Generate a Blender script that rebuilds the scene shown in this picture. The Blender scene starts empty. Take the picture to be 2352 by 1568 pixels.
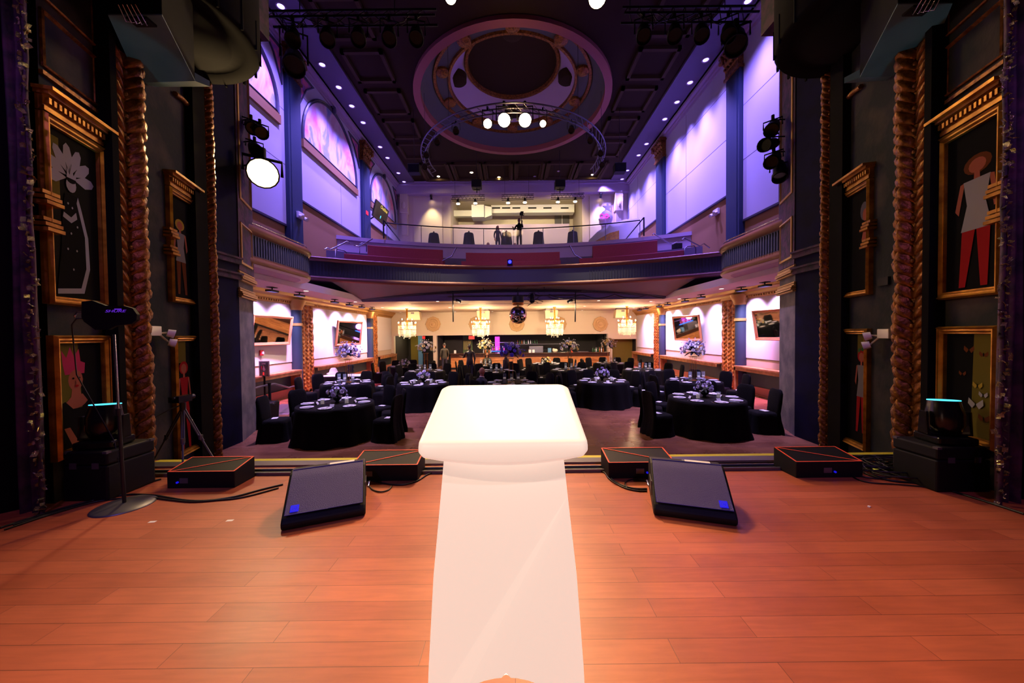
import bpy, bmesh, math, random
from mathutils import Vector, Matrix, Euler
random.seed(7)
SC = bpy.context.scene
COL = SC.collection
PI = math.pi

# ------------------------------------------------------------------ camera
H = 1.45            # eye height above the stage floor; hall floor lies 0.8 m lower
F = 800.0           # focal length in pixels of a 2352 px wide picture
cam_d = bpy.data.cameras.new('camera')
cam_d.sensor_width = 36.0
cam_d.lens = 36.0 * F / 2352.0
cam_d.clip_start = 0.05
cam_d.clip_end = 200
cam = bpy.data.objects.new('camera', cam_d)
COL.objects.link(cam)
RC = Euler((math.radians(90 - 1.15), 0, 0)).to_matrix() @ Matrix.Rotation(math.radians(-0.6), 3, 'Z')
cam.matrix_world = Matrix.Translation((0, 0, H)) @ RC.to_4x4()
SC.camera = cam

# ------------------------------------------------------------------ world, exposure
w = bpy.data.worlds.new('world'); SC.world = w; w.use_nodes = True
w.node_tree.nodes['Background'].inputs[0].default_value = (0.35, 0.28, 0.6, 1)
w.node_tree.nodes['Background'].inputs[1].default_value = 0.012
SC.view_settings.view_transform = 'Standard'
SC.view_settings.look = 'None'
SC.view_settings.exposure = 0.0
SC.view_settings.gamma = 1.0
SC.view_settings.use_curve_mapping = False
SC.cycles.max_bounces = 5
SC.cycles.diffuse_bounces = 3
SC.cycles.glossy_bounces = 3
SC.cycles.transmission_bounces = 4
SC.cycles.transparent_max_bounces = 6
SC.cycles.caustics_reflective = False
SC.cycles.caustics_refractive = False
SC.cycles.sample_clamp_indirect = 4.0
SC.cycles.use_denoising = True

def lin(c):
    return tuple((v / 255 / 12.92) if v / 255 <= 0.04045 else ((v / 255 + 0.055) / 1.055) ** 2.4 for v in c)

def lamp(name, kind, loc, power, color, target=None, angle=60, blend=0.5, radius=0.05, size=None, parent=None):
    d = bpy.data.lights.new(name, kind)
    d.energy = power; d.color = color
    if kind == 'SPOT':
        d.spot_size = math.radians(angle); d.spot_blend = blend; d.shadow_soft_size = radius
    elif kind == 'POINT':
        d.shadow_soft_size = radius
    elif kind == 'AREA':
        d.shape = 'RECTANGLE'; d.size, d.size_y = size
    o = bpy.data.objects.new(name, d)
    COL.objects.link(o)
    o.location = loc
    if target is not None:
        dv = Vector(target) - Vector(loc)
        o.rotation_euler = dv.to_track_quat('-Z', 'Y').to_euler()
    if parent is not None:
        o.parent = parent
        o.location = Vector(loc) - parent.location
    return o

WARM = (1.0, 0.62, 0.30)
AMBER = (1.0, 0.58, 0.27)
VIOLET = (0.36, 0.22, 1.0)
def text_mesh(name, body, size, m, parent, M4, shear=0.0, align='LEFT', extrude=.001):
    fc = bpy.data.curves.new('t', 'FONT'); fc.body = body; fc.size = size; fc.extrude = extrude; fc.shear = shear; fc.align_x = align
    fo = bpy.data.objects.new('t', fc); COL.objects.link(fo)
    dg = bpy.context.evaluated_depsgraph_get(); dg.update()
    me = bpy.data.meshes.new_from_object(fo.evaluated_get(dg)); bpy.data.objects.remove(fo)
    me.name = name; me.materials.clear(); me.materials.append(m)
    o = bpy.data.objects.new(name, me); COL.objects.link(o); o.parent = parent; o.matrix_local = M4
    return o
PINKW = (0.95, 0.62, 1.0)
MAGENTA = (1.0, 0.22, 0.85)

lamp('added_front_violet_light', 'SPOT', (-0.9, -2.5, 6.5), 2300, (0.42, 0.26, 1.0), (-2.5, 16.0, 2.6), 36, 1.0, 0.15)  # two unseen violet spots added to brighten the fascia and front tables
lamp('added_front_violet_light', 'SPOT', (1.1, -2.5, 6.5), 2300, (0.42, 0.26, 1.0), (2.7, 16.0, 2.6), 36, 1.0, 0.15)
# warm key lights of the front truss (their fixtures are built further down)
KEYS = [(-0.62, 13.1, H + 8.05), (-0.14, 12.9, H + 8.05), (0.42, 12.9, H + 8.05), (0.98, 13.1, H + 8.05)]
for i, k in enumerate(KEYS):
    lamp('truss_key_light', 'SPOT', (k[0], k[1] - 0.4, k[2] - 0.2), 2500, AMBER, (0.1 + (i - 1.5) * 0.6, 1.5, 0), 27, 1.0, 0.09)
# front pipe lights at the top edge of the picture
for x, t in ((-1.45, -1.2), (2.0, 0.8)):
    lamp('front_pipe_light', 'SPOT', (x, 8.2, H + 7.75), 560, WARM, (t, 1.8, 0), 46, 0.6, 0.12)
# added fills without fixtures, then the box boom light that shines at the stage
lamp('truss_spill_light', 'POINT', (0.15, 12.9, H + 7.5), 260, (1.0, 0.62, 0.30), radius=0.3)  # added point light that stands in for spill from the truss lamps
for x in (-4.5, 4.8): lamp('added_hall_violet_light', 'SPOT', (x, 9.0, H + 7.2), 6500, (0.58, 0.44, 1.0), (x * 1.02, 10.2, -0.8), 56, 1.0, 0.15)  # added violet spots above the front tables, the fixtures nearby are unlit
for x in (-2.6, 2.9): lamp('added_warm_table_light', 'SPOT', (x, 13.4, H + 7.9), 3600, (1.0, 0.80, 0.55), (x * 1.25, 14.2, -0.1), 46, 1.0, 0.1)  # added warm spots without fixtures, to brighten the flowers
for x, tx in ((-0.8, -2.7), (1.1, 2.75)): lamp('added_floor_pool_light', 'SPOT', (x, 13.0, H + 7.9), 3400, (1.0, 0.72, 0.42), (tx, 8.7, -0.8), 11, 0.8, 0.1)  # added narrow spots that make the warm patches on the hall floor
lamp('box_boom_light', 'SPOT', (-4.95, 6.9, H + 3.34), 380, (1.0, 0.7, 0.4), (0.6, 1.9, 0.4), 55, 0.5, 0.08)
# blue and violet stage wash hung behind the camera
lamp('stage_wash_light', 'SPOT', (-2.0, -2.6, 6.2), 520, (0.30, 0.22, 1.0), (-1.9, 3.0, 0), 30, 0.8, 0.1)
lamp('stage_wash_light', 'SPOT', (2.2, -2.6, 6.2), 520, (0.36, 0.22, 1.0), (1.9, 3.0, 0), 30, 0.8, 0.1)
lamp('added_side_wash_light', 'SPOT', (-2.4, 0.2, 5.2), 150, (0.5, 0.18, 1.0), (-4.5, 2.9, 2.0), 60, 0.8, 0.1)  # two unseen spots added to brighten the purple curtain edges
lamp('added_side_wash_light', 'SPOT', (2.6, 0.2, 5.2), 150, (0.5, 0.18, 1.0), (4.6, 2.9, 1.6), 60, 0.8, 0.1)
lamp('unseen_portal_light', 'SPOT', (-0.4, 1.2, 5.6), 40, (1.0, 0.66, 0.36), (-4.6, 4.0, 0.9), 62, 0.9, 0.2)  # two unseen warm spots that brighten the portal walls
lamp('unseen_portal_light', 'SPOT', (0.7, 1.2, 5.6), 26, (1.0, 0.66, 0.40), (4.8, 4.0, 0.9), 62, 0.9, 0.2)

lamp('lectern_special_light', 'SPOT', (-2.6, -2.2, 4.8), 420, (1.0, 0.74, 0.52), (-0.05, 1.42, 0.6), 15, 0.5, 0.06)
lamp('lectern_special_light', 'SPOT', (1.9, -2.4, 5.4), 300, (1.0, 0.66, 0.70), (-0.02, 1.42, 0.5), 15, 0.5, 0.06)

# ------------------------------------------------------------------ helpers
def at(px, py, Y=None, X=None, Z=None):
    """the point of the place that shows at a pixel of the photograph, on a known plane"""
    d = RC @ Vector(((px - 1176) / F, -(py - 784) / F, -1.0))
    if Y is not None: t = Y / d.y
    elif X is not None: t = X / d.x
    else: t = (Z - H) / d.z
    return Vector((d.x * t, d.y * t, H + d.z * t))

class MB:
    def __init__(s): s.v = []; s.f = []; s.m = []; s.s = []
    def add(s, pts, faces, mi=0, sm=False):
        b = len(s.v)
        s.v += [tuple(p) for p in pts]
        for f in faces:
            s.f.append(tuple(b + i for i in f)); s.m.append(mi); s.s.append(sm)
        return s
    def quad(s, a, b, c, d, mi=0): return s.add([a, b, c, d], [(0, 1, 2, 3)], mi)
    def poly(s, pts, mi=0): return s.add(pts, [tuple(range(len(pts)))], mi)
    def pbox(s, o, a, b, c, mi=0):
        o, a, b, c = Vector(o), Vector(a), Vector(b), Vector(c)
        P = [o, o + a, o + a + b, o + b, o + c, o + a + c, o + a + b + c, o + b + c]
        return s.add(P, [(0, 3, 2, 1), (4, 5, 6, 7), (0, 1, 5, 4), (1, 2, 6, 5), (2, 3, 7, 6), (3, 0, 4, 7)], mi)
    def box(s, x0, x1, y0, y1, z0, z1, mi=0):
        return s.pbox((x0, y0, z0), (x1 - x0, 0, 0), (0, y1 - y0, 0), (0, 0, z1 - z0), mi)
    def prism(s, poly, f0, mi=0, t0=0.0, t1=1.0):
        n = len(poly)
        P = [f0(a, b, t0) for a, b in poly] + [f0(a, b, t1) for a, b in poly]
        F_ = [tuple(range(n - 1, -1, -1)), tuple(range(n, 2 * n))] + [(i, (i + 1) % n, n + (i + 1) % n, n + i) for i in range(n)]
        return s.add(P, F_, mi)
    def loops(s, loops, mi=0, sm=False, closed=True, cap0=False, cap1=False):
        n = len(loops[0]); P = []; Fc = []
        for l in loops: P += list(l)
        for k in range(len(loops) - 1):
            for i in range(n if closed else n - 1):
                j = (i + 1) % n
                Fc.append((k * n + i, k * n + j, (k + 1) * n + j, (k + 1) * n + i))
        s.add(P, Fc, mi, sm)
        if cap0: s.poly(list(loops[0])[::-1], mi)
        if cap1: s.poly(list(loops[-1]), mi)
        return s
    def cyl(s, p0, p1, r0, r1=None, n=12, mi=0, caps=True, sm=True):
        p0, p1 = Vector(p0), Vector(p1); r1 = r0 if r1 is None else r1
        ax = (p1 - p0).normalized()
        u = ax.orthogonal().normalized(); v = ax.cross(u)
        L = [[p + (u * math.cos(2 * PI * i / n) + v * math.sin(2 * PI * i / n)) * r for i in range(n)] for p, r in ((p0, r0), (p1, r1))]
        return s.loops(L, mi, sm, True, caps, caps)
    def lathe(s, prof, c=(0, 0, 0), n=24, mi=0, sm=True, ax=None, caps=False):
        c = Vector(c)
        if ax is None: u, v, a = Vector((1, 0, 0)), Vector((0, 1, 0)), Vector((0, 0, 1))
        else:
            a = Vector(ax).normalized(); u = a.orthogonal().normalized(); v = a.cross(u)
        L = [[c + a * z + (u * math.cos(2 * PI * i / n) + v * math.sin(2 * PI * i / n)) * r for i in range(n)] for r, z in prof]
        return s.loops(L, mi, sm, True, caps, caps)
    def tube(s, pts, r, n=8, mi=0, closed=False):
        pts = [Vector(p) for p in pts]; L = []
        for i, p in enumerate(pts):
            a = pts[(i + 1) % len(pts)] if (closed or i < len(pts) - 1) else p
            b = pts[i - 1] if (closed or i > 0) else p
            t = (a - b).normalized()
            up = Vector((0, 0, 1)) if abs(t.z) < 0.93 else Vector((0, 1, 0))
            u = t.cross(up).normalized(); v = u.cross(t)
            rr = r[i] if isinstance(r, (list, tuple)) else r
            L.append([p + (u * math.cos(2 * PI * k / n) + v * math.sin(2 * PI * k / n)) * rr for k in range(n)])
        if closed: L.append(L[0])
        return s.loops(L, mi, True, True, not closed, not closed)
    def sph(s, c, r, nu=12, nv=8, mi=0):
        c = Vector(c); r = (r, r, r) if not isinstance(r, (tuple, list)) else r
        L = []
        for j in range(1, nv):
            t = PI * j / nv
            L.append([c + Vector((r[0] * math.sin(t) * math.cos(2 * PI * i / nu), r[1] * math.sin(t) * math.sin(2 * PI * i / nu), r[2] * math.cos(t))) for i in range(nu)])
        return s.loops(L, mi, True, True, True, True)
    def grid(s, fn, nu, nv, mi=0, sm=True):
        P = [fn(i / nu, j / nv) for j in range(nv + 1) for i in range(nu + 1)]
        Fc = [(j * (nu + 1) + i, j * (nu + 1) + i + 1, (j + 1) * (nu + 1) + i + 1, (j + 1) * (nu + 1) + i) for j in range(nv) for i in range(nu)]
        return s.add(P, Fc, mi, sm)
    def xf(s, M, start=0):
        for i in range(start, len(s.v)): s.v[i] = tuple(M @ Vector(s.v[i]))
        return s
    def mesh(s, name, mats):
        me = bpy.data.meshes.new(name)
        me.from_pydata(s.v, [], s.f)
        for m in (mats if isinstance(mats, (list, tuple)) else [mats]): me.materials.append(m)
        me.polygons.foreach_set('material_index', s.m)
        me.polygons.foreach_set('use_smooth', s.s)
        bm = bmesh.new(); bm.from_mesh(me)
        bmesh.ops.recalc_face_normals(bm, faces=bm.faces)
        bm.to_mesh(me); bm.free(); me.update()
        return me
    def build(s, name, mats, parent=None, loc=None, rot=None, bevel=0, sub=0):
        o = bpy.data.objects.new(name, s.mesh(name, mats)); COL.objects.link(o)
        if parent is not None: o.parent = parent
        if loc is not None: o.location = loc
        if rot is not None: o.rotation_euler = rot
        if bevel:
            b = o.modifiers.new('bevel', 'BEVEL'); b.width = bevel; b.segments = 2; b.limit_method = 'ANGLE'; b.angle_limit = math.radians(40)
        if sub:
            b = o.modifiers.new('sub', 'SUBSURF'); b.levels = sub; b.render_levels = sub
        return o

def tag(o, label, cat, group=None, kind=None):
    o['label'] = label; o['category'] = cat
    if group: o['group'] = group
    if kind: o['kind'] = kind
    return o
def thing(name, label, cat, loc=(0, 0, 0), rz=0.0, group=None, rot=None):
    o = bpy.data.objects.new(name, None); COL.objects.link(o)
    o.location = loc; o.rotation_euler = rot if rot is not None else (0, 0, rz)
    o.empty_display_size = 0.1
    return tag(o, label, cat, group)
def struct(mb, name, mats, label=None, **k):
    o = mb.build(name, mats, **k); o['kind'] = 'structure'
    if label: o['label'] = label
    return o
KIDS = {}
def dup(root, loc=None, rz=None, label=None, group=None, rot=None):
    r = root.copy(); COL.objects.link(r)
    if loc is not None: r.location = loc
    if rz is not None: r.rotation_euler = (0, 0, rz)
    if rot is not None: r.rotation_euler = rot
    if label: r['label'] = label
    if group: r['group'] = group
    if root.name not in KIDS: KIDS[root.name] = [(c, list(c.children)) for c in root.children]
    for ch, gs in KIDS[root.name]:
        if ch.type == 'LIGHT': continue
        c = ch.copy(); COL.objects.link(c); c.parent = r
        for g in gs:
            d = g.copy(); COL.objects.link(d); d.parent = c
    return r

class Wall:
    """vertical plane: u runs along it, d stands off it into the room, z is up"""
    def __init__(s, p0, dr, n):
        s.p = Vector((p0[0], p0[1], 0)); s.u = Vector((dr[0], dr[1], 0)).normalized(); s.n = Vector((n[0], n[1], 0)).normalized()
    def pt(s, u, d, z): return s.p + s.u * u + s.n * d + Vector((0, 0, z))
    def box(s, mb, u0, u1, d0, d1, z0, z1, mi=0):
        return mb.pbox(s.pt(u0, d0, z0), s.u * (u1 - u0), s.n * (d1 - d0), (0, 0, z1 - z0), mi)
    def ring(s, mb, u0, u1, z0, z1, prof, mi=0, sm=False):
        L = []
        for ins, d in prof:
            L.append([s.pt(u0 + ins, d, z0 + ins), s.pt(u1 - ins, d, z0 + ins), s.pt(u1 - ins, d, z1 - ins), s.pt(u0 + ins, d, z1 - ins)])
        return mb.loops(L, mi, sm)
    def hit(s, px, py):
        d = RC @ Vector(((px - 1176) / F, -(py - 784) / F, -1.0))
        nn = s.n; t = nn.dot(s.p) / nn.dot(d)
        q = d * t
        return (q - s.p).dot(s.u), H + q.z

# ------------------------------------------------------------------ materials
def mat(name, col, rough=0.6, metal=0.0, noise=None, bump=None, spec=None, emit=None, es=0.0, alpha=None, coat=0.0):
    m = bpy.data.materials.new(name); m.use_nodes = True
    nt = m.node_tree; b = nt.nodes['Principled BSDF']
    c = (*lin(col), 1)
    b.inputs['Base Color'].default_value = c
    b.inputs['Roughness'].default_value = rough
    b.inputs['Metallic'].default_value = metal
    if spec is not None: b.inputs['Specular IOR Level'].default_value = spec
    if coat: b.inputs['Coat Weight'].default_value = coat
    if emit is not None:
        b.inputs['Emission Color'].default_value = (*lin(emit), 1); b.inputs['Emission Strength'].default_value = es
    if alpha is not None: b.inputs['Alpha'].default_value = alpha
    tc = None
    if noise or bump:
        tc = nt.nodes.new('ShaderNodeTexCoord')
    if noise:
        sc, c2, lo, hi = noise
        n = nt.nodes.new('ShaderNodeTexNoise'); n.inputs['Scale'].default_value = sc; n.inputs['Detail'].default_value = 5
        nt.links.new(tc.outputs['Object'], n.inputs['Vector'])
        r = nt.nodes.new('ShaderNodeValToRGB')
        r.color_ramp.elements[0].position = lo; r.color_ramp.elements[0].color = c
        r.color_ramp.elements[1].position = hi; r.color_ramp.elements[1].color = (*lin(c2), 1)
        nt.links.new(n.outputs['Fac'], r.inputs['Fac']); nt.links.new(r.outputs['Color'], b.inputs['Base Color'])
    if bump:
        sc, st = bump
        n = nt.nodes.new('ShaderNodeTexNoise'); n.inputs['Scale'].default_value = sc; n.inputs['Detail'].default_value = 3
        nt.links.new(tc.outputs['Object'], n.inputs['Vector'])
        bp = nt.nodes.new('ShaderNodeBump'); bp.inputs['Strength'].default_value = st; bp.inputs['Distance'].default_value = 0.02
        nt.links.new(n.outputs['Fac'], bp.inputs['Height']); nt.links.new(bp.outputs['Normal'], b.inputs['Normal'])
    return m

def plank_mat(name, cols, length, width, rough, gloss_noise=0.12, grain=0.5, mortar=(20, 8, 4), rotate=0.0, upright=False):
    m = bpy.data.materials.new(name); m.use_nodes = True
    nt = m.node_tree; N = nt.nodes; L = nt.links; b = N['Principled BSDF']
    tc = N.new('ShaderNodeTexCoord')
    mp = N.new('ShaderNodeMapping'); mp.inputs['Rotation'].default_value = (-PI / 2 if upright else 0, 0, rotate); L.new(tc.outputs['Object'], mp.inputs['Vector'])
    br = N.new('ShaderNodeTexBrick')
    br.inputs['Scale'].default_value = 1.0; br.inputs['Brick Width'].default_value = length; br.inputs['Row Height'].default_value = width
    br.inputs['Mortar Size'].default_value = 0.0016; br.inputs['Mortar Smooth'].default_value = 0.3; br.inputs['Bias'].default_value = 0.0
    br.inputs['Color1'].default_value = (*lin(cols[0]), 1); br.inputs['Color2'].default_value = (*lin(cols[1]), 1); br.inputs['Mortar'].default_value = (*lin(mortar), 1)
    br.offset = 0.37; br.offset_frequency = 2
    L.new(mp.outputs['Vector'], br.inputs['Vector'])
    m2 = N.new('ShaderNodeMapping'); m2.inputs['Scale'].default_value = (2.2, 26, 1); L.new(mp.outputs['Vector'], m2.inputs['Vector'])
    ng = N.new('ShaderNodeTexNoise'); ng.inputs['Scale'].default_value = 1.6; ng.inputs['Detail'].default_value = 7; ng.inputs['Distortion'].default_value = 0.6
    L.new(m2.outputs['Vector'], ng.inputs['Vector'])
    r = N.new('ShaderNodeValToRGB'); r.color_ramp.elements[0].position = 0.3; r.color_ramp.elements[0].color = (1 - grain, 1 - grain, 1 - grain, 1)
    r.color_ramp.elements[1].position = 0.62; r.color_ramp.elements[1].color = (1, 1, 1, 1); L.new(ng.outputs['Fac'], r.inputs['Fac'])
    mx = N.new('ShaderNodeMix'); mx.data_type = 'RGBA'; mx.blend_type = 'MULTIPLY'; mx.inputs['Factor'].default_value = 1.0
    L.new(br.outputs['Color'], mx.inputs['A']); L.new(r.outputs['Color'], mx.inputs['B'])
    # worn, scuffed patches
    nw = N.new('ShaderNodeTexNoise'); nw.inputs['Scale'].default_value = 1.3; nw.inputs['Detail'].default_value = 6; L.new(tc.outputs['Object'], nw.inputs['Vector'])
    r2 = N.new('ShaderNodeValToRGB'); r2.color_ramp.elements[0].position = 0.35; r2.color_ramp.elements[0].color = (0.78, 0.74, 0.72, 1)
    r2.color_ramp.elements[1].position = 0.65; r2.color_ramp.elements[1].color = (1.08, 1.05, 1.02, 1); L.new(nw.outputs['Fac'], r2.inputs['Fac'])
    mx2 = N.new('ShaderNodeMix'); mx2.data_type = 'RGBA'; mx2.blend_type = 'MULTIPLY'; mx2.inputs['Factor'].default_value = 1.0
    L.new(mx.outputs['Result'], mx2.inputs['A']); L.new(r2.outputs['Color'], mx2.inputs['B'])
    L.new(mx2.outputs['Result'], b.inputs['Base Color'])
    mr = N.new('ShaderNodeMapRange'); mr.inputs['To Min'].default_value = rough - gloss_noise; mr.inputs['To Max'].default_value = rough + gloss_noise
    L.new(nw.outputs['Fac'], mr.inputs['Value']); L.new(mr.outputs['Result'], b.inputs['Roughness'])
    bp = N.new('ShaderNodeBump'); bp.inputs['Strength'].default_value = 0.15; bp.inputs['Distance'].default_value = 0.004
    L.new(br.outputs['Fac'], bp.inputs['Height']); bp.invert = True; L.new(bp.outputs['Normal'], b.inputs['Normal'])
    return m

def mural_mat():
    m = bpy.data.materials.new('mural_paint'); m.use_nodes = True
    nt = m.node_tree; N = nt.nodes; L = nt.links; b = N['Principled BSDF']; b.inputs['Roughness'].default_value = 0.85
    tc = N.new('ShaderNodeTexCoord'); mp = N.new('ShaderNodeMapping'); mp.inputs['Scale'].default_value = (1, 0.8, 0.45); L.new(tc.outputs['Object'], mp.inputs['Vector'])
    n = N.new('ShaderNodeTexNoise'); n.inputs['Scale'].default_value = 1.1; n.inputs['Detail'].default_value = 6; n.inputs['Distortion'].default_value = 1.2
    L.new(mp.outputs['Vector'], n.inputs['Vector'])
    r = N.new('ShaderNodeValToRGB'); cr = r.color_ramp
    cols = [(0.2, (110, 150, 205)), (0.40, (150, 160, 215)), (0.48, (225, 205, 225)), (0.56, (215, 180, 205)), (0.66, (230, 120, 160)), (0.78, (240, 220, 210))]
    cr.elements[0].position, cr.elements[0].color = cols[0][0], (*lin(cols[0][1]), 1)
    cr.elements[1].position, cr.elements[1].color = cols[-1][0], (*lin(cols[-1][1]), 1)
    for p, c in cols[1:-1]:
        e = cr.elements.new(p); e.color = (*lin(c), 1)
    L.new(n.outputs['Fac'], r.inputs['Fac']); L.new(r.outputs['Color'], b.inputs['Base Color'])
    return m

def emit_mat(name, col, st):
    m = bpy.data.materials.new(name); m.use_nodes = True
    nt = m.node_tree; nt.nodes.remove(nt.nodes['Principled BSDF'])
    e = nt.nodes.new('ShaderNodeEmission'); e.inputs[0].default_value = (*lin(col), 1); e.inputs[1].default_value = st
    nt.links.new(e.outputs[0], nt.nodes['Material Output'].inputs[0])
    return m

M = dict(
    stage=plank_mat('stage_planks', [(190, 102, 66), (172, 86, 54)], 1.15, 0.125, 0.45, grain=0.16, mortar=(110, 52, 34)),
    hall=plank_mat('hall_planks', [(150, 98, 76), (132, 84, 64)], 1.2, 0.15, 0.28, grain=0.25),
    black=mat('black_paint', (13, 12, 13), 0.6, spec=0.25),
    blackgloss=mat('black_gloss', (12, 12, 14), 0.22),
    blackcloth=mat('black_cloth', (8, 6, 7), 0.85, spec=0.15, bump=(60, 0.3)),
    drape=mat('black_drape', (9, 7, 10), 0.95, spec=0.1),
    velvet=mat('purple_velvet', (70, 30, 60), 0.7, noise=(6, (24, 10, 30), 0.4, 0.6), bump=(12, 0.6)),
    glitter=mat('glitter_garland', (200, 190, 150), 0.15, 1.0, bump=(160, 1.0)),
    plaster=mat('dark_plaster', (34, 38, 40), 0.85, spec=0.2, noise=(2.2, (70, 62, 58), 0.46, 0.72), bump=(20, 0.2)),
    plaster2=mat('grey_plaster', (84, 82, 80), 0.8, noise=(3.0, (120, 112, 105), 0.4, 0.68), bump=(20, 0.2)),
    navy=mat('navy_paint', (11, 10, 36), 0.8, spec=0.15, noise=(3, (15, 13, 50), 0.4, 0.6)),
    gold=mat('gilt', (196, 140, 52), 0.38, 0.75, noise=(9, (150, 96, 30), 0.4, 0.65)),
    golddim=mat('old_gilt', (150, 96, 38), 0.45, 0.6, noise=(14, (92, 52, 18), 0.4, 0.65), bump=(30, 0.5)),
    goldtrim=mat('gold_paint', (186, 146, 86), 0.45, 0.35),
    white=mat('white_paint', (226, 222, 226), 0.7),
    sidesoffit=mat('soffit_white', (232, 216, 238), 0.7),
    wallup=mat('upper_wall_paint', (190, 188, 206), 0.75, bump=(3, 0.1)),
    brownwall=mat('brown_wall_paint', (148, 108, 62), 0.75),
    beige=mat('beige_wall_paint', (214, 196, 178), 0.7),
    cream=mat('cream_paint', (222, 208, 190), 0.65),
    bluepil=mat('blue_paint', (26, 46, 72), 0.65),
    teal=mat('teal_wainscot', (46, 72, 78), 0.5),
    wood=mat('ledge_wood', (186, 136, 92), 0.45, noise=(5, (158, 108, 66), 0.4, 0.6)),
    pinkwood=mat('skirting_wood', (196, 130, 110), 0.5),
    ceil=mat('dark_ceiling', (46, 34, 20), 0.9, spec=0.1),
    canopy=mat('canopy_black', (10, 8, 10), 0.9, spec=0.1),
    ceil2=mat('coffer_paint', (66, 52, 34), 0.85, spec=0.1),
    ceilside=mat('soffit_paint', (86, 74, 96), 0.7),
    pinkring=mat('rose_paint', (140, 78, 66), 0.7),
    tealring=mat('slate_paint', (70, 72, 72), 0.7),
    lilac=mat('lilac_paint', (170, 150, 176), 0.7),
    soffitgrey=mat('soffit_grey', (112, 108, 114), 0.75),
    rosette=mat('rosette_plaster', (206, 172, 130), 0.8),
    mural=mural_mat(),
    darkframe=mat('dark_moulding', (50, 48, 66), 0.5),
    pinkpanel=mat('rose_canvas', (220, 110, 140), 0.8, noise=(5, (150, 90, 160), 0.4, 0.6)),
    mirror=mat('mirror_glass', (235, 235, 240), 0.03, 1.0),
    frame=mat('picture_frame_wood', (216, 148, 100), 0.4, 0.25),
    curtain=mat('gold_brown_velvet', (190, 118, 50), 0.4, 0.2, noise=(9, (110, 52, 26), 0.42, 0.6)),
    red=mat('red_velvet', (150, 44, 64), 0.7, noise=(30, (140, 40, 60), 0.4, 0.6)),
    balfront=mat('balcony_slate', (40, 42, 56), 0.55),
    balgold=mat('balcony_gilt', (104, 60, 44), 0.45, 0.3),
    chrome=mat('chrome', (200, 200, 208), 0.18, 1.0),
    steel=mat('grey_steel', (110, 108, 116), 0.4, 0.7),
    glass=mat('clear_glass', (200, 215, 225), 0.05, 0.0, alpha=0.10),
    china=mat('white_china', (235, 232, 235), 0.25),
    linen=mat('white_linen', (232, 228, 232), 0.8),
    candle=mat('candle_wax', (240, 234, 226), 0.6, emit=(255, 230, 200), es=0.12),
    cream2=mat('cream_petals', (238, 226, 200), 0.7),
    lilacp=mat('lilac_petals', (206, 196, 228), 0.7),
    violetp=mat('violet_petals', (130, 105, 215), 0.7),
    yellowp=mat('yellow_petals', (236, 204, 120), 0.7),
    leaf=mat('leaf_green', (46, 62, 32), 0.6),
    darkleaf=mat('dark_leaf', (30, 30, 46), 0.5),
    orange=mat('orange_tape', (255, 96, 60), 0.6),
    yellow=mat('yellow_tape', (215, 205, 50), 0.6),
    bluelitgrille=mat('blue_lit_grille', (78, 70, 128), 0.7, bump=(220, 0.5)),  # blue stage light is tinted into the grille colour
    bluelogo=mat('blue_badge', (30, 30, 230), 0.4, emit=(30, 30, 255), es=0.6),
    tape=mat('white_tape', (235, 230, 225), 0.7),
    cable=mat('black_rubber', (14, 14, 16), 0.45),
    skin=mat('skin', (190, 130, 100), 0.55),
    skind=mat('dark_skin', (96, 58, 42), 0.55),
    hair=mat('dark_hair', (20, 14, 12), 0.5),
    leather=mat('dark_leather', (40, 36, 36), 0.32),
    suit=mat('navy_suit', (26, 24, 48), 0.7),
    olive=mat('olive_jacket', (52, 46, 34), 0.7),
    olivewall=mat('olive_wall', (130, 114, 40), 0.8),
    bluewall=mat('blue_wall', (90, 140, 180), 0.8),
    darkroom=mat('dark_interior', (40, 36, 32), 0.8),
    greenwall=mat('green_wall', (120, 150, 90), 0.8),
    barwood=plank_mat('bar_front_wood', [(206, 140, 78), (186, 118, 62)], 1.9, 0.12, 0.45, grain=0.3, mortar=(60, 30, 14), upright=True),
    bartop=mat('bar_top', (58, 34, 26), 0.25),
    box=mat('speaker_cream', (206, 190, 160), 0.6),
    duct=mat('duct_white', (225, 222, 215), 0.5),
    exitred=mat('exit_red', (255, 60, 60), 0.5, emit=(255, 40, 40), es=.8),
    alarmred=mat('alarm_red', (220, 40, 50), 0.5),
    screen=mat('screen_glass', (16, 14, 30), 0.12, emit=(40, 30, 70), es=0.12),
    yellowtext=mat('screen_text', (240, 220, 90), 0.5, emit=(240, 215, 80), es=1.0),
    cyan=mat('cyan_glow', (90, 220, 240), 0.4, emit=(70, 210, 240), es=1.6),
    cyanlitpanel=mat('cyan_lit_panel', (70, 112, 122), 0.5, noise=(2, (84, 124, 132), 0.4, 0.6)),  # cyan light from the moving heads is put into this colour
    purpletext=mat('violet_print', (130, 70, 240), 0.5, emit=(110, 50, 230), es=0.5),
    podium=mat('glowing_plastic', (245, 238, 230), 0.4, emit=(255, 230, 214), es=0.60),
    lampw=emit_mat('lamp_warm', (255, 225, 170), 60),
    lampkey=emit_mat('lamp_key', (255, 214, 150), 220),
    lampv=emit_mat('lamp_violet', (150, 130, 255), 5),
    lampdim=emit_mat('lamp_dim_violet', (170, 150, 255), .5),
    lampb=emit_mat('lamp_blue', (20, 20, 255), 20),
    bulb=emit_mat('bulb_warm', (255, 214, 160), 16),
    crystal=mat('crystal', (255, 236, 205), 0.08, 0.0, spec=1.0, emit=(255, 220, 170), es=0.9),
    pinkglow=emit_mat('bar_glow_pink', (240, 70, 230), 1.6),
    blueglow=emit_mat('bar_glow_blue', (70, 130, 255), 2.0),
)
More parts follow.
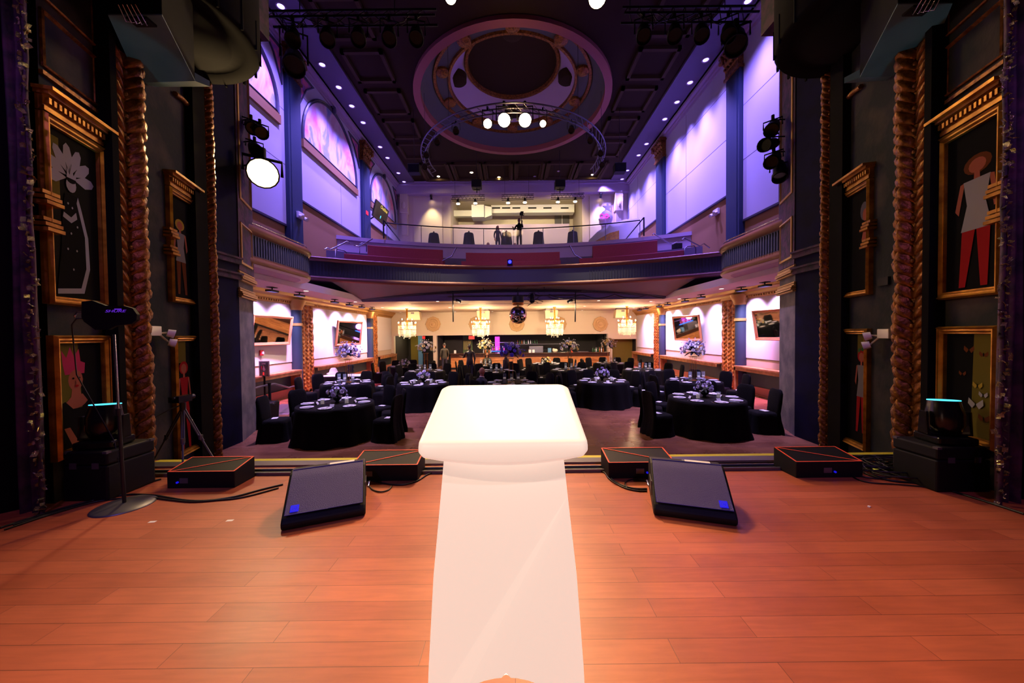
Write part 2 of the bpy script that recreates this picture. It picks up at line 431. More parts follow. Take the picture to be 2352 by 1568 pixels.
# ================================================================== STRUCTURE
HF = -0.8
XL, XR, XC = -8.45, 8.75, 0.15
def Zc(v): return v + H

struct(MB().box(-6.6, 6.8, -3.5, 4.12, -0.1, 0.0), 'floor_stage', M['stage'], 'reddish brown plank stage floor')
struct(MB().box(-9.5, 9.8, 4.12, 29.5, HF - 0.1, HF), 'floor', M['hall'], 'dark brown plank floor of the hall')
struct(MB().box(-6.6, 6.8, 4.12, 4.16, HF, -0.1), 'wall_stage_front', M['black'])
b = MB().box(-4.2, 4.6, 4.0, 4.11, 0.0, 0.006)
tag(b.build('stage_edge_tape', M['yellow']), 'yellow tape strip along the front edge of the stage', 'tape')
b = MB().box(-4.3, 4.7, 3.86, 4.0, 0.0, 0.02).box(-4.3, 4.7, 3.72, 3.735, 0, 0.03).box(-4.3, 4.7, 3.62, 3.635, 0, 0.03)
struct(b, 'trim_1', M['steel'], 'grey metal strip along the stage edge')
b = MB().box(-4.3, 4.7, 3.635, 3.72, 0.001, 0.012)
struct(b, 'trim_2', M['black'], 'black cable channel behind the stage edge')

# side walls, back walls
BAYS = [(8.4, 13.1, 4.2), (13.9, 19.6, 5.5), (20.6, 26.1, 6.8)]
for sgn, X, nm in ((-1, XL, 'wall_left'), (1, XR, 'wall_right')):
    o = sgn * 0.25
    b = MB().box(min(X, X + o), max(X, X + o), 8.2, 26.3, HF, Zc(11.3), 0)
    struct(b, nm, [M['brownwall']], 'brown painted side wall of the hall')
    # pale upper panels in three stepped bays
    for i, (y0, y1, zb) in enumerate(BAYS):
        xi = X - sgn * 0.07
        b = MB().box(min(X, xi), max(X, xi), y0, y1, Zc(zb), Zc(10.75))
        for zs in ((zb + 2.2), (zb + 4.2)):
            b.box(min(xi, xi - sgn * .004), max(xi, xi - sgn * .004), y0, y1, Zc(zs), Zc(zs) + 0.015, 1)
        b.box(min(xi, xi - sgn * .004), max(xi, xi - sgn * .004), (y0 + y1) / 2 + .6, (y0 + y1) / 2 + .615, Zc(zb), Zc(10.7), 1)
        b.box(min(X, xi - sgn * .02), max(X, xi - sgn * .02), y0, y1, Zc(zb) - 0.07, Zc(zb), 2)
        struct(b, 'wall_panel', [M['wallup'], M['ceilside'], M['darkframe']], 'pale wall panel of the upper side wall')
    # crown moulding
    b = MB()
    for k, (d, z0, z1) in enumerate(((0.12, 10.75, 10.85), (0.2, 10.85, 10.95), (0.34, 10.95, 11.08), (0.42, 11.08, 11.2))):
        b.box(min(X, X - sgn * d), max(X, X - sgn * d), 8.4, 26.1, Zc(z0), Zc(z1))
    struct(b, 'trim_3', M['lilac'], 'crown moulding under the ceiling')
    # upper pilasters with carved capitals
    for y0, y1 in ((13.1, 13.9), (19.6, 20.6)):
        xa = X - sgn * 0.22
        b = MB().box(min(X, xa), max(X, xa), y0, y1, Zc(1.9), Zc(9.85))
        b.box(min(xa, xa - sgn * .02), max(xa, xa - sgn * .02), y0 + .12, y1 - .12, Zc(3.4), Zc(9.7))
        struct(b, 'column_upper', M['bluepil'], 'flat blue pilaster on the upper side wall')
        b = MB()
        b.box(min(X, X - sgn * .3), max(X, X - sgn * .3), y0 - .05, y1 + .05, Zc(9.82), Zc(9.92))
        b.box(min(X, X - sgn * .46), max(X, X - sgn * .46), y0 - .12, y1 + .12, Zc(10.72), Zc(10.84))
        for row in range(3):
            for k in range(5):
                yy = y0 + (y1 - y0) * (k + .5) / 5
                zz = Zc(10.0 + .24 * row)
                dd = .26 + .07 * row
                b.add([(X - sgn * .2, yy - .09, zz), (X - sgn * .2, yy + .09, zz), (X - sgn * (dd + .03), yy + .07, zz + .2), (X - sgn * (dd + .03), yy - .07, zz + .2), (X - sgn * (dd + .1), yy, zz + .27)],
                      [(0, 1, 2, 3), (3, 2, 4)], 0, True)
                b.sph((X - sgn * (dd + .06), yy, zz + .22), .06, 6, 4)
        for k in (0, 1):
            yy = y0 - .02 if k == 0 else y1 + .02
            b.lathe([(.0, -.05), (.13, -.04), (.13, .04), (0, .05)], (X - sgn * .4, yy, Zc(10.6)), 12, ax=(1, 0, 0))
        b.box(min(X, X - sgn * .26), max(X, X - sgn * .26), y0, y1, Zc(9.9), Zc(10.75))
        struct(b, 'trim_4', M['golddim'], 'carved capital of the pilaster')
    # lower wall: white panels, skirting, wainscot, ledge
    lw = [(8.4, 13.3), (14.5, 20.2), (21.4, 24.3)] if sgn < 0 else [(8.4, 13.1), (14.3, 19.7), (21.1, 24.3)]
    for i, (y0, y1) in enumerate(lw):
        xi = X - sgn * .05
        b = MB().box(min(X, xi), max(X, xi), y0, y1, Zc(-.95), Zc(1.25))
        struct(b, 'wall_panel_lower', M['white'], 'white wall panel above the ledge')
        b = MB().box(min(X, X - sgn * .02), max(X, X - sgn * .02), y0, y1, HF + .3, Zc(-1.3))
        struct(b, 'wall_wainscot', M['teal'], 'dark teal wainscot')
        b = MB().box(min(X, X - sgn * .42), max(X, X - sgn * .42), y0, y1, Zc(-1.3), Zc(-1.25))
        b.box(min(X - sgn * .34, X - sgn * .4), max(X - sgn * .34, X - sgn * .4), y0, y1, Zc(-1.42), Zc(-1.3))
        b.box(min(X, X - sgn * .4), max(X, X - sgn * .4), y1 - .08, y1, HF, Zc(-1.3))
        b.box(min(X, X - sgn * .03), max(X, X - sgn * .03), y0, y1, Zc(-1.25), Zc(-.97), 1)
        struct(b, 'trim_5', [M['wood'], M['beige']], 'wooden drink ledge along the wall')
        b = MB().box(min(X, X - sgn * .07), max(X, X - sgn * .07), y0, y1, HF, HF + .3).box(min(X, X - sgn * .1), max(X, X - sgn * .1), y0, y1, HF, HF + .05)
        struct(b, 'baseboard_left' if sgn < 0 else 'baseboard_right', M['pinkwood'], 'pink lit skirting board')
    # lower pilasters
    for y0, y1 in ((13.3, 13.62), (20.2, 20.6)) if sgn < 0 else ((13.1 - .15, 13.3), (19.7, 20.2)):
        xm = X - sgn * .12; ym = (y0 + y1) / 2
        b = MB().cyl((xm, ym, HF), (xm, ym, Zc(1.25)), .2, n=20)
        b.cyl((xm, ym, Zc(.42)), (xm, ym, Zc(.52)), .225, n=20, mi=1)
        b.lathe([(.2, 0), (.24, .05), (.24, .1), (.34, .3), (.36, .38)], (xm, ym, Zc(1.02)), 20, mi=1)
        struct(b, 'column_lower', [M['bluepil'], M['goldtrim']], 'blue half column with gilt capital')
    # gilt cornice
    b = MB()
    for y0, y1 in lw + ([(13.3, 14.5), (20.2, 21.4)] if sgn < 0 else [(12.95, 14.3), (19.7, 21.1)]):
        prof = [(0.06, 1.22), (.10, 1.26), (.10, 1.32), (.2, 1.36), (.22, 1.44), (.34, 1.5), (.36, 1.6)]
        L = [[(X - sgn * d, y0, Zc(z)), (X - sgn * d, y1, Zc(z))] for d, z in prof]
        b.loops(L, 0, False, False)
        n = int((y1 - y0) / .12)
        for k in range(n):
            yy = y0 + (k + .5) * (y1 - y0) / n
            b.box(min(X - sgn * .1, X - sgn * .15), max(X - sgn * .1, X - sgn * .15), yy - .03, yy + .03, Zc(1.27), Zc(1.33))
    struct(b, 'trim_6', M['goldtrim'], 'gilt dentil cornice of the lower wall')

# lower back wall with its openings
YB = 24.3
def bx(px, y=YB): return (px - 1177) / F * y
OX = [XL, bx(906), bx(996), bx(1004), bx(1397), bx(1407), bx(1465), XR]
b = MB()
zt = Zc(-0.02)
b.box(XL, XR, YB, YB + .3, zt, Zc(1.62))
b.box(XL, OX[1], YB, YB + .3, HF, zt)
b.box(OX[2], OX[3], YB - .05, YB + .3, HF, zt)
b.box(OX[4], OX[5], YB - .05, YB + .3, HF, zt)
b.box(OX[5], OX[6], YB, YB + .3, Zc(-.4), zt)
b.box(OX[6], XR, YB, YB + .3, HF, zt)
b.box(XL, XR, YB - .03, YB, Zc(.08), Zc(.12))
b.box(XL + .3, XR - .3, YB - .05, YB, Zc(1.38), Zc(1.46))
struct(b, 'wall_back', M['cream'], 'cream back wall above the bar')
b = MB().box(XL, OX[1], YB - .03, YB, HF, Zc(-1.3), 0).box(XL, OX[1], YB - .06, YB, Zc(-1.3), Zc(-1.22), 1)
b.box(OX[6], XR, YB - .03, YB, HF, Zc(-1.0), 0).box(OX[6], XR, YB - .06, YB, Zc(-1.0), Zc(-.92), 1)
struct(b, 'wall_back_wainscot', [M['teal'], M['wood']])
# rooms behind the openings
b = MB().box(OX[0], OX[3], YB + 3.4, YB + 3.6, HF, 1.6, 0)
b.box(OX[1] - .2, OX[1], YB + .3, YB + 3.4, HF, 1.6, 0)
b.box(bx(962, 27), bx(972, 27), YB + 2.6, YB + 2.8, HF, 1.6, 1).box(bx(940, 27), bx(960, 27), YB + 3.2, YB + 3.4, HF, 1.5, 2)
b.box(OX[2], OX[3], YB + .3, YB + 3.4, HF, 1.6, 0)
struct(b, 'wall_lobby', [M['darkroom'], M['bluewall'], M['olivewall']], 'dim lobby walls behind the opening')
b = MB().box(OX[3], OX[4], YB + 3.4, YB + 3.6, HF, 1.6, 0)
b.box(bx(1004, 27.7), bx(1022, 27.7), YB + 3.3, YB + 3.4, 0.5, 1.6, 1).box(bx(1064, 27.7), bx(1086, 27.7), YB + 3.3, YB + 3.4, HF, 1.6, 1)
b.box(OX[3], OX[4], YB + .3, YB + 3.4, 1.5, 1.6, 0)
b.box(OX[4], OX[6], YB + 1.0, YB + 1.2, HF, 1.6, 2).box(OX[6] , OX[6] + .2, YB + .3, YB + 1.2, HF, 1.4, 0).box(OX[4], OX[5], YB + .3, YB + 3.4, HF, 1.6, 0)
struct(b, 'wall_bar_back', [M['darkroom'], M['greenwall'], M['olivewall']], 'dark wall behind the bar')

# ceilings under the balcony
Zs, Zt = Zc(1.6), Zc(1.85)
b = MB()
b.box(XL, XR, 16.4, YB, Zs, Zs + .1)
struct(b, 'ceiling_lower', M['cream'], 'warm lit ceiling under the balcony')
b = MB()
b.box(XL, -7.0, 8.2, 16.4, Zs, Zt).box(7.2, XR, 8.2, 16.4, Zs, Zt)
struct(b, 'ceiling_side', M['sidesoffit'], 'side soffit above the aisle')
# balcony geometry: concentric arcs about (XC, 1.1)
CY = 1.1
def arcpts(r, z, x0=None, x1=None, n=48):
    t0 = math.asin(max(-1, ((XL if x0 is None else x0) - XC) / r)); t1 = math.asin(min(1, ((XR if x1 is None else x1) - XC) / r))
    return [Vector((XC + r * math.sin(t0 + (t1 - t0) * i / n), CY + r * math.cos(t0 + (t1 - t0) * i / n), z)) for i in range(n + 1)]
def arcslab(mb, r0, r1, z0, z1, mi=0, x0=None, x1=None, n=40, sm=False):
    L = [arcpts(r0, z0, x0, x1, n), arcpts(r0, z1, x0, x1, n), arcpts(r1, z1, x0, x1, n), arcpts(r1, z0, x0, x1, n)]
    mb.loops(L + [L[0]], mi, sm, False)
    for e in (0, -1): mb.poly([l[e] for l in L], mi)
    return mb
R0 = 14.3
b = MB()
prof = [(R0 + .1, 2.12), (R0 - .02, 2.15), (R0 - .06, 2.2), (R0 - .02, 2.26), (R0, 2.3), (R0, 2.86), (R0 - .06, 2.9), (R0 - .1, 2.96), (R0 - .08, 3.02), (R0 + .25, 3.04), (R0 + .25, 2.6)]
Ls = [arcpts(r, Zc(z)) for r, z in prof]
b.loops(Ls[:5], 1, True, False); b.loops(Ls[4:6], 0, True, False); b.loops(Ls[5:], 1, True, False)
# narrow reeding on the slate band
for i in range(0, 150):
    t = math.asin((-7.9) / R0) + (math.asin(8.1 / R0) - math.asin(-7.9 / R0)) * i / 149
    if abs(R0 * math.sin(t)) < 3.2: continue
    c = Vector((XC + (R0 - .012) * math.sin(t), CY + (R0 - .012) * math.cos(t), 0))
    b.pbox(c + Vector((-.02, -.01, Zc(2.34))), (.04, 0, 0), (0, .03, 0), (0, 0, .48), 0)
o = struct(b, 'wall_balcony_front', [M['balfront'], M['balgold']], 'curved slate blue balcony front with dark gilt mouldings')
# vaulted soffit below the balcony and the violet fascia
def soff(u, v):
    x = -7.0 + 14.2 * u
    t = math.asin((x - XC) / (R0 + .1)); p0 = Vector((XC + (R0 + .1) * math.sin(t), CY + (R0 + .1) * math.cos(t), Zc(2.12)))
    k = (x - XC) / 7.15
    p1 = Vector((x, 16.38, Zc(1.68 + .44 * (1 - k * k))))
    return p0.lerp(p1, v)
b = MB().grid(soff, 40, 6)
struct(b, 'ceiling_soffit', M['soffitgrey'], 'grey curved soffit beneath the balcony')
b = MB()
top = [soff(i / 40, 1) for i in range(41)]
b.loops([[Vector((p.x, 16.36, Zs)) for p in top], [Vector((p.x, 16.36, p.z)) for p in top]], 0, False, False)
struct(b, 'wall_fascia', M['ceilside'], 'violet lit fascia where the ceiling steps down')
b = MB().tube([Vector((p.x, 16.33, p.z)) for p in top], .07, 6)
struct(b, 'trim_7', M['balfront'], 'dark arched edge of the fascia')

# stepped balcony floor and rear platform
b = MB()
arcslab(b, R0 + .25, 16.3, Zc(2.2), Zc(2.62))
arcslab(b, 16.3, 17.2, Zc(2.2), Zc(3.3))
arcslab(b, 17.2, 18.1, Zc(2.2), Zc(3.95))
struct(b, 'floor_balcony', M['ceilside'], 'stepped balcony floor')
b = MB()
arcslab(b, 18.1, 19.2, Zc(2.2), Zc(4.87))
b.box(XL, XR, 19.6, 30.0, Zc(4.7), Zc(4.868))
arcslab(b, 18.02, 18.1, Zc(4.72), Zc(4.9))
struct(b, 'floor_platform', M['lilac'], 'raised rear platform of the balcony')

# upper back wall
YU = 26.1
ba = [bx(1040, YU), bx(1340, YU)]
b = MB()
b.box(XL, ba[0], YU, YU + .3, Zc(4.8), Zc(11.3)).box(ba[1], XR, YU, YU + .3, Zc(4.8), Zc(11.3))
b.box(ba[0], ba[1], YU, YU + .3, Zc(10.2), Zc(11.3))
struct(b, 'wall_back_upper', M['beige'], 'beige upper back wall')
b = MB().box(XL, XR, YU - .5, YU, Zc(10.35), Zc(11.2)).box(XL, XR, YU - .6, YU, Zc(10.9), Zc(11.0)).box(XL, XR, YU - .68, YU, Zc(11.05), Zc(11.15))
struct(b, 'trim_8', M['lilac'], 'white cornice beam across the back wall')
for x0, x1 in ((bx(956, YU), bx(1021, YU)), (bx(1357, YU), bx(1405, YU))):
    b = MB().box(x0, x1, YU - .06, YU, Zc(5.6), Zc(10.2))
    struct(b, 'wall_panel_back', M['cream'], 'raised panel of the upper back wall')
for x0 in (bx(935, YU), bx(1418, YU)):
    b = MB().box(x0 - .2, x0 + .35, YU - .45, YU, Zc(9.0), Zc(10.35)).box(x0 - .12, x0 + .27, YU - .33, YU, Zc(7.4), Zc(9.0)).sph((x0 + .08, YU - .5, Zc(9.5)), (.14, .08, .3), 10, 6)
    struct(b, 'trim_9', M['cream'], 'moulded bracket beside the back wall')
# control booth recess
b = MB()
b.box(ba[0] - .1, ba[1] + .1, 30.0, 30.2, Zc(4.8), Zc(11.3), 0)
b.box(ba[0] - .1, ba[0], YU + .3, 30, Zc(4.8), Zc(11.3), 0).box(ba[1], ba[1] + .1, YU + .3, 30, Zc(4.8), Zc(11.3), 0)
b.box(ba[0], ba[1], YU + .3, 30, Zc(10.6), Zc(10.7), 0)
struct(b, 'wall_booth', M['cream'], 'cream walls of the booth recess')
b = MB().box(ba[0], bx(1310, 27), 26.9, 27.1, Zc(4.8), Zc(8.45))
struct(b, 'wall_parapet', M['lilac'], 'pale parapet in front of the booth recess')

# main ceiling with the round dome opening
DC = Vector((0.15, 17.0)); DR = 4.4; ZC_ = Zc(11.2)
b = MB()
n = 64
ring = [Vector((DC.x + DR * math.cos(2 * PI * i / n), DC.y + DR * math.sin(2 * PI * i / n), ZC_)) for i in range(n)]
def sqp(i):
    a = 2 * PI * i / n; c, s_ = math.cos(a), math.sin(a); k = 1 / max(abs(c), abs(s_))
    return Vector((DC.x + 8.6 * c * k, DC.y + 9.1 * s_ * k, ZC_))
b.loops([ring, [sqp(i) for i in range(n)]], 0)
b.quad((XL - .3, 3.0, ZC_), (XR + .3, 3.0, ZC_), (XR + .3, 7.95, ZC_), (XL - .3, 7.95, ZC_))
for y0, y1 in ((8.8, 11.2), (22.8, 25.2)):
    for k in range(6):
        xa = -5.9 + k * 2.1
        for z0, z1, e in ((0, .12, 0), (.12, .18, .12)):
            for q in ((xa - e, xa - e + .16, y0, y1), (xa + 1.6 + e, xa + 1.76 + e, y0, y1), (xa, xa + 1.6, y0, y0 + .16), (xa, xa + 1.6, y1 - .16, y1)):
                b.box(q[0], q[1], q[2], q[3], ZC_ - z1, ZC_ - z0, 1)
for xa in (-6.6, 5.1):
    for k in range(5):
        ya = 11.6 + k * 2.2
        for q in ((xa, xa + .14, ya, ya + 1.7), (xa + 1.5, xa + 1.64, ya, ya + 1.7), (xa, xa + 1.64, ya, ya + .14), (xa, xa + 1.64, ya + 1.56, ya + 1.7)):
            b.box(q[0], q[1], q[2], q[3], ZC_ - .14, ZC_, 1)
struct(b, 'ceiling', [M['ceil'], M['ceil2']], 'dark coffered ceiling of the hall')
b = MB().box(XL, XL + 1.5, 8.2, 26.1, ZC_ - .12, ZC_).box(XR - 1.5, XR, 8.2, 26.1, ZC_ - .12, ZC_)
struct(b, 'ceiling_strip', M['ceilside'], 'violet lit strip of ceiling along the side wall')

def circ(r, z, n=64): return [Vector((DC.x + r * math.cos(2 * PI * i / n), DC.y + r * math.sin(2 * PI * i / n), Zc(z))) for i in range(n)]
b = MB()
b.loops([circ(4.62, 11.18), circ(4.62, 11.02), circ(4.3, 11.0), circ(4.3, 11.3)], 0, False)      # rose rim
b.loops([circ(4.3, 11.3), circ(3.75, 11.9)], 1, True)                                              # slate cove
b.loops([circ(3.75, 11.9), circ(3.72, 11.82), circ(3.6, 11.82), circ(3.58, 11.9)], 2, False)
b.loops([circ(3.58, 11.9), circ(3.1, 11.95)], 1)
b.loops([circ(3.1, 11.95), circ(3.06, 11.86), circ(2.96, 11.86), circ(2.94, 12.0)], 2, False)
b.loops([circ(2.94, 12.0), circ(2.3, 12.9)], 3, True)                                              # lilac drum
b.loops([circ(2.3, 12.9), circ(2.26, 12.8), circ(2.14, 12.8), circ(2.1, 12.95)], 2, False)
b.poly(circ(2.12, 12.95), 4)
for i in range(10):
    a = 2 * PI * (i + .5) / 10
    c = (DC.x + 3.34 * math.cos(a), DC.y + 3.34 * math.sin(a), Zc(11.86))
    b.lathe([(.0, -.1), (.16, -.1), (.2, -.06), (.26, -.08), (.3, -.02), (.3, .08)], c, 16, 2)
for i in range(4):
    a = 2 * PI * (i + .5) / 4 + PI / 4
    c = (DC.x + 2.62 * math.cos(a), DC.y + 2.62 * math.sin(a), Zc(12.3))
    b.lathe([(.0, -.16), (.36, -.16), (.42, -.1), (.42, .2)], c, 20, 4)
struct(b, 'ceiling_dome', [M['pinkring'], M['tealring'], M['golddim'], M['lilac'], M['ceil']], 'round stepped ceiling dome with rose rim')

# side boxes
def side_box(sgn):
    XO = -6.15 if sgn < 0 else 6.42
    X = XL if sgn < 0 else XR
    cyb = 10.3
    wd = abs(X - XO)
    def outl(off, n=22):
        P = [Vector((XO + sgn * -off, 8.0, 0))]
        for i in range(n + 1):
            t = PI / 2 * i / n
            P.append(Vector((X - sgn * (wd + off) * math.cos(t), cyb + (wd * .62 + off) * math.sin(t) * 1.15, 0)))
        return P
    prof = [(.02, 1.75), (.05, 1.8), (.05, 1.86), (0, 1.9), (0, 1.94), (0, 2.44), (.04, 2.48), (.08, 2.56), (.06, 2.64), (-.18, 2.66)]
    b = MB()
    L = [[p + Vector((0, 0, Zc(z))) for p in outl(o)] for o, z in prof]
    b.loops(L[:5], 1, True, False); b.loops(L[4:6], 0, True, False); b.loops(L[5:], 1, True, False)
    P = outl(0)
    for i in range(len(P) - 1):
        a, c = P[i], P[i + 1]; m = max(1, int((c - a).length / .09))
        for k in range(m):
            q = a.lerp(c, (k + .5) / m); t = (c - a).normalized(); nn = Vector((t.y, -t.x, 0)) * (-sgn)
            b.pbox(q - t * .02 + Vector((0, 0, Zc(1.96))) , t * .04, nn * .02, (0, 0, .46), 0)
    struct(b, 'wall_box_front', [M['balfront'], M['balgold']], 'curved front of the side box')
    b = MB()
    up = [p + Vector((0, 0, Zc(1.75))) for p in outl(.02)]
    inn = [p + Vector((0, 0, Zc(1.75))) for p in outl(-.22)]
    b.loops([up, inn], 0, False, False)
    b.poly(inn + [Vector((X, 8.0, Zc(1.78)))], 1)
    b.poly([p + Vector((0, 0, Zc(2.0))) for p in outl(-.02)] + [Vector((X, 8.0, Zc(2.0)))], 1)
    struct(b, 'ceiling_box', [M['white'], M['lilac']], 'underside of the side box')
    b = MB().tube([p + Vector((0, 0, Zc(2.74))) for p in outl(-.05)], .022, 8)
    for p in outl(-.05)[1::5]: b.cyl(p + Vector((0, 0, Zc(2.62))), p + Vector((0, 0, Zc(2.74))), .012, n=6)
    tag(b.build('box_rail', M['chrome']), 'slim metal rail on top of the curved side box ' + ('beside the bright spotlight' if sgn < 0 else 'opposite the bright spotlight'), 'rail')
side_box(-1); side_box(1)
# ================================================================== PORTAL WALLS BESIDE THE STAGE
XN = 0.12
WA = {s: Wall((XN + s * 4.18, 3.05), (s * .31, 1), (-s, .31)) for s in (-1, 1)}
WB = {s: Wall((XN + s * 4.505, 4.1), (s * .31, 1), (-s, .31)) for s in (-1, 1)}
WC = {s: Wall((XN + s * 5.92, 6.68), (s * .04, 1), (-s, .04)) for s in (-1, 1)}
WD = {s: Wall((XN + s * 5.95, 7.47), (s * .41, 1), (-s, .41)) for s in (-1, 1)}
TOP = Zc(11.3)
def circle2(cx, cy, rx, ry=None, n=14, a0=0, a1=2 * PI):
    ry = rx if ry is None else ry
    return [(cx + rx * math.cos(a0 + (a1 - a0) * i / n), cy + ry * math.sin(a0 + (a1 - a0) * i / n)) for i in range(n if abs(a1 - a0 - 2 * PI) < 1e-6 else n + 1)]
SIDE = {-1: 'behind the microphone stand', 1: 'behind the heap of cables'}

def leafstrip(b, base, side, up, out, s, mi=0):
    """one curled acanthus leaf: base point, sideways vector, up vector, outward vector"""
    L = []
    for k in range(5):
        t = k / 4
        c = base + up * (s * .95 * t) + side * (s * .5 * math.sin(t * 1.7)) + out * (s * (.10 + .26 * math.sin(t * 2.9)))
        wv = s * (.27 * math.sin(PI * (.16 + .78 * t)) + .01)
        pr = (up * .5 - side * .87)
        L.append([c - pr * wv - out * wv * .5, c - pr * wv * .4 + out * wv * .1, c + out * wv * .45, c + pr * wv * .4 + out * wv * .1, c + pr * wv - out * wv * .5])
    b.loops(L, mi, True, False)

def foliage_column(s, hx, y, wid, z0, z1, step):
    b = MB()
    c = Vector((XN + s * hx, y, 0)); tow = Vector((-s * .95, -.3, 0)).normalized()
    sd = Vector((.3, -s * .95, 0)).normalized()
    b.cyl(c + Vector((0, 0, z0)), c + Vector((0, 0, z1)), wid * .36, n=10)
    n = int((z1 - z0) / step)
    rnd = random.Random(3)

    for i in range(n):
        z = z0 + step * i
        for q in (-1, 1):
            leafstrip(b, c + tow * wid * .26 + sd * q * wid * .02 + Vector((0, 0, z + rnd.uniform(-.01, .01))), sd * q, Vector((0, 0, 1)), tow, wid * (.8 + rnd.uniform(-.08, .08)))
            leafstrip(b, c + tow * wid * .2 + sd * q * wid * .2 + Vector((0, 0, z + step * .5)), sd * q, Vector((0, 0, 1)), tow, wid * (.6 + rnd.uniform(-.08, .08)))
        if i % 2 == 0: b.sph(c + tow * wid * .42 + Vector((0, 0, z + step * .5)), wid * .09, 6, 4)
    struct(b, 'column_foliage', M['golddim'], 'gilt foliage column of the portal')

def picture(s, W, u0, u1, z0, z1, label, bg, shapes, prof=None, cornice=False, fmat='gold'):
    t = thing('framed_poster', label, 'poster', W.pt((u0 + u1) / 2, 0, z0))
    inv = -Vector(t.location)
    def loc(mb): return mb.xf(Matrix.Translation(inv))
    b = MB(); W.ring(b, u0, u1, z0, z1, prof or [(0, 0), (0, .05), (.015, .075), (.03, .06), (.045, .06), (.06, .04), (.072, .04), (.075, .01)])
    if cornice:
        for k, (e, d, h0, h1) in enumerate(((.0, .06, .01, .05), (.0, .05, .05, .14), (.015, .1, .14, .17), (.03, .14, .17, .2))):
            W.box(b, u0 - e, u1 + e, 0, d, z1 + h0, z1 + h1)
        n = 14
        for k in range(n): W.box(b, u0 + (u1 - u0) * (k + .25) / n, u0 + (u1 - u0) * (k + .75) / n, .05, .085, z1 + .07, z1 + .12)
        for zb in (z0 + .62, z0 + .85):
            for h in (0, .045, .09): W.box(b, u0 - .06, u0 + .1, 0, .1 - h * .3, zb + h, zb + h + .03)
    loc(b).build('frame', M[fmat], t)
    b = MB(); ins = .07
    W.box(b, u0 + ins, u1 - ins, .0, .012, z0 + ins, z1 - ins)
    loc(b).build('backing', bg, t)
    mats = []; b = MB()
    for k, (m, P) in enumerate(shapes):
        if m not in mats: mats.append(m)
        b.poly([W.pt(u0 + ins + (u1 - u0 - 2 * ins) * a, .013 + .0007 * k, z0 + ins + (z1 - z0 - 2 * ins) * c) for a, c in P], mats.index(m))
    if mats: loc(b).build('print', mats, t)
    return t

def cm(name, c, rough=.9): return mat(name, tuple(int(v * .72) for v in c), rough, spec=0.08)
PC = dict(blk=cm('print_black', (10, 8, 12)), bg=cm('print_ground', (24, 22, 16)), bgo=cm('print_olive', (120, 108, 40)), bgb=cm('print_deep', (12, 10, 14)), wht=cm('print_white', (190, 185, 200)), grey=cm('print_grey', (120, 118, 130)),
          skin=cm('print_skin', (200, 110, 90)), red=cm('print_red', (190, 30, 40)), pink=cm('print_pink', (225, 60, 120)), yel=cm('print_yellow', (205, 170, 60)), brn=cm('print_brown', (120, 60, 30)), grn=cm('print_green', (60, 120, 70)), silver=cm('print_silver', (150, 145, 150)))

def feathers(cx, cy, r, n, a0, a1):
    out = []
    for i in range(n):
        a = a0 + (a1 - a0) * i / (n - 1); d = (math.cos(a), math.sin(a)); p = (-d[1], d[0])
        out.append((PC['wht'], [(cx + d[0] * r * k + p[0] * w_, cy + d[1] * r * k * .42 + p[1] * w_ * .42) for k, w_ in ((.15, 0), (.6, .09), (.9, .06), (1, 0), (.9, -.06), (.6, -.09))]))
    return out
def body(cx, top, h, w, dress, legs, hair, prop=1):
    S = []
    S.append((hair, circle2(cx, top - h * .06, w * .42, h * .075)))
    S.append((PC['skin'], circle2(cx, top - h * .07, w * .26, h * .055)))
    S.append((PC['skin'], [(cx - w * .08, top - h * .12), (cx + w * .08, top - h * .12), (cx + w * .1, top - h * .2), (cx - w * .1, top - h * .2)]))
    S.append((PC['skin'], [(cx - w * .5, top - h * .18), (cx - w * .36, top - h * .17), (cx - w * .5, top - h * .42), (cx - w * .62, top - h * .42)]))
    S.append((PC['skin'], [(cx + w * .36, top - h * .17), (cx + w * .5, top - h * .18), (cx + w * .66, top - h * .38), (cx + w * .54, top - h * .42)]))
    S.append((dress, [(cx - w * .4, top - h * .17), (cx + w * .4, top - h * .17), (cx + w * .28, top - h * .36), (cx + w * .46, top - h * .56), (cx - w * .46, top - h * .56), (cx - w * .28, top - h * .36)]))
    S.append((legs, [(cx - w * .42, top - h * .56), (cx - w * .02, top - h * .56), (cx - w * .16, top - h), (cx - w * .36, top - h)]))
    S.append((legs, [(cx + w * .02, top - h * .56), (cx + w * .42, top - h * .56), (cx + w * .5, top - h), (cx + w * .3, top - h)]))
    return S

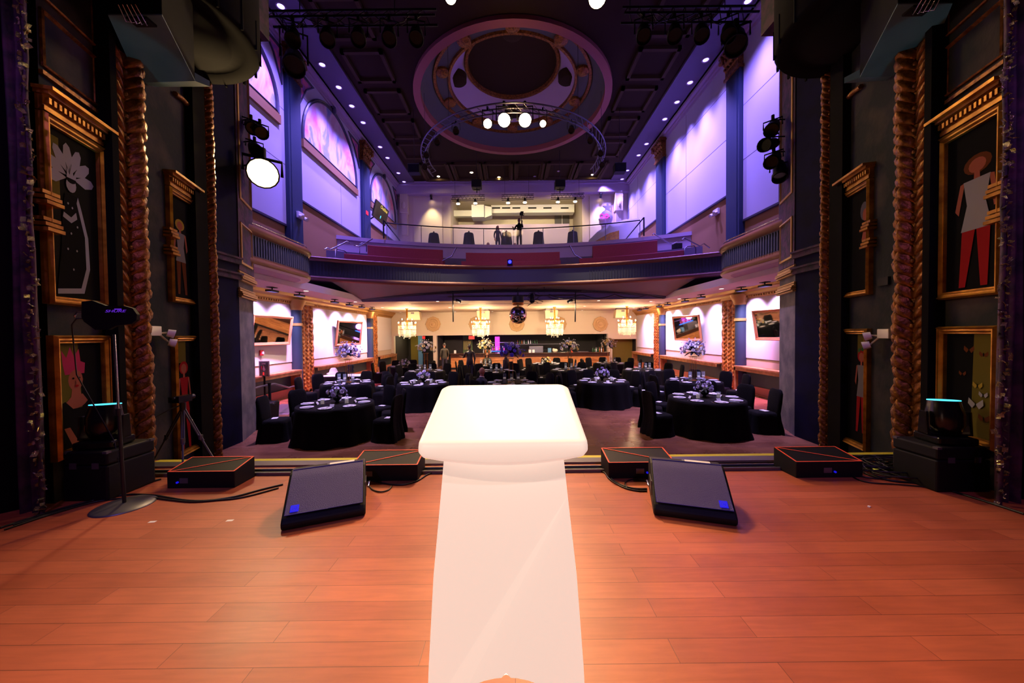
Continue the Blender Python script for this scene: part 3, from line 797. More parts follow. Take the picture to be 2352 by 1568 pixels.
for s in (-1, 1):
    nm = 'left' if s < 0 else 'right'
    def X(h): return XN + s * h
    # portal walls
    P = [(4.18, 3.05), (4.374, 3.675), (4.505, 4.1), (4.91, 5.4), (5.92, 6.68), (5.95, 7.47), (6.34, 8.41), (8.6, 8.45)]
    mi = [0, 1, 0, 1, 2, 3, 3]
    b = MB()
    for i in range(len(P) - 1):
        a, c = P[i], P[i + 1]
        z0 = HF if i >= 2 else -.1
        b.quad((X(a[0]), a[1], z0), (X(c[0]), c[1], z0), (X(c[0]), c[1], TOP), (X(a[0]), a[1], TOP), mi[i])
    b.quad((X(4.18), 3.05, -.1), (X(6.2), 3.05, -.1), (X(6.2), 3.05, TOP), (X(4.18), 3.05, TOP), 1)
    b.quad((X(4.505), 4.1, HF), (X(4.505), 4.13, HF), (X(4.505), 4.13, 0), (X(4.505), 4.1, 0), 1)
    struct(b, 'wall_portal_' + nm, [M['plaster'], M['black'], M['navy'], M['plaster2']], 'dark distressed plaster portal wall')
    foliage_column(s, 4.47, 3.93, .30, 0.0, 4.6, .12)
    foliage_column(s, 4.95, 5.52, .22, HF, 6.2, .09)
    b = MB(); WA[s].box(b, .575, .66, 0, .13, -.1, 5.0); WB[s].box(b, (uB1_ := 1.04), 1.36, 0, .1, HF, 6.5)
    struct(b, 'trim_14', M['drape'], 'dark pilaster strip beside the foliage column')
    # bands on the pilasters
    b = MB()
    for z0 in (1.55, 1.22):
        WC[s].box(b, -.08, .8, 0, .07, Zc(z0), Zc(z0) + .14)
        WC[s].box(b, -.08, .8, 0, .11, Zc(z0) + .1, Zc(z0) + .14)
    struct(b, 'trim_10', M['velvet'], 'dark red band around the blue pilaster')
    b = MB()
    for z0 in (1.22, .86):
        for k in range(5): WD[s].box(b, -.04, 1.04, 0, .06 + .03 * math.sin(k * 1.3), Zc(z0) + k * .045, Zc(z0) + k * .045 + .03)
    WD[s].ring(b, .1, .9, Zc(1.6), Zc(2.5), [(0, 0), (0, .04), (.04, .05), (.05, .02), (.07, .0)])
    WD[s].ring(b, .1, .9, Zc(3.0), Zc(6.6), [(0, 0), (0, .04), (.04, .05), (.05, .02), (.07, .0)])
    struct(b, 'trim_11', M['goldtrim'], 'ribbed gilt bands of the grey column')
    b = MB(); WD[s].box(b, 0, 1.02, .0, .02, Zc(1.45), Zc(11), 0)
    struct(b, 'column_upper_portal', M['velvet'] , 'dark red upper part of the column')
    # gilt mouldings high on the near wall
    b = MB()
    tz = WA[-1].hit(78, 170)[1]
    prof = [(0, 0), (0, .02), (.012, .03), (.025, .01), (.03, 0)]
    WA[s].ring(b, .02, .6, tz + .12, tz + .62, prof)
    WA[s].ring(b, .02, .6, tz + .72, tz + 1.5, prof)
    WA[s].box(b, 0, .63, 0, .03, tz + .04, tz + .075)
    pts = [WB[-1].hit(*p) for p in ((396, 214), (412, 226), (428, 243), (440, 264), (448, 290), (452, 320))]
    b.tube([WB[s].pt(u, .03, z) for u, z in pts], .035, 6)
    struct(b, 'trim_12', M['golddim'], 'gilt panel mouldings above the posters')
    # round canopy and red pelmet overhead
    cx, cy = X(4.62), 4.6
    b = MB().lathe([(0, 0), (.7, 0), (.72, .05), (.86, .06), (1.0, .0), (1.04, .05), (1.04, 1.2)], (cx, cy, Zc(4.0)), 40)
    for i in range(20):
        a = 2 * PI * i / 20
        b.pbox((cx + 1.02 * math.cos(a), cy + 1.02 * math.sin(a), Zc(3.99)), (.03 * math.cos(a), .03 * math.sin(a), 0), (-.02 * math.sin(a), .02 * math.cos(a), 0), (0, 0, .4))
    struct(b, 'ceiling_canopy', M['canopy'], 'dark round canopy above the side of the stage')
    b = MB().box(min(X(4.62), X(5.5)), max(X(4.62), X(5.5)), 6.2, 6.66, Zc(5.55), Zc(9)).box(min(X(4.85), X(5.5)), max(X(4.85), X(5.5)), 6.25, 6.66, Zc(5.35), Zc(5.55))
    struct(b, 'trim_13', M['velvet'], 'dark red pelmet box beside the portal')
    # curtains in the wings
    def fold(u, v, x0, x1, yy, amp, k):
        return Vector((X(x0 + (x1 - x0) * u), yy + amp * math.sin(u * k) + .01 * math.sin(v * 9 + u * 5), 6.2 * v))
    dt = thing('wing_curtain', 'black wing curtain with purple velvet edge ' + ('beside the crowned portrait' if s < 0 else 'beside the butterfly poster'), 'curtain', (X(4.3), 2.9, 0))
    off = Matrix.Translation(-Vector(dt.location))
    sh = 0 if s < 0 else -.13
    MB().grid(lambda u, v: fold(u, v, 4.08 + sh, 4.26 + sh, 2.9, .03, 14), 24, 30).xf(off).build('velvet_edge', M['velvet'], dt)
    MB().grid(lambda u, v: fold(u, v, 4.25 + sh, 6.4, 2.92, .05, 60), 90, 4).xf(off).build('black_drape', M['drape'], dt)
    b = MB(); rnd = random.Random(11 + s)
    for i in range(330):
        z = i * .0155 + .02
        a = rnd.uniform(0, 2 * PI); r = rnd.uniform(.01, .045)
        c = Vector((X(4.02 + sh) + math.cos(a) * r + .012 * math.sin(z * 7), 2.84 + math.sin(a) * r * .6, z))
        e = rnd.uniform(.012, .028)
        n_ = Vector((rnd.uniform(-1, 1), rnd.uniform(-1, 1), rnd.uniform(-1, 1))).normalized(); o = n_.orthogonal().normalized() * e; q = n_.cross(o)
        b.add([c + o, c + q, c - o, c - q], [(0, 1, 2, 3)])
    b.tube([(X(4.02 + sh) + .012 * math.sin(i * .31 * 7), 2.85, i * .31) for i in range(17)], .016, 6, 1)
    tag(b.build('tinsel_garland', [M['glitter'], M['velvet']]), 'glittering tinsel garland hanging down the purple curtain edge ' + ('on the microphone stand side' if s < 0 else 'on the cable heap side'), 'garland', 'tinsel garlands on the curtain edges')

# posters -----------------------------------------------------------
uA0, zA1 = WA[-1].hit(80, 250); _, zA0 = WA[-1].hit(98, 697)
_, zL1 = WA[-1].hit(105, 770); _, zL0 = WA[-1].hit(118, 1062)
uB0, zB1 = WB[-1].hit(378, 425); _, zB0 = WB[-1].hit(384, 692); uB1 = WB[-1].hit(446, 600)[0]
_, zC1 = WB[-1].hit(388, 771); _, zC0 = WB[-1].hit(396, 1058)
king = feathers(.42, .74, .5, 7, 0.1, PI * 1.05) + [
    (PC['blk'], [(.3, .64), (.55, .64), (.66, .52), (.7, .3), (.62, .06), (.1, .05), (.2, .3), (.24, .52)]),
    (PC['wht'], [(.55, .64), (.62, .56), (.74, .4), (.76, .2), (.62, .04), (.1, .02), (.1, .05), (.56, .07), (.68, .2), (.67, .4), (.52, .6)]),
    (PC['wht'], [(.26, .52), (.4, .5), (.5, .54), (.52, .5), (.4, .465), (.24, .49)]),
    (PC['wht'], circle2(.42, .7, .1, .045)), (PC['blk'], circle2(.42, .735, .1, .025)), (PC['wht'], [(.33, .74), (.35, .8), (.39, .76), (.43, .82), (.47, .76), (.52, .8), (.52, .74)])] + \
    [(PC['wht'], circle2(a, c, .018, .008, 5)) for a, c in ((.34, .58), (.42, .56), (.38, .4), (.48, .3), (.4, .18), (.3, .3), (.5, .45))]
picture(-1, WA[-1], uA0, .62, zA0, zA1, 'tall gilt framed poster of a caped performer with white feather crown', PC['bg'], [(PC['bgo'], [(0, .55), (.22, .55), (.22, .95), (0, .95)])] + king, cornice=True)
crown = [(PC['bgo'], [(0, 0), (.55, 0), (.45, 1), (0, 1)]), (PC['pink'], [(.12, .8), (.1, .93), (.2, .86), (.28, .96), (.36, .87), (.47, .94), (.5, .82), (.6, .8), (.58, .7), (.16, .7)]),
         (PC['skin'], circle2(.38, .64, .16, .1)), (PC['skin'], [(.3, .58), (.46, .58), (.5, .46), (.26, .46)]), (PC['skin'], [(.12, .42), (.3, .5), (.52, .5), (.64, .42), (.5, .38), (.3, .36)]),
         (PC['blk'], [(.0, .42), (.14, .45), (.3, .37), (.5, .37), (.66, .44), (.85, .38), (.95, 0), (.0, 0)]), (PC['skin'], [(.1, .2), (.22, .2), (.42, .02), (.28, .0)]),
         (PC['blk'], circle2(.32, .66, .025, .01, 6)), (PC['blk'], circle2(.45, .66, .025, .01, 6)), (PC['red'], circle2(.39, .585, .045, .012, 8)), (PC['skin'], circle2(.39, .625, .018, .02, 6))]
picture(-1, WA[-1], uA0 + .02, .6, zL0, zL1, 'gilt framed portrait poster of a smiling performer in a pink crown', PC['bgb'], crown)
picture(-1, WB[-1], uB0, uB1, zB0, zB1, 'narrow gilt framed poster of a performer in a silver minidress', PC['bgb'], body(.42, .78, .74, .5, PC['silver'], PC['brn'], PC['yel']), cornice=True)
picture(-1, WB[-1], uB0 + .02, uB1, zC0, zC1, 'narrow gilt framed poster of a red haired figure behind the tripod', PC['bgb'], [(PC['bgo'], [(0, .8), (.5, .8), (.5, 1), (0, 1)])] + body(.38, .8, .8, .5, PC['red'], PC['red'], PC['red']))
picture(1, WA[1], uA0, .62, zA0, zA1, 'tall gilt framed poster of a performer in white shorts', PC['bgb'], [(PC['yel'], [(.2, .12), (.3, .1), (.34, .5), (.24, .5)])] + body(.4, .82, .8, .62, PC['wht'], PC['red'], PC['brn']), cornice=True)
bf = [(PC['bgo'], [(0, 0), (.45, 0), (.4, 1), (0, 1)])]
for a, c, r, m in ((.5, .84, .1, 'brn'), (.2, .8, .08, 'brn'), (.62, .6, .07, 'brn'), (.3, .5, .09, 'yel'), (.18, .42, .08, 'wht'), (.32, .32, .14, 'wht'), (.15, .2, .1, 'brn')):
    bf += [(PC[m], [(a, c), (a - r, c + r * .4), (a - r * 1.1, c), (a - r * .5, c - r * .3)]), (PC[m], [(a, c), (a + r, c + r * .4), (a + r * 1.1, c), (a + r * .5, c - r * .3)]), (PC['blk'], circle2(a, c, .012, .02, 6))]
picture(1, WA[1], uA0 + .02, .6, zL0, zL1, 'gilt framed poster with brown butterflies and yellow flowers', PC['bgb'], bf)
picture(1, WB[1], uB0, uB1, zB0, zB1, 'narrow gilt framed poster of a long haired profile', PC['bgb'], [(PC['grey'], circle2(.2, .78, .16, .09)), (PC['skin'], circle2(.16, .74, .1, .06)), (PC['skin'], [(.05, .6), (.2, .62), (.3, .5), (.05, .45)])], cornice=True)
picture(1, WB[1], uB0 + .02, uB1, zC0, zC1, 'narrow gilt framed poster of a figure with red flowers in the hair', PC['bgb'], [(PC['bgo'], [(0, .8), (.4, .8), (.4, 1), (0, 1)])] + body(.22, .84, .74, .42, PC['silver'], PC['red'], PC['red']) + [(PC['grn'], circle2(.16, .86, .05, .02, 6)), (PC['grn'], circle2(.3, .85, .05, .02, 6))])

# emergency lights and sign on the portal walls
def emergency(name_loc, W, u, z, label, rz=None, flip=1):
    t = thing('emergency_light', label, 'emergency light', W.pt(u, 0, z))
    off = Matrix.Translation(-Vector(t.location))
    b = MB(); W.box(b, u - .14, u + .06, 0, .08, z - .06, z + .06); b.xf(off).build('housing', M['china'], t, bevel=.008)
    for k in (0, 1):
        b = MB(); c = W.pt(u + .12 + .02 * k, .1, z - .02 - .12 * k); b.cyl(c, c + (W.n + W.u * .6 * flip).normalized() * .07 + Vector((0, 0, -.02)), .045, .055, 14); b.xf(off).build('lamp_head', M['china'], t)
        b = MB(); b.cyl(W.pt(u + .06, .04, z - .03), c, .012, n=6); b.xf(off).build('swivel_arm', M['china'], t)
    return t
u, z = WB[-1].hit(346, 760); emergency(0, WB[-1], u, z, 'white twin-head emergency light above the microphone stand')
u, z = WB[1].hit(2040, 766); emergency(0, WB[1], u, z, 'white twin-head emergency light with one drooping lamp')
u, z = WB[1].hit(2034, 646)
b = MB(); WB[1].box(b, u - .09, u + .09, 0, .03, z - .05, z + .05); b2 = b
o = b.build('unlit_sign', M['black']); tag(o, 'small dark unlit sign above the twin-head emergency light', 'sign')
# ================================================================== ON THE STAGE
# lectern ------------------------------------------------------------
px0 = -0.035
t = thing('lectern', 'glowing white plastic lectern at the centre of the stage', 'lectern', (px0, 1.42, 0))
b = MB()
prof = [(-.302, 0), (-.292, .2), (-.268, .55), (-.236, .85), (-.215, 1.06), (.215, 1.06), (.236, .85), (.268, .55), (.292, .2), (.302, 0), (.215, 0)]
prof += [(.215 * math.cos(a), .175 * math.sin(a)) for a in [PI * k / 16 for k in range(1, 8)]]
prof += [(.018, .174), (.0, .192), (-.018, .174)]
prof += [(.215 * math.cos(a), .175 * math.sin(a)) for a in [PI * k / 16 for k in range(9, 16)]] + [(-.215, 0)]
n = len(prof)
fr = [Vector((x, -.13 - .02 * (1 - (x / .3) ** 2), z)) for x, z in prof]
bk = [Vector((x * .97, .16, z + (.05 if z > 1 else 0))) for x, z in prof]
b.loops([fr, bk], 0, False, True, True, True)
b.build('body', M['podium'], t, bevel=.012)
# sloping top with rounded corners and bulging near lip
def rr(hw, hd, r, n=6):
    P = []
    for sx, sy, a0 in ((1, 1, 0), (-1, 1, PI / 2), (-1, -1, PI), (1, -1, 1.5 * PI)):
        r_ = r if sy > 0 else max(.012, r - .022)
        for k in range(n + 1):
            a = a0 + PI / 2 * k / n; P.append((sx * (hw - r_) + r_ * math.cos(a), sy * (hd - r_) + r_ * math.sin(a)))
    P = [(x * (1 if y > 0 else 1.0), y) for x, y in P]
    out = []
    for i in range(len(P)):
        a, c = Vector((*P[i], 0)), Vector((*P[(i + 1) % len(P)], 0)); m = max(1, int((c - a).length / .05))
        out += [tuple(a.lerp(c, k / m)[:2]) for k in range(m)]
    return out
def topz(x, y, dz): return Vector((x, y, 1.145 + y * .30 + dz))
def low(x, y): return -.035 - (.034 * (1 - (x / .3) ** 2) * (1 if y < 0 else .4))
b = MB(); hw, hd = .296, .235
O = lambda e: rr(hw + e, hd + e, .05 + e)
Ls = [[topz(x, y, .0) for x, y in O(-.03)], [topz(x, y, .0) for x, y in O(-.012)], [topz(x, y, -.006) for x, y in O(-.002)], [topz(x, y, -.02) for x, y in O(0)],
      [topz(x, y, low(x, y) * .8 - .004) for x, y in O(0)], [topz(x, y, low(x, y) - .01) for x, y in O(-.01)], [topz(x, y, low(x, y) - .014) for x, y in O(-.04)]]
b.loops(Ls, 0, True, True, True, True)
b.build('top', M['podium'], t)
b = MB().tube([(-.2 + .4 * k / 10, .215, 1.145 + .215 * .3 + .004) for k in range(11)], .006, 6)

# wedge monitors ------------------------------------------------------
def wedge(loc, rz, label, badge):
    t = thing('floor_monitor', label, 'monitor speaker', loc, rz, 'blue lit wedge monitors')
    W_ = .585
    pr = [(.0, .02), (.0, .055), (.03, .085), (.36, .300), (.42, .318), (.56, .29), (.60, .1), (.56, .0), (.02, .0)]
    b = MB(); b.prism(pr, lambda a, c, k: Vector((-W_ / 2 + W_ * k, a, c)))
    cab = b.build('cabinet', M['black'], t, bevel=.014)
    b = MB()
    a, c = Vector((0, .035, .098)), Vector((0, .375, .3185))
    e = (c - a).normalized(); nrm = Vector((0, -e.z, e.y))
    def gp(u, v): 
        q = a.lerp(c, v); curl = max(0, v - .86) / .14
        return Vector((-W_ / 2 + .022 + (W_ - .044) * u, q.y + curl * .03, q.z - curl * .004)) + nrm * .006
    b.grid(gp, 6, 12, sm=True)
    g = b.build('grille', M['bluelitgrille'], t)
    b = MB(); P = [gp(0, 0), gp(1, 0), gp(1, 1), gp(0, 1)]
    b.tube([p + nrm * .002 for p in P], .0035, 6, closed=True); b.build('grille_edging', mat('blue_light_edge', (40, 36, 150), .4), g)  # edging carries the blue light in its own colour
    u0 = .06 if badge < 0 else .84
    b = MB(); q = [gp(u0, .05), gp(u0 + .105, .05), gp(u0 + .105, .19), gp(u0, .19)]; b.poly([p + nrm * .003 for p in q], 0)
    cc = (q[0] + q[2]) / 2 + nrm * .004; ux = (q[1] - q[0]).normalized(); uy = (q[3] - q[0]).normalized()
    def ringp(r, a0=0, a1=2 * PI, n=16): return [cc + ux * r * math.cos(a0 + (a1 - a0) * i / n) + uy * r * math.sin(a0 + (a1 - a0) * i / n) for i in range(n + 1)]
    b.loops([ringp(.02), ringp(.024)], 1, False, False); b.loops([ringp(.009, .5, 5.2), ringp(.013, .5, 5.2)], 1, False, False)
    b.loops([q[0:4] + [q[0]], [cc + (p - cc) * .9 for p in q + [q[0]]]], 1, False, False)
    b.xf(Matrix.Translation(nrm * .0005)).build('badge', [M['bluelogo'], mat('badge_line', (90, 90, 240), .4)], g)
    b = MB(); s_ = -1 if badge > 0 else 1
    b.box(s_ * (W_ / 2 + .001) - .004, s_ * (W_ / 2 + .001) + .004, .2, .36, .08, .2, 0).tube([(s_ * (W_ / 2 + .02), .24, .14), (s_ * (W_ / 2 + .03), .3, .16), (s_ * (W_ / 2 + .02), .34, .14)], .008, 6, 1)
    b.build('side_handle', [M['steel'], M['chrome']], cab)
    b = MB().box(.0, .2, .43, .47, .313, .318).box(-.02, .18, .465, .47, .308, .313); b.build('top_strip', M['tape'], t)
    pass
    return t
p1, p2 = at(648, 1222, Z=0), at(836, 1186, Z=0)
wedge((p1 + p2) / 2, math.atan2((p2 - p1).y, (p2 - p1).x), 'blue lit wedge monitor with square badge at its outer corner, beside the white floor tapes', -1)
p1, p2 = at(1507, 1186, Z=0), at(1690, 1211, Z=0)
wedge((p1 + p2) / 2, math.atan2((p2 - p1).y, (p2 - p1).x), 'blue lit wedge monitor with cable bundle running out behind it', 1)

# low front speakers with orange tape ---------------------------------
def front_fill(x0, x1, y0, y1, skew, label, flip):
    t = thing('front_speaker', label, 'speaker', ((x0 + x1) / 2, y0, 0), 0, 'low black speakers outlined in orange tape')
    hw = (x1 - x0) / 2; D = y1 - y0; zf, zb = .158, .212
    b = MB(); b.prism([(0, 0), (0, zf), (D, zb), (D, 0)], lambda a, c, k: Vector((-hw + 2 * hw * k, a, c))); b.build('cabinet', M['black'], t, bevel=.006)
    def tp(u, v, e=.0015): return Vector((-hw + 2 * hw * u, D * v, zf + (zb - zf) * v + e))
    def strip(mb, a, c, w_=.013):
        a, c = Vector(a), Vector(c); d = (c - a).normalized(); nn = d.cross(Vector((0, 0, 1))).normalized() * w_ / 2
        mb.add([a - nn, c - nn, c + nn, a + nn, a - nn + Vector((0, 0, .002)), c - nn + Vector((0, 0, .002)), c + nn + Vector((0, 0, .002)), a + nn + Vector((0, 0, .002))], [(0, 1, 2, 3), (4, 5, 6, 7), (0, 1, 5, 4), (2, 3, 7, 6), (1, 2, 6, 5), (3, 0, 4, 7)])
    b = MB(); e = .012
    for a, c in (((e, e * 2), (1 - e, e * 2)), ((1 - e, e * 2), (1 - e, 1 - e * 2)), ((1 - e, 1 - e * 2), (e, 1 - e * 2)), ((e, 1 - e * 2), (e, e * 2)), ((e, e * 2), (1 - e, 1 - e * 2)) if not flip else ((e, 1 - e * 2), (1 - e, e * 2))):
        strip(b, tp(*a), tp(*c))
    b.build('tape_outline', M['orange'], t)
    b = MB().box(-.06 if flip else -.2, .02 if flip else -.12, -.004, .001, .05, .1, 0); b.build('connector_panel', M['steel'], t)
    b = MB().cyl((.05 if flip else -.22, -.012, .06), (.05 if flip else -.22, .0, .06), .01, n=8); b.build('plug', M['bluelogo'], t)
    return t
front_fill(-3.34, -2.69, 3.33, 3.60, 0, 'low black speaker taped in orange, nearest the tripod', False)
front_fill(-1.62, -.955, 3.45, 3.75, 0, 'low black speaker taped in orange, behind the wedge monitor on the tripod side', False)
front_fill(.95, 1.62, 3.45, 3.75, 0, 'low black speaker taped in orange, behind the wedge monitor on the cable heap side', True)
front_fill(2.8, 3.46, 3.42, 3.72, 0, 'low black speaker taped in orange, nearest the cable heap', True)

# cases with moving heads ----------------------------------------------
def road_case(x0, x1, y0, y1, h, label):
    t = thing('equipment_case', label, 'case', ((x0 + x1) / 2, (y0 + y1) / 2, 0))
    hw, hd = (x1 - x0) / 2, (y1 - y0) / 2
    bd = MB().box(-hw, hw, -hd, hd, .0, h * .72).build('body', M['black'], t, bevel=.015)
    ld = MB().box(-hw, hw, -hd, hd, h * .73, h).build('lid', M['black'], t, bevel=.015)
    for k in (-1, 1): MB().box(k * hw * .5 - .03, k * hw * .5 + .03, -hd - .006, -hd, h * .66, h * .78).build('latch', M['steel'], bd)
    for k in (-1, 1):
        for q in (-1, 1): MB().box(k * hw - .02 * (k > 0) * 2 + .0, k * hw + .02 * (k < 0) * 2, q * hd - .02 * (q > 0) * 2, q * hd + .02 * (q < 0) * 2, h * .96, h + .004).build('corner_guard', M['steel'], ld)
    return t
road_case(-4.02, -3.62, 3.08, 3.5, .44, 'black equipment case below the crowned portrait')
road_case(3.78, 4.26, 3.08, 3.45, .40, 'black equipment case below the butterfly poster')
def moving_head(x, y, z, rz, label):
    t = thing('moving_head_light', label, 'stage light', (x, y, z), rz, 'moving head lights on cases')
    MB().box(-.15, .15, -.13, .13, 0, .07).build('base', M['blackgloss'], t, bevel=.015)
    b = MB()
    for k in (-1, 1): b.prism([(-.05, 0), (.05, 0), (.035, .22), (-.035, .22)], lambda a, c, q, k=k: Vector((k * .165 + .02 * (q - .5), a, .07 + c)))
    b.box(-.175, .175, -.05, .05, .07, .09); yk = b.build('yoke', M['blackgloss'], t, bevel=.006)
    ax = Vector((0, .10, 1)).normalized(); c = Vector((0, 0, .22))
    b = MB().lathe([(.0, -.14), (.09, -.13), (.12, -.06), (.125, .05), (.11, .12), (.105, .165)], c, 24, ax=ax); hd_ = b.build('head', M['blackgloss'], t)
    b = MB().lathe([(.105, .163), (.105, .172), (.09, .172), (.088, .163)], c, 24, ax=ax, mi=0).lathe([(.088, .160), (0, .160)], c, 24, ax=ax, mi=1); b.build('lens', [M['cyan'], M['blackgloss']], hd_)
    return t
moving_head(-3.84, 3.26, .445, .2, 'moving head light with cyan rim in front of the crowned portrait')
moving_head(4.04, 3.24, .405, -.2, 'moving head light with cyan rim in front of the butterfly poster')
for x, y, tx, ty in ((-3.84, 3.28, -4.2, 3.85), (4.04, 3.26, 4.42, 3.85)):
    lamp('moving_head_beam', 'SPOT', (x, y, .85), 26, (.25, .85, 1.0), (tx, ty, Zc(3.1)), 17, .3, .05)

# hanging loudspeakers over the wings ------------------------------------
for s, pxs in ((-1, ((248, 35), (372, 35), (448, 186), (318, 190))), (1, ((2188, 8), (2062, 10), (1975, 178), (2120, 172)))):
    pts = [at(*p, Z=Zc(3.12)) for p in pxs]
    c = sum(pts, Vector()) / 4
    t = thing('hanging_loudspeaker', 'loudspeaker hung high with teal lit underside, ' + ('above the caped performer poster' if s < 0 else 'above the white shorts poster'), 'loudspeaker', c, 0, 'hanging loudspeakers above the wings')
    off = Matrix.Translation(-c)
    b = MB(); top = [p + Vector((0, 0, 1.3)) for p in pts]; b.loops([[p + Vector((0, 0, .012)) for p in pts], top], 0, False, True, True, True); b.xf(off).build('cabinet', M['canopy'], t, bevel=.01)
    b = MB(); b.loops([pts, [p + Vector((0, 0, .012)) for p in pts]], 0, False, True, True, True); b.xf(off).build('underside', M['cyanlitpanel'], t)
    b = MB(); m = (pts[2] + pts[3]) / 2; e = (pts[2] - pts[3]); 
    b.add([pts[3], pts[2], pts[2] + Vector((-s * .06, .14, .03)), pts[3] + Vector((-s * .1, .10, .02)), pts[3] + Vector((0, 0, .1)), pts[2] + Vector((0, 0, .1)), pts[2] + Vector((-s * .06, .14, .1)), pts[3] + Vector((-s * .1, .10, .1))], [(0, 1, 2, 3), (4, 5, 6, 7), (0, 1, 5, 4), (1, 2, 6, 5), (2, 3, 7, 6), (3, 0, 4, 7)])
    b.xf(off).build('rear_lip', M['cyanlitpanel'], t)
    b = MB(); q = (pts[0] + pts[1]) / 2 + Vector((0, .07, 0)); u = (pts[1] - pts[0]).normalized()
    b.pbox(q - u * .1 + Vector((0, -.06, -.02)), u * .2, (0, .1, 0), (0, 0, .02), 0)
    for k in range(5): b.tube([q + u * (-.07 + .03 * k), q + u * (-.1 + .05 * k) + Vector((0, -.06, -.05 - .01 * k)), q + u * (-.06 + .04 * k) + Vector((0, -.16, .02))], .006, 6, 1)
    b.xf(off).build('hanging_clamp', [M['black'], M['chrome']], t)

# microphone stand with antenna paddle ------------------------------------
bs = at(286, 1161, Z=0); tp_ = at(262, 768, Y=bs.y)
t = thing('antenna_stand', 'round based microphone stand holding a black antenna paddle', 'stand', bs)
MB().lathe([(0, .028), (.05, .03), (.12, .02), (.19, .012), (.205, .004), (.205, 0)], n=32).build('base', M['steel'], t)
top = tp_ - bs
MB().cyl((0, 0, .02), (top.x * .55, 0, top.z * .55), .013, n=10).build('lower_tube', M['cable'], t)
MB().cyl((top.x * .53, 0, top.z * .53), (top.x, 0, top.z), .009, n=10).build('upper_tube', M['chrome'], t)
MB().cyl((top.x * .53, 0, top.z * .53), (top.x * .56, 0, top.z * .53 + .06), .02, n=10).build('clutch', M['cable'], t)
y0 = bs.y - .03
tp = thing('antenna_paddle', 'black fin shaped antenna paddle with violet lettering', 'antenna', at(256, 765, Y=y0))
off = Matrix.Translation(-Vector(tp.location))
out = [(191, 693), (215, 690), (246, 702), (290, 703), (308, 708), (318, 722), (317, 735), (306, 743), (270, 748), (252, 757), (222, 757), (196, 738), (191, 728)]
P = [at(x, y, Y=y0) for x, y in out]
b = MB(); b.loops([[p + Vector((0, -.012, 0)) for p in P], [p + Vector((0, .012, 0)) for p in P]], 0, False, True, True, True)
b.xf(off).build('fin', M['black'], tp, bevel=.006)
b = MB().tube([at(191, 717, Y=y0), at(178, 717, Y=y0), at(171, 725, Y=y0), at(176, 731, Y=y0), at(190, 731, Y=y0)], .008, 8); b.xf(off).build('handle', M['chrome'], tp)
b = MB().tube([at(176, 731, Y=y0), at(165, 745, Y=y0), at(168, 780, Y=y0 + .1), at(176, 860, Y=y0 + .15), (bs.x - .3, bs.y + .2, .5), (bs.x - .1, bs.y + .1, .02)], .005, 6); b.xf(off).build('cord', M['cable'], tp)
text_mesh('logo_lettering', 'SHURE', .05, M['purpletext'], tp, Matrix.Translation(at(264, 717, Y=y0 - .015) - Vector(tp.location)) @ Matrix.Rotation(PI / 2, 4, 'X') @ Matrix.Diagonal((1.15, .62, 1, 1)), .3, 'CENTER')
b = MB(); q = at(271, 711, Y=y0 - .0135); b.box(q.x - .03, q.x + .03, q.y - .001, q.y, q.z + .0, q.z + .009); b.xf(off).build('logo_bar', M['purpletext'], tp)

# tripod with video camera ----------------------------------------------------
hub = at(420, 935, Y=3.8)
t = thing('camera_tripod', 'black tripod with small video camera beside the portal wall', 'tripod', (hub.x, hub.y, 0))
hz = hub.z
for k, (fx, fy) in enumerate(((at(347, 1070, Z=0) - Vector((hub.x, hub.y, 0))).xy, (.15, -.18), (.30, .08))):
    b = MB(); 
    for q in (-.012, .012): b.cyl((q, 0, hz), (fx * .55 + q, fy * .55, hz * .45), .008, n=6)
    b.cyl((fx * .5, fy * .5, hz * .5), (fx, fy, .01), .009, n=6).sph((fx, fy, .012), .014, 8, 5).cyl((fx * .5, fy * .5, hz * .5 - .02), (fx * .5, fy * .5, hz * .5 + .03), .02, n=8)
    b.build('leg', M['steel'] if k else M['cable'], t)
b = MB().cyl((0, 0, hz - .04), (0, 0, hz + .05), .028, n=12).cyl((0, 0, hz * .5), (0, 0, hz), .012, n=8); b.build('head', M['cable'], t)
b = MB().tube([(0, 0, hz + .03), (-.05, -.08, hz + .0), (-.1, -.2, hz - .06)], .007, 6); b.build('pan_handle', M['cable'], t)
b = MB().box(-.035, .035, -.08, .08, hz + .06, hz + .13).cyl((0, .08, hz + .1), (0, .13, hz + .1), .026, n=14).box(-.1, -.04, -.06, -.05, hz + .06, hz + .12).cyl((0, -.08, hz + .11), (0, -.11, hz + .115), .014, n=10); 
o = tag(b.build('video_camera', M['blackgloss'], loc=(hub.x, hub.y, 0)), 'small black video camera mounted on the tripod', 'camera')
b.build  # body built above

# cables ------------------------------------------------------------------------
def cable(pxs, r, label, z=.008, name='cable', group=None):
    P = [at(x, y, Z=z) for x, y in pxs]; Q = []
    for i in range(len(P) - 1):
        p0, p1, p2, p3 = P[max(0, i - 1)], P[i], P[i + 1], P[min(len(P) - 1, i + 2)]
        for k in range(5):
            t_ = k / 5; Q.append(.5 * ((2 * p1) + (-p0 + p2) * t_ + (2 * p0 - 5 * p1 + 4 * p2 - p3) * t_ ** 2 + (-p0 + 3 * p1 - 3 * p2 + p3) * t_ ** 3))
    Q.append(P[-1])
    o = MB().tube(Q, r, 6).build(name, M['cable']); return tag(o, label, 'cable', group)
cable([(650, 1112), (600, 1124), (540, 1140), (480, 1149), (430, 1149), (390, 1143), (350, 1137), (290, 1136), (200, 1152), (100, 1180), (0, 1212)], .009, 'black cable curving past the speaker by the tripod to the wings')
cable([(370, 1100), (330, 1110), (300, 1118), (240, 1140), (140, 1172), (30, 1205)], .009, 'black cable running along the wing behind the round base')
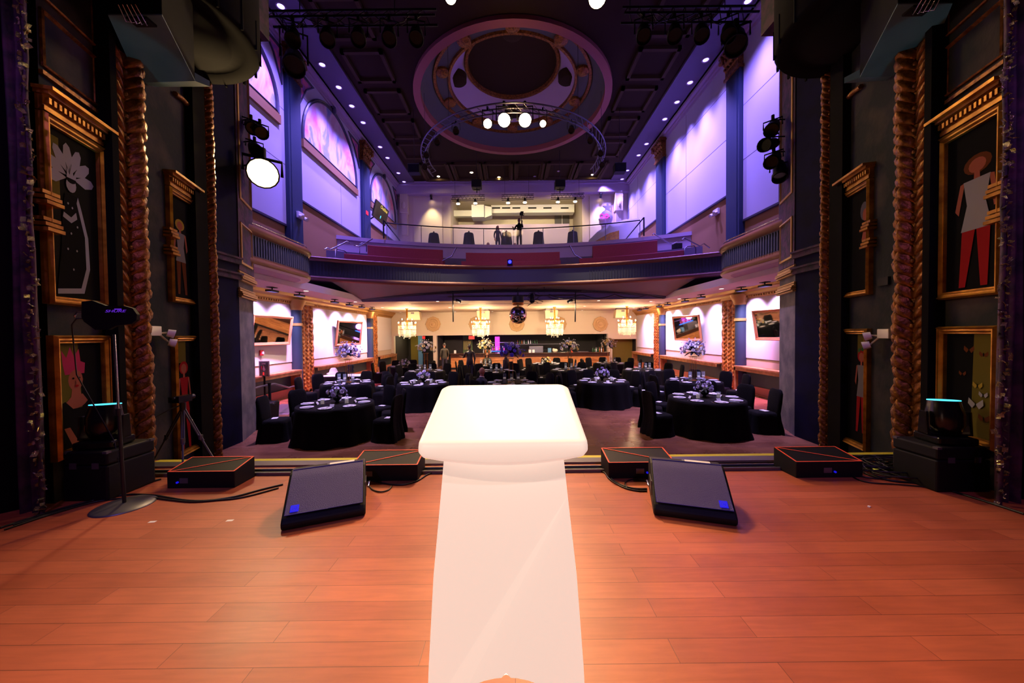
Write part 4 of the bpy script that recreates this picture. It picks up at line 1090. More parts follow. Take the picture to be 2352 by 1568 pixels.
cable([(640, 1120), (560, 1141), (500, 1148), (440, 1152), (385, 1147), (330, 1142), (230, 1150), (120, 1180), (10, 1216)], .007, 'thin black cable beside the thicker one on the tripod side')
cable([(846, 1100), (870, 1107), (900, 1112), (930, 1112), (960, 1103), (985, 1088), (1020, 1078)], .007, 'black cable looping before the low speaker toward the lectern')
cable([(846, 1112), (856, 1124), (875, 1129), (893, 1124), (900, 1115)], .006, 'small cable loop beside the wedge monitor')
cable([(1300, 1077), (1350, 1079), (1385, 1083), (1400, 1100), (1430, 1118), (1460, 1126), (1486, 1127)], .007, 'black cable from the lectern to the wedge monitor, upper strand', group=None)
cable([(1300, 1070), (1350, 1072), (1378, 1076), (1395, 1090), (1420, 1110), (1455, 1121), (1486, 1122)], .007, 'black cable from the lectern to the wedge monitor, lower strand')
cable([(1440, 1120), (1436, 1108), (1450, 1101), (1470, 1101), (1486, 1105)], .006, 'short cable loop between low speaker and wedge monitor')
cable([(1500, 1064), (1600, 1063), (1700, 1062), (1778, 1061)], .008, 'black cable lying along the metal stage edge strip')
cable([(1976, 1080), (2000, 1092), (2050, 1104), (2110, 1110), (2180, 1126), (2260, 1150), (2352, 1180)], .010, 'thick black cable from the cable heap to the wings')
cable([(1945, 1078), (1965, 1098), (2000, 1108), (2060, 1112), (2130, 1118)], .006, 'thin black cable under the heap near the orange taped speaker')
b = MB(); rnd = random.Random(5); c0 = at(2060, 1082, Z=0)
for i in range(26):
    cx, cy = c0.x + rnd.uniform(-.22, .22), c0.y + rnd.uniform(-.15, .15); ra, rb, ph, z = rnd.uniform(.16, .34), rnd.uniform(.1, .2), rnd.uniform(-.4, .4), .01 + rnd.uniform(0, .07)
    b.tube([(cx + ra * math.cos(a) * math.cos(ph) - rb * math.sin(a) * math.sin(ph), cy + ra * math.cos(a) * math.sin(ph) + rb * math.sin(a) * math.cos(ph), z + .01 * math.sin(3 * a)) for a in [2 * PI * k / 18 for k in range(18)]], .007, 5, closed=True)
q = at(2003, 1075, Z=.03)
b.cyl(q, q + Vector((.05, -.01, 0)), .01, n=8, mi=1)
tag(b.build('cable_heap', [M['cable'], M['yellowtext']]), 'heap of coiled black cables with a yellow plug', 'cables', kind='stuff')
for (x, y), lb in (((350, 1198), 'white tape scrap on the stage nearer the curtain'), ((528, 1195), 'white tape scrap on the stage nearer the wedge monitor')):
    p = at(x, y, Z=0); tag(MB().box(-.025, .025, -.013, .013, 0, .001).build('tape_mark', M['tape'], loc=p, rot=(0, 0, .1)), lb, 'tape')
p = at(1996, 1164, Z=0); tag(MB().box(-.012, .012, -.008, .008, 0, .008).build('paper_scrap', M['tape'], loc=p, rot=(0, 0, .6)), 'tiny white paper scrap on the bare stage floor', 'scrap')
# monitor remote boxes behind the lectern on the edge
# ================================================================== BANQUET TABLES
TR_ = .79; TZ = HF + .76
def table_mesh():
    b = MB(); n = 96
    def ring(r, z, amp): return [Vector(((r + amp * (.5 * math.sin(13 * a) + .5 * math.sin(8 * a + 1))) * math.cos(a), (r + amp * (.5 * math.sin(13 * a) + .5 * math.sin(8 * a + 1))) * math.sin(a), z)) for a in [2 * PI * i / n for i in range(n)]]
    b.loops([ring(.01, .76, 0), ring(TR_ - .02, .76, 0), ring(TR_, .75, 0), ring(TR_ + .01, .7, .008), ring(TR_ + .04, .4, .03), ring(TR_ + .07, .12, .05), ring(TR_ + .1, .012, .06)], 0, True, True, True, False)
    return b.mesh('banquet_table', M['blackcloth'])
TM = table_mesh()
def chair_proto():
    t = thing('banquet_chair', 'black covered chair', 'chair')
    # backrest: tapered slab with rounded top, cloth falling to the floor behind
    b = MB(); n = 9
    def sec(z, hw, y, th): 
        P = []
        for i in range(n + 1): a = -1 + 2 * i / n; P.append(Vector((hw * a, y + .02 * (1 - a * a) * 0 + th * .5 - .02 * (a * a), z)))
        for i in range(n + 1): a = 1 - 2 * i / n; P.append(Vector((hw * a, y - th * .5 - .02 * (a * a), z)))
        return P
    L = []
    for z, hw, y, th in ((.0, .25, -.28, .05), (.1, .235, -.265, .05), (.3, .205, -.23, .045), (.46, .20, -.215, .055), (.7, .21, -.24, .06), (.88, .2, -.262, .055), (.95, .17, -.268, .045), (.975, .13, -.27, .03)):
        L.append(sec(z, hw, y, th))
    for k, l in enumerate(L[:3]):
        for i, p in enumerate(l): p.y -= .015 * math.sin(i * 2.3 + k) * (3 - k) * .5
    b.loops(L, 0, True, True, False, True)
    b.build('backrest', M['blackcloth'], t)
    b = MB(); m = 40
    def rs(hw, hd, z, amp):
        P = []
        for i in range(m):
            a = 2 * PI * i / m; c, s_ = math.cos(a), math.sin(a); k = 1 / (abs(c) ** 5 + abs(s_) ** 5) ** .2
            P.append(Vector(((hw + amp * math.sin(7 * a)) * c * k, (hd + amp * math.sin(7 * a)) * s_ * k, z)))
        return P
    b.loops([rs(.05, .05, .475, 0), rs(.19, .2, .47, 0), rs(.215, .225, .45, 0), rs(.22, .23, .38, .004), rs(.235, .245, .15, .012), rs(.26, .27, .006, .018)], 0, True, True, True, False)
    b.build('seat', M['blackcloth'], t)
    return t
CH0 = chair_proto(); ch_used = [False]
def plate_proto():
    b = MB().lathe([(0, .008), (.075, .006), (.085, .008), (.13, .02), (.132, .016), (.08, .0), (0, .0)], n=28); return b.mesh('dinner_plate', M['china'])
PL = plate_proto()
def napkin_mesh():
    b = MB().pbox((-.035, -.1, 0), (.07, 0, 0), (0, .2, 0), (0, 0, .012)).pbox((-.03, -.095, .012), (.06, 0, 0), (.005, .16, 0), (0, 0, .01)); return b.mesh('napkin', M['linen'])
NK = napkin_mesh()
def fork_mesh():
    b = MB().tube([(0, -.09, .003), (0, 0, .004), (0, .05, .006)], [.0045, .003, .003], 6)
    for k in range(4): b.tube([(-.009 + .006 * k, .055, .006), (-.009 + .006 * k, .095, .007)], .0014, 4)
    b.box(-.011, .011, .045, .06, .004, .008); return b.mesh('fork', M['chrome'])
def knife_mesh():
    b = MB().box(-.005, .005, -.1, -.01, 0, .006).prism([(-.006, -.01), (.006, -.01), (.008, .09), (-.002, .1)], lambda a, c, k: Vector((a, c, .002 + .002 * k))); return b.mesh('knife', M['chrome'])
FK, KN = fork_mesh(), knife_mesh()
def candle_proto(tall):
    t = thing('candle_glass' if not tall else 'candle_cylinder', 'x', 'candle')
    h = .14 if not tall else .3
    MB().lathe([(0, .0), (.048, .0), (.05, .01), (.05, h), (.047, h), (.047, .012), (0, .012)], n=20).build('glass', M['glass'], t)
    if tall: MB().cyl((0, 0, .14), (0, 0, .18), .04, n=16).cyl((0, 0, .18), (0, 0, .19), .002, n=4).build('floating_candle', M['candle'], t); MB().cyl((0, 0, .013), (0, 0, .135), .046, n=16).build('water', M['glass'], t)
    else: MB().cyl((0, 0, .012), (0, 0, .11), .034, n=16).cyl((0, 0, .11), (0, 0, .122), .002, n=4).build('wax', M['candle'], t)
    return t
CS, CT = candle_proto(False), candle_proto(True)
c_used = {id(CS): False, id(CT): False}
def card_mesh():
    return MB().add([(-.045, -.03, 0), (.045, -.03, 0), (.045, 0, .055), (-.045, 0, .055), (-.045, .03, 0), (.045, .03, 0), (-.045, -.028, 0), (.045, -.028, 0), (.045, 0, .053), (-.045, 0, .053), (-.045, .028, 0), (.045, .028, 0)], [(0, 1, 2, 3), (3, 2, 5, 4), (6, 7, 8, 9), (9, 8, 11, 10)]).mesh('place_card', M['linen'])
CM = card_mesh()
SEATCARD = MB().box(-.055, .055, -.08, .08, 0, .012).mesh('seat_programme', M['linen'])

def bloom_mesh(m, seed, kind=0):
    rnd = random.Random(seed); b = MB()
    for layer, (npet, r, tilt) in enumerate(((5, .35, 1.35), (6, .62, .95), (7, .9, .45), (7, 1.0, .05))):
        for k in range(npet):
            a = 2 * PI * k / npet + layer * .5 + rnd.uniform(-.1, .1)
            d = Vector((math.cos(a), math.sin(a), 0)); s_ = Vector((-d.y, d.x, 0)); up = Vector((0, 0, 1))
            L = []
            for v in range(4):
                q = v / 3; c = d * (r * .9 * q * math.cos(tilt)) + up * (r * q * math.sin(tilt) + .18 * layer * 0 - .12 * q * q * (layer - 1)); wv = r * .42 * math.sin(PI * (.18 + .72 * q))
                L.append([c - s_ * wv + up * .08 * q, c, c + s_ * wv + up * .08 * q])
            b.loops(L, 0, True, False)
    b.sph((0, 0, .18), .22, 8, 5)
    return b.mesh('rose_bloom', m)
BL = {k: bloom_mesh(M[k], i) for i, k in enumerate(('cream2', 'lilacp', 'violetp', 'yellowp', 'china'))}
def leaves(t, c, r, n, m, seed, up=.2, wmul=1.0):
    rnd = random.Random(seed); b = MB()
    for i in range(n):
        a = rnd.uniform(0, 2 * PI); e = rnd.uniform(-.5, 1.1) + up
        d = Vector((math.cos(a) * math.cos(e), math.sin(a) * math.cos(e), math.sin(e))); s_ = d.cross(Vector((0, 0, 1))).normalized()
        ln = r * rnd.uniform(.75, 1.3); L = []
        for v in range(6):
            q = v / 5; p = Vector(c) + d * ln * q + Vector((0, 0, -ln * .22 * q * q)); wv = ln * .1 * wmul * math.sin(PI * (.08 + .88 * q)) + .002
            L.append([p - s_ * wv, p + Vector((0, 0, .01)), p + s_ * wv])
        b.loops(L, 0, True, False)
    b.build('leaves', m, t)
def centrepiece(x, y, kind, cols, label, seed):
    """low: bowl of roses; tall: thin gilt stand with a wide bouquet on top"""
    rnd = random.Random(seed)
    t = thing('flower_centrepiece', label, 'flowers', (x, y, TZ), group='table centrepieces')
    dark = 'violetp' in cols[:1] or kind == 'talldark'
    lm = M['darkleaf'] if dark else M['leaf']
    if kind == 'low':
        MB().lathe([(0, 0), (.05, 0), (.03, .04), (.09, .1), (.11, .15), (.09, .15), (0, .1)], n=20).build('bowl', M['blackgloss'], t)
        cz, R_, nb, br = .22, .17, 12, .062
    elif kind == 'lowwide':
        MB().lathe([(0, 0), (.08, 0), (.1, .08), (.08, .08), (0, .05)], n=20).build('bowl', M['blackgloss'], t)
        cz, R_, nb, br = .15, .2, 12, .065
    elif kind == 'none': return t
    else:
        hgt = .74
        b = MB()
        for k in range(4):
            a = PI / 4 + PI / 2 * k; b.cyl((.085 * math.cos(a), .085 * math.sin(a), .01), (.085 * math.cos(a), .085 * math.sin(a), hgt), .007, n=6)
        b.box(-.1, .1, -.1, .1, 0, .012).box(-.1, .1, -.1, .1, hgt, hgt + .012)
        b.build('stand', M['gold'], t)
        cz, R_, nb, br = hgt + .2, .3, 26, .078
    for i in range(nb):
        a = 2.4 * i; q = (i + .5) / nb; e = math.asin(min(1, max(-.35, 1.25 * q - .3)))
        rr_ = R_ * (1 + rnd.uniform(-.15, .15)) * (1.15 if e < .2 else 1)
        d = Vector((math.cos(a) * math.cos(e), math.sin(a) * math.cos(e), math.sin(e) * .95))
        o = bpy.data.objects.new('rose', BL[cols[int(rnd.random() * len(cols))]]); COL.objects.link(o); o.parent = t
        o.location = Vector((0, 0, cz)) + d * rr_; s_ = br * rnd.uniform(.75, 1.2); o.scale = (s_, s_, s_)
        o.rotation_euler = d.to_track_quat('Z', 'Y').to_euler()
    leaves(t, (0, 0, cz - .03), R_ * 1.1, 26 if kind[0] == 't' else 14, lm, seed, .15, 1.3)
    if kind[0] == 't':
        b = MB()
        for i in range(14):
            a = rnd.uniform(0, 2 * PI); e = rnd.uniform(.2, 1.3); d = Vector((math.cos(a) * math.cos(e), math.sin(a) * math.cos(e), math.sin(e))); p = Vector((0, 0, cz))
            b.tube([p + d * .15, p + d * R_ * 1.25, p + d * R_ * 1.5 + Vector((0, 0, -.05))], .004, 4)
            b.sph(p + d * R_ * 1.5 + Vector((0, 0, -.05)), .02, 6, 4)
        b.build('sprigs', M[cols[0]], t)
    return t

# pixel centre of each table top, centrepiece, phrase that singles the table out
TABLES = [
    (772, 926, 'low', ('lilacp', 'lilacp'), 'front table by the black handrail', 8),
    (799, 878, 'talldark', ('lilacp', 'china', 'lilacp'), 'second table along the handrail wall', 8),
    (1621, 913, 'low', ('lilacp', 'lilacp'), 'front table by the pink lit aisle', 8),
    (1594, 874, 'talldark', ('lilacp', 'china'), 'second table along the pink lit aisle', 8),
    (972, 879, 'low', ('lilacp', 'cream2'), 'table between handrail wall and lectern', 8),
    (1384, 874, 'low', ('lilacp', 'lilacp'), 'table between lectern and pink lit aisle', 8),
    (1174, 878, 'tall', ('violetp', 'lilacp', 'violetp'), 'table straight behind the lectern', 8),
    (978, 852, 'tall', ('cream2', 'yellowp', 'cream2'), 'table before the lobby opening pillar', 8),
    (930, 841, 'lowwide', ('china', 'cream2'), 'far table beside the brown curtain', 7),
    (1140, 852, 'none', ('cream2',), 'table behind the bald guest', 8),
    (1115, 838, 'tall', ('cream2', 'yellowp', 'cream2'), 'far table of the seated guests', 6),
    (1309, 849, 'tall', ('cream2', 'china', 'yellowp'), 'bar facing table, under third chandelier', 8),
    (1256, 835, 'lowwide', ('yellowp', 'cream2'), 'far table nearest the bar middle', 7),
    (1400, 834, 'tall', ('cream2', 'yellowp'), 'far table nearest the bar end', 7),
    (1477, 849, 'none', ('cream2',), 'table near the dark doorway', 8),
]
SIDES = ['pink aisle side', 'bar pink aisle corner', 'bar side', 'bar handrail corner', 'handrail wall side', 'stage handrail corner', 'stage side', 'stage pink aisle corner']
CSEATS = [(-8, 'stage pink aisle corner'), (26, 'pink aisle side'), (60, 'bar pink aisle corner'), (92, 'bar side'), (124, 'bar handrail corner'), (156, 'handrail wall side'), (190, 'stage handrail corner')]
TPOS = []
TALL = [at(q[0], q[1], Z=TZ) for q in TABLES]; CHAIRS = []
for ti, (px, py, kind, cols, ph, nch) in enumerate(TABLES):
    c = at(px, py, Z=TZ); x, y = c.x, c.y; TPOS.append((x, y))
    o = bpy.data.objects.new('banquet_table', TM); COL.objects.link(o); o.location = (x, y, HF); o.rotation_euler = (0, 0, ti * .7)
    tag(o, 'round black clothed table, ' + ph, 'table', 'round black clothed tables')
    rnd = random.Random(ti * 13 + 1)
    if kind != 'none':
        desc = {'low': 'low bowl of pale roses, ', 'talldark': 'tall dark leaved bouquet, ', 'tall': 'tall pale bouquet on gilt stand, ', 'lowwide': 'low white flowers, '}[kind]
        if cols[0] == 'violetp': desc = 'tall violet bouquet on gilt stand, '
        centrepiece(x, y + .05, kind, cols, desc + ph, ti * 3 + 2)
    # chairs
    for k, (deg, sd_) in enumerate(CSEATS):
        if ti == 10 and k in (1, 2, 4): continue
        if ti == 10 and k == 0: deg = -30
        if ti == 6 and k == 6: deg = 225
        a = math.radians(deg) + (rnd.uniform(-.07, .07) if ti not in (6, 10) else 0)
        rr_ = TR_ + .36 + rnd.uniform(-.02, .08)
        cx, cy = x + rr_ * math.cos(a), y + rr_ * math.sin(a)
        if cx < XL + .6 or cx > XR - .6: continue
        if any(j != ti and math.hypot(cx - q.x, cy - q.y) < TR_ + .30 for j, q in enumerate(TALL)): continue
        if any(math.hypot(cx - q[0], cy - q[1]) < .46 for q in CHAIRS) and not (ti in (6, 10) and deg in (225, -30, 92)): continue
        CHAIRS.append((cx, cy))
        rz = a + PI / 2
        lb = 'black fabric covered chair, ' + sd_ + ' of ' + ph
        if not ch_used[0]:
            c_ = CH0; CH0.location = (cx, cy, HF); CH0.rotation_euler = (0, 0, rz); CH0['label'] = lb; CH0['group'] = 'chairs at the ' + ph; ch_used[0] = True
        else: c_ = dup(CH0, (cx, cy, HF), rz, lb, 'chairs at the ' + ph)
        if (k * 7 + ti) % 3 != 1:
            o = bpy.data.objects.new('seat_programme', SEATCARD); COL.objects.link(o)
            o.location = (cx + .04 * math.cos(a), cy + .04 * math.sin(a), HF + .476); o.rotation_euler = (0, 0, a + rnd.uniform(-.3, .3))
            tag(o, 'white programme on chair, ' + sd_ + ' of ' + ph, 'programme', 'programmes on the chair seats')
    # place settings
    for k in range(8):
        a = 2 * PI * (k + .0) / 8 + .0 + (.12 if ti == 0 else 0)
        q = Vector((math.cos(a), math.sin(a), 0)); s_ = Vector((-q.y, q.x, 0)); p = Vector((x, y, TZ + .001))
        o = bpy.data.objects.new('dinner_plate', PL); COL.objects.link(o); o.location = p + q * .6
        tag(o, 'white plate, ' + SIDES[k] + ' of ' + ph, 'plate', 'plates on the ' + ph)
        o = bpy.data.objects.new('napkin', NK); COL.objects.link(o); o.location = p + q * .6 + Vector((0, 0, .011)); o.rotation_euler = (0, 0, a + PI / 2 + rnd.uniform(-.2, .2))
        tag(o, 'white napkin, ' + SIDES[k] + ' of ' + ph, 'napkin', 'napkins on the ' + ph)
        if ti < 7:
            for nm_, me_, sd in (('fork', FK, -.17), ('knife', KN, .17)):
                o = bpy.data.objects.new(nm_, me_); COL.objects.link(o); o.location = p + q * .6 + s_ * sd; o.rotation_euler = (0, 0, a + PI / 2)
                tag(o, 'silver ' + nm_ + ', ' + SIDES[k] + ' of ' + ph, nm_, nm_ + ' settings on the ' + ph)
            if k % 2 == 0:
                o = bpy.data.objects.new('place_card', CM); COL.objects.link(o); o.location = p + q * .38 + s_ * .06; o.rotation_euler = (0, 0, a + PI / 2)
                tag(o, 'small white card, ' + SIDES[k] + ' of ' + ph, 'card', 'cards on the ' + ph)
    pr = CT if kind in ('tall', 'talldark', 'none') else CS
    spots = [(-.2, -.16, 'handrail wall side'), (.22, -.12, 'pink aisle side'), (.02, -.24, 'stage side')] if pr is CT else [(-.24, -.12, 'handrail wall side'), (.26, -.05, 'pink aisle side')]
    for dx, dy, sd in spots:
        lb = ('tall floating candle glass, ' if pr is CT else 'white pillar candle glass, ') + sd + ' of ' + ph
        loc = (x + dx, y + dy, TZ + .001)
        if not c_used[id(pr)]:
            pr.location = loc; pr['label'] = lb; pr['group'] = 'table candles'; c_used[id(pr)] = True
        else: dup(pr, loc, 0, lb, 'table candles')

# ================================================================== AISLES AND SIDE WALLS
def curtain(sgn, y0, y1, label):
    X = XL if sgn < 0 else XR; xo = X - sgn * .16
    t = thing('swagged_curtain', label, 'curtain', (xo, (y0 + y1) / 2, HF), group='gold brown swagged curtains')
    wd = y1 - y0; hh = Zc(1.32) - HF
    b = MB()
    def fn(u, v):
        zz = v * hh; ns = 3
        f = u * ns % 1.0; f = min(1, max(0, f))
        taper = 1 - .35 * max(0, .18 - v) / .18
        d = .05 * abs(math.sin(PI * u * ns)) + .016 * math.sin(2 * PI * (zz / .16 + 1.0 * math.sin(PI * f)))
        return Vector((-sgn * d, (u - .5) * wd * taper, zz + .03 * math.sin(PI * f) + (.1 * abs(math.sin(PI * u * 2)) if v < .02 else 0)))
    b.grid(fn, 32, 130)
    b.build('drape', M['curtain'], t)
    b = MB()
    for u in (0, 1): b.tube([fn(u, v / 30) + Vector((-sgn * .01, 0, 0)) for v in range(31)], .022, 6)
    b.build('fringe', M['goldtrim'], t)
    b = MB().box(-.08, .08, -wd / 2, wd / 2, hh - .06, hh + .02); b.build('heading', M['goldtrim'], t)
curtain(-1, 13.65, 14.5, 'gold brown swagged curtain nearer the handrail')
curtain(-1, 20.65, 21.4, 'gold brown swagged curtain nearer the lobby opening')
curtain(1, 13.3, 14.2, 'gold brown swagged curtain by the pink lit aisle, nearer the stage')
curtain(1, 20.2, 21.05, 'gold brown swagged curtain nearer the dark doorway')

def mirror(a, c, z0, z1, lean, label):
    """framed mirror between two floor points, tilted out at the top"""
    a, c = Vector((*a, z0)), Vector((*c, z0)); u = (c - a); L_ = u.length; u.normalize()
    n_ = Vector((u.y, -u.x, 0)); 
    if n_.x * (XC - a.x) < 0: n_ = -n_
    up = (Vector((0, 0, 1)) * (z1 - z0) + n_ * lean); Hh = up.length; up.normalize(); nn = u.cross(up); 
    if nn.dot(n_) < 0: nn = -nn
    t = thing('framed_mirror', label, 'mirror', a + u * L_ / 2, group='leaning gilt mirrors')
    o = -Vector((a + u * L_ / 2))
    def pt(p, q, d): return a + u * p + up * q + nn * d + o
    b = MB(); Ls = []
    for i_, d in [(0, -.02), (0, .03), (.02, .05), (.05, .045), (.06, .03), (.09, .03), (.1, .012)]:
        Ls.append([pt(i_, i_, d), pt(L_ - i_, i_, d), pt(L_ - i_, Hh - i_, d), pt(i_, Hh - i_, d)])
    b.loops(Ls, 0); b.build('frame', M['frame'], t)
    b = MB(); i_ = .095; q = [pt(i_, i_, .012), pt(L_ - i_, i_, .012), pt(L_ - i_, Hh - i_, .012), pt(i_, Hh - i_, .012)]; b.loops([q, [p - nn * .01 for p in q]], 0, False, True, True, True); b.build('glass', M['mirror'], t)
    b = MB(); b.loops([[pt(.03, .03, -.02), pt(L_ - .03, .03, -.02), pt(L_ - .03, Hh - .03, -.02), pt(.03, Hh - .03, -.02)], [pt(.03, .03, -.06), pt(L_ - .03, .03, -.06), pt(L_ - .03, Hh - .03, -.06), pt(.03, Hh - .03, -.06)]], 0, False, True, True, True); b.build('back_board', M['black'], t)
mirror((-8.33, 11.0), (-8.22, 12.85), Zc(-.28), Zc(.74), .16, 'large leaning mirror reflecting white flowers, nearest the handrail')
mirror((-8.33, 16.4), (-7.98, 18.3), Zc(-.45), Zc(.76), .16, 'leaning mirror reflecting dark screens, above the second table along the handrail wall')
mirror((8.62, 10.4), (8.42, 12.0), Zc(-.28), Zc(.74), .16, 'leaning mirror nearest the grey column by the pink lit aisle')
mirror((8.63, 15.8), (8.30, 17.7), Zc(-.38), Zc(.82), .16, 'leaning mirror above the second table along the pink lit aisle')

# upper side wall with lunette murals ----------------------------------------
def lunette(y0, y1, z0, label):
    r = (y1 - y0) / 2; cy = (y0 + y1) / 2; zs = Zc(z0 + .25); x = XL + .08
    def ol(e, d):
        P = [Vector((x + d, y0 + e, Zc(z0) + e)), Vector((x + d, y1 - e, Zc(z0) + e))]
        for k in range(29):
            a = PI * k / 28; P.append(Vector((x + d, cy + (r - e) * math.cos(a), zs + (min(r, Zc(10.7) - zs) - e) * math.sin(a))))
        return P
    t = thing('lunette_mural', label, 'mural', (x, cy, Zc(z0)), group='arched wall murals')
    off = Matrix.Translation(-Vector(t.location))
    b = MB(); b.poly(ol(.1, .01)); b.xf(off).build('canvas', M['mural'], t)
    b = MB(); b.loops([ol(0, 0), ol(0, .05), ol(.04, .09), ol(.08, .05), ol(.11, .07), ol(.14, .02), ol(.15, .01)], 0); b.xf(off).build('frame', M['darkframe'], t)
    b = MB(); b.sph((x + .1, cy, zs + r - .05), (.08, .16, .2), 8, 6).tube([(x + .08, cy - .2, zs + r), (x + .14, cy, zs + r + .1), (x + .08, cy + .2, zs + r)], .04, 6); b.xf(off).build('keystone', M['darkframe'], t)
    b = MB(); b.box(x, x + .1, y0 - .02, y1 + .02, Zc(z0) - .32, Zc(z0)); b.xf(off).build('sill', M['brownwall'], t)
lunette(9.2, 12.75, 8.0, 'arched mural nearest the stage above the bright spotlight')
lunette(14.15, 19.1, 7.95, 'large arched mural between the two blue pilasters')
lunette(20.9, 25.4, 8.0, 'arched mural behind the tilted television screen')
for y0, y1, lb in ((14.05, 15.1, 'rose spandrel panel at the near corner of the large arched mural'), (19.45, 18.2, 'rose spandrel panel at the far corner of the large arched mural'), (20.75, 21.7, 'rose spandrel panel at the near corner of the mural behind the television'),
                   (25.8, 24.9, 'rose spandrel panel at the far corner of the mural behind the television'), (12.98, 12.0, 'rose spandrel panel at the far corner of the mural nearest the stage')):
    t = thing('spandrel_panel', lb, 'wall panel', (XL + .08, y0, Zc(10.6)), group='triangular spandrel panels')
    d = y1 - y0
    T = [(0, 0), (d, 0), (d * .45, -.5), (0, -1.35)]
    cx_, cz_ = d * .3, -.4
    b = MB(); b.loops([[Vector((.0, a, c)) for a, c in T], [Vector((.05, a, c)) for a, c in T], [Vector((.05, cx_ + (a - cx_) * .78, cz_ + (c - cz_) * .78)) for a, c in T], [Vector((.02, cx_ + (a - cx_) * .74, cz_ + (c - cz_) * .74)) for a, c in T]], 0); b.build('frame', M['darkframe'], t)
    b = MB(); b.poly([Vector((.02, cx_ + (a - cx_) * .75, cz_ + (c - cz_) * .75)) for a, c in T]); b.build('panel', M['pinkpanel'], t)

# television on the upper wall
t = thing('television', 'tilted flat television high in front of the arched mural', 'television', at(875, 487, Y=20.2))
cs = [at(865, 457, Y=19.5), at(894, 485, Y=21.0), at(884.5, 519.5, Y=21.0), at(856, 494.5, Y=19.5)]
n_ = (cs[1] - cs[0]).cross(cs[3] - cs[0]).normalized()
if n_.x < 0: n_ = -n_
off = Matrix.Translation(-Vector(t.location))
b = MB(); b.loops([cs, [p - n_ * .08 for p in cs]], 0, False, True, True, True); b.xf(off).build('casing', M['blackgloss'], t)
m_ = sum(cs, Vector()) / 4
b = MB(); b.poly([m_ + (p - m_) * .95 + n_ * .004 for p in cs]); b.xf(off).build('screen', M['screen'], t)
b = MB(); b.tube([m_ - n_ * .08, Vector((XL + .1, m_.y + .65, m_.z - .1))], .04, 8); b.xf(off).build('wall_arm', M['black'], t)
def lerp2(u, v): return (cs[3].lerp(cs[2], u)).lerp(cs[0].lerp(cs[1], u), v)
xa = (cs[1] - cs[0]).normalized(); za = n_; ya = za.cross(xa)
text_mesh('caption', 'Outline', .26, M['yellowtext'], t, Matrix.Translation(lerp2(.36, .74) + n_ * .01 - Vector(t.location)) @ Matrix((xa, ya, za)).transposed().to_4x4())
b = MB(); q = lerp2(.52, .28) + n_ * .006; b.poly([q + xa * .04 * math.cos(a) + ya * .11 * math.sin(a) for a in [2 * PI * k / 12 for k in range(12)]]); b.xf(off).build('glowing_mark', M['cyan'], t)
p = at(843, 489, X=XL + .24); tag(MB().box(-.02, .02, -.14, .14, -.1, .1).build('exit_sign', M['exitred'], loc=p), 'small red lit exit sign on the blue pilaster', 'sign')
def wall_twin(p, sgn, label):
    t = thing('emergency_light', label, 'emergency light', p)
    MB().box(-.05, .05, -.18, .18, -.12, .12).build('housing', M['china'], t, bevel=.01)
    b = MB(); b.cyl((-sgn * .05, -.12, -.05), (-sgn * .2, -.18, -.12), .06, .075, 12).cyl((-sgn * .05, .12, -.05), (-sgn * .2, .1, -.14), .06, .075, 12); b.build('lamp_heads', M['china'], t)
wall_twin(at(690, 495, X=XL + .3), -1, 'white twin-head emergency light beside the bright spotlight')
wall_twin(at(1645, 487, X=XR - .06), 1, 'white twin-head emergency light on the brown wall band above the side box')

# small things near the handrail ------------------------------------------------
p = at(606, 984, Z=HF)
t = thing('trash_bin', 'black trash bin with crumpled liner beside the grey column', 'bin', (p.x + .02, p.y + .1, HF))
MB().loops([[Vector((a * .17, c * .15, .0)) for a, c in ((-1, -1), (1, -1), (1, 1), (-1, 1))], [Vector((a * .2, c * .18, .62)) for a, c in ((-1, -1), (1, -1), (1, 1), (-1, 1))]], 0, False, True, True, True).build('body', M['black'], t, bevel=.01)
b = MB(); rnd = random.Random(4)
Pq = [(math.cos(a), math.sin(a)) for a in [2 * PI * k / 16 for k in range(16)]]
b.loops([[Vector((a * .2, c * .18, .55)) for a, c in Pq], [Vector((a * (.24 + rnd.uniform(-.03, .03)), c * (.21 + rnd.uniform(-.02, .02)), .62 + rnd.uniform(0, .06))) for a, c in Pq], [Vector((a * .16, c * .14, .58)) for a, c in Pq]], 0, True)
b.build('liner', M['blackgloss'], t)
pa = at(617, 957, Z=HF + .02); pb = at(681, 935, Z=HF)
t = thing('handrail', 'black tubular handrail beside the white mirror wall', 'handrail', (pa.x, pa.y, HF))
off = Matrix.Translation(-Vector(t.location))
y1, y2 = pa.y, pb.y + .6
pts = [at(578, 893, Y=y1 - .8), at(600, 887, Y=y1 - .2), at(630, 881, Y=y1 + .2), at(664, 890, Y=y2 - .3), at(674, 887, Y=y2 - .1), at(680, 888, Y=y2), at(681, 893, Y=y2), Vector((at(681, 893, Y=y2).x, y2, HF))]
b = MB().tube(pts, .024, 10); b.xf(off).build('rail', M['steel'], t)
q = at(619, 882, Y=y1); b = MB().cyl((q.x, q.y, HF + .01), q, .035, n=12).cyl(q, q + Vector((0, 0, .04)), .042, n=12); b.xf(off).build('post', M['black'], t)
b = MB().lathe([(0, .04), (.05, .04), (.2, .012), (.22, 0)], (q.x, q.y, HF), 28); b.xf(off).build('base', M['steel'], t)
q = at(600, 940, Z=HF); q2 = at(607, 845, Y=q.y + .4)
t = thing('display_sign', 'small poster board on a black stand beside the handrail', 'sign', (q2.x, q2.y, HF))
MB().cyl((0, 0, .02), (0, 0, 1.0), .03, n=10).build('pole', M['black'], t)
MB().lathe([(0, .03), (.18, .012), (.2, 0)], n=24).build('base', M['black'], t)
MB().box(-.16, .16, -.02, .02, .98, 1.48).build('board', M['steel'], t)
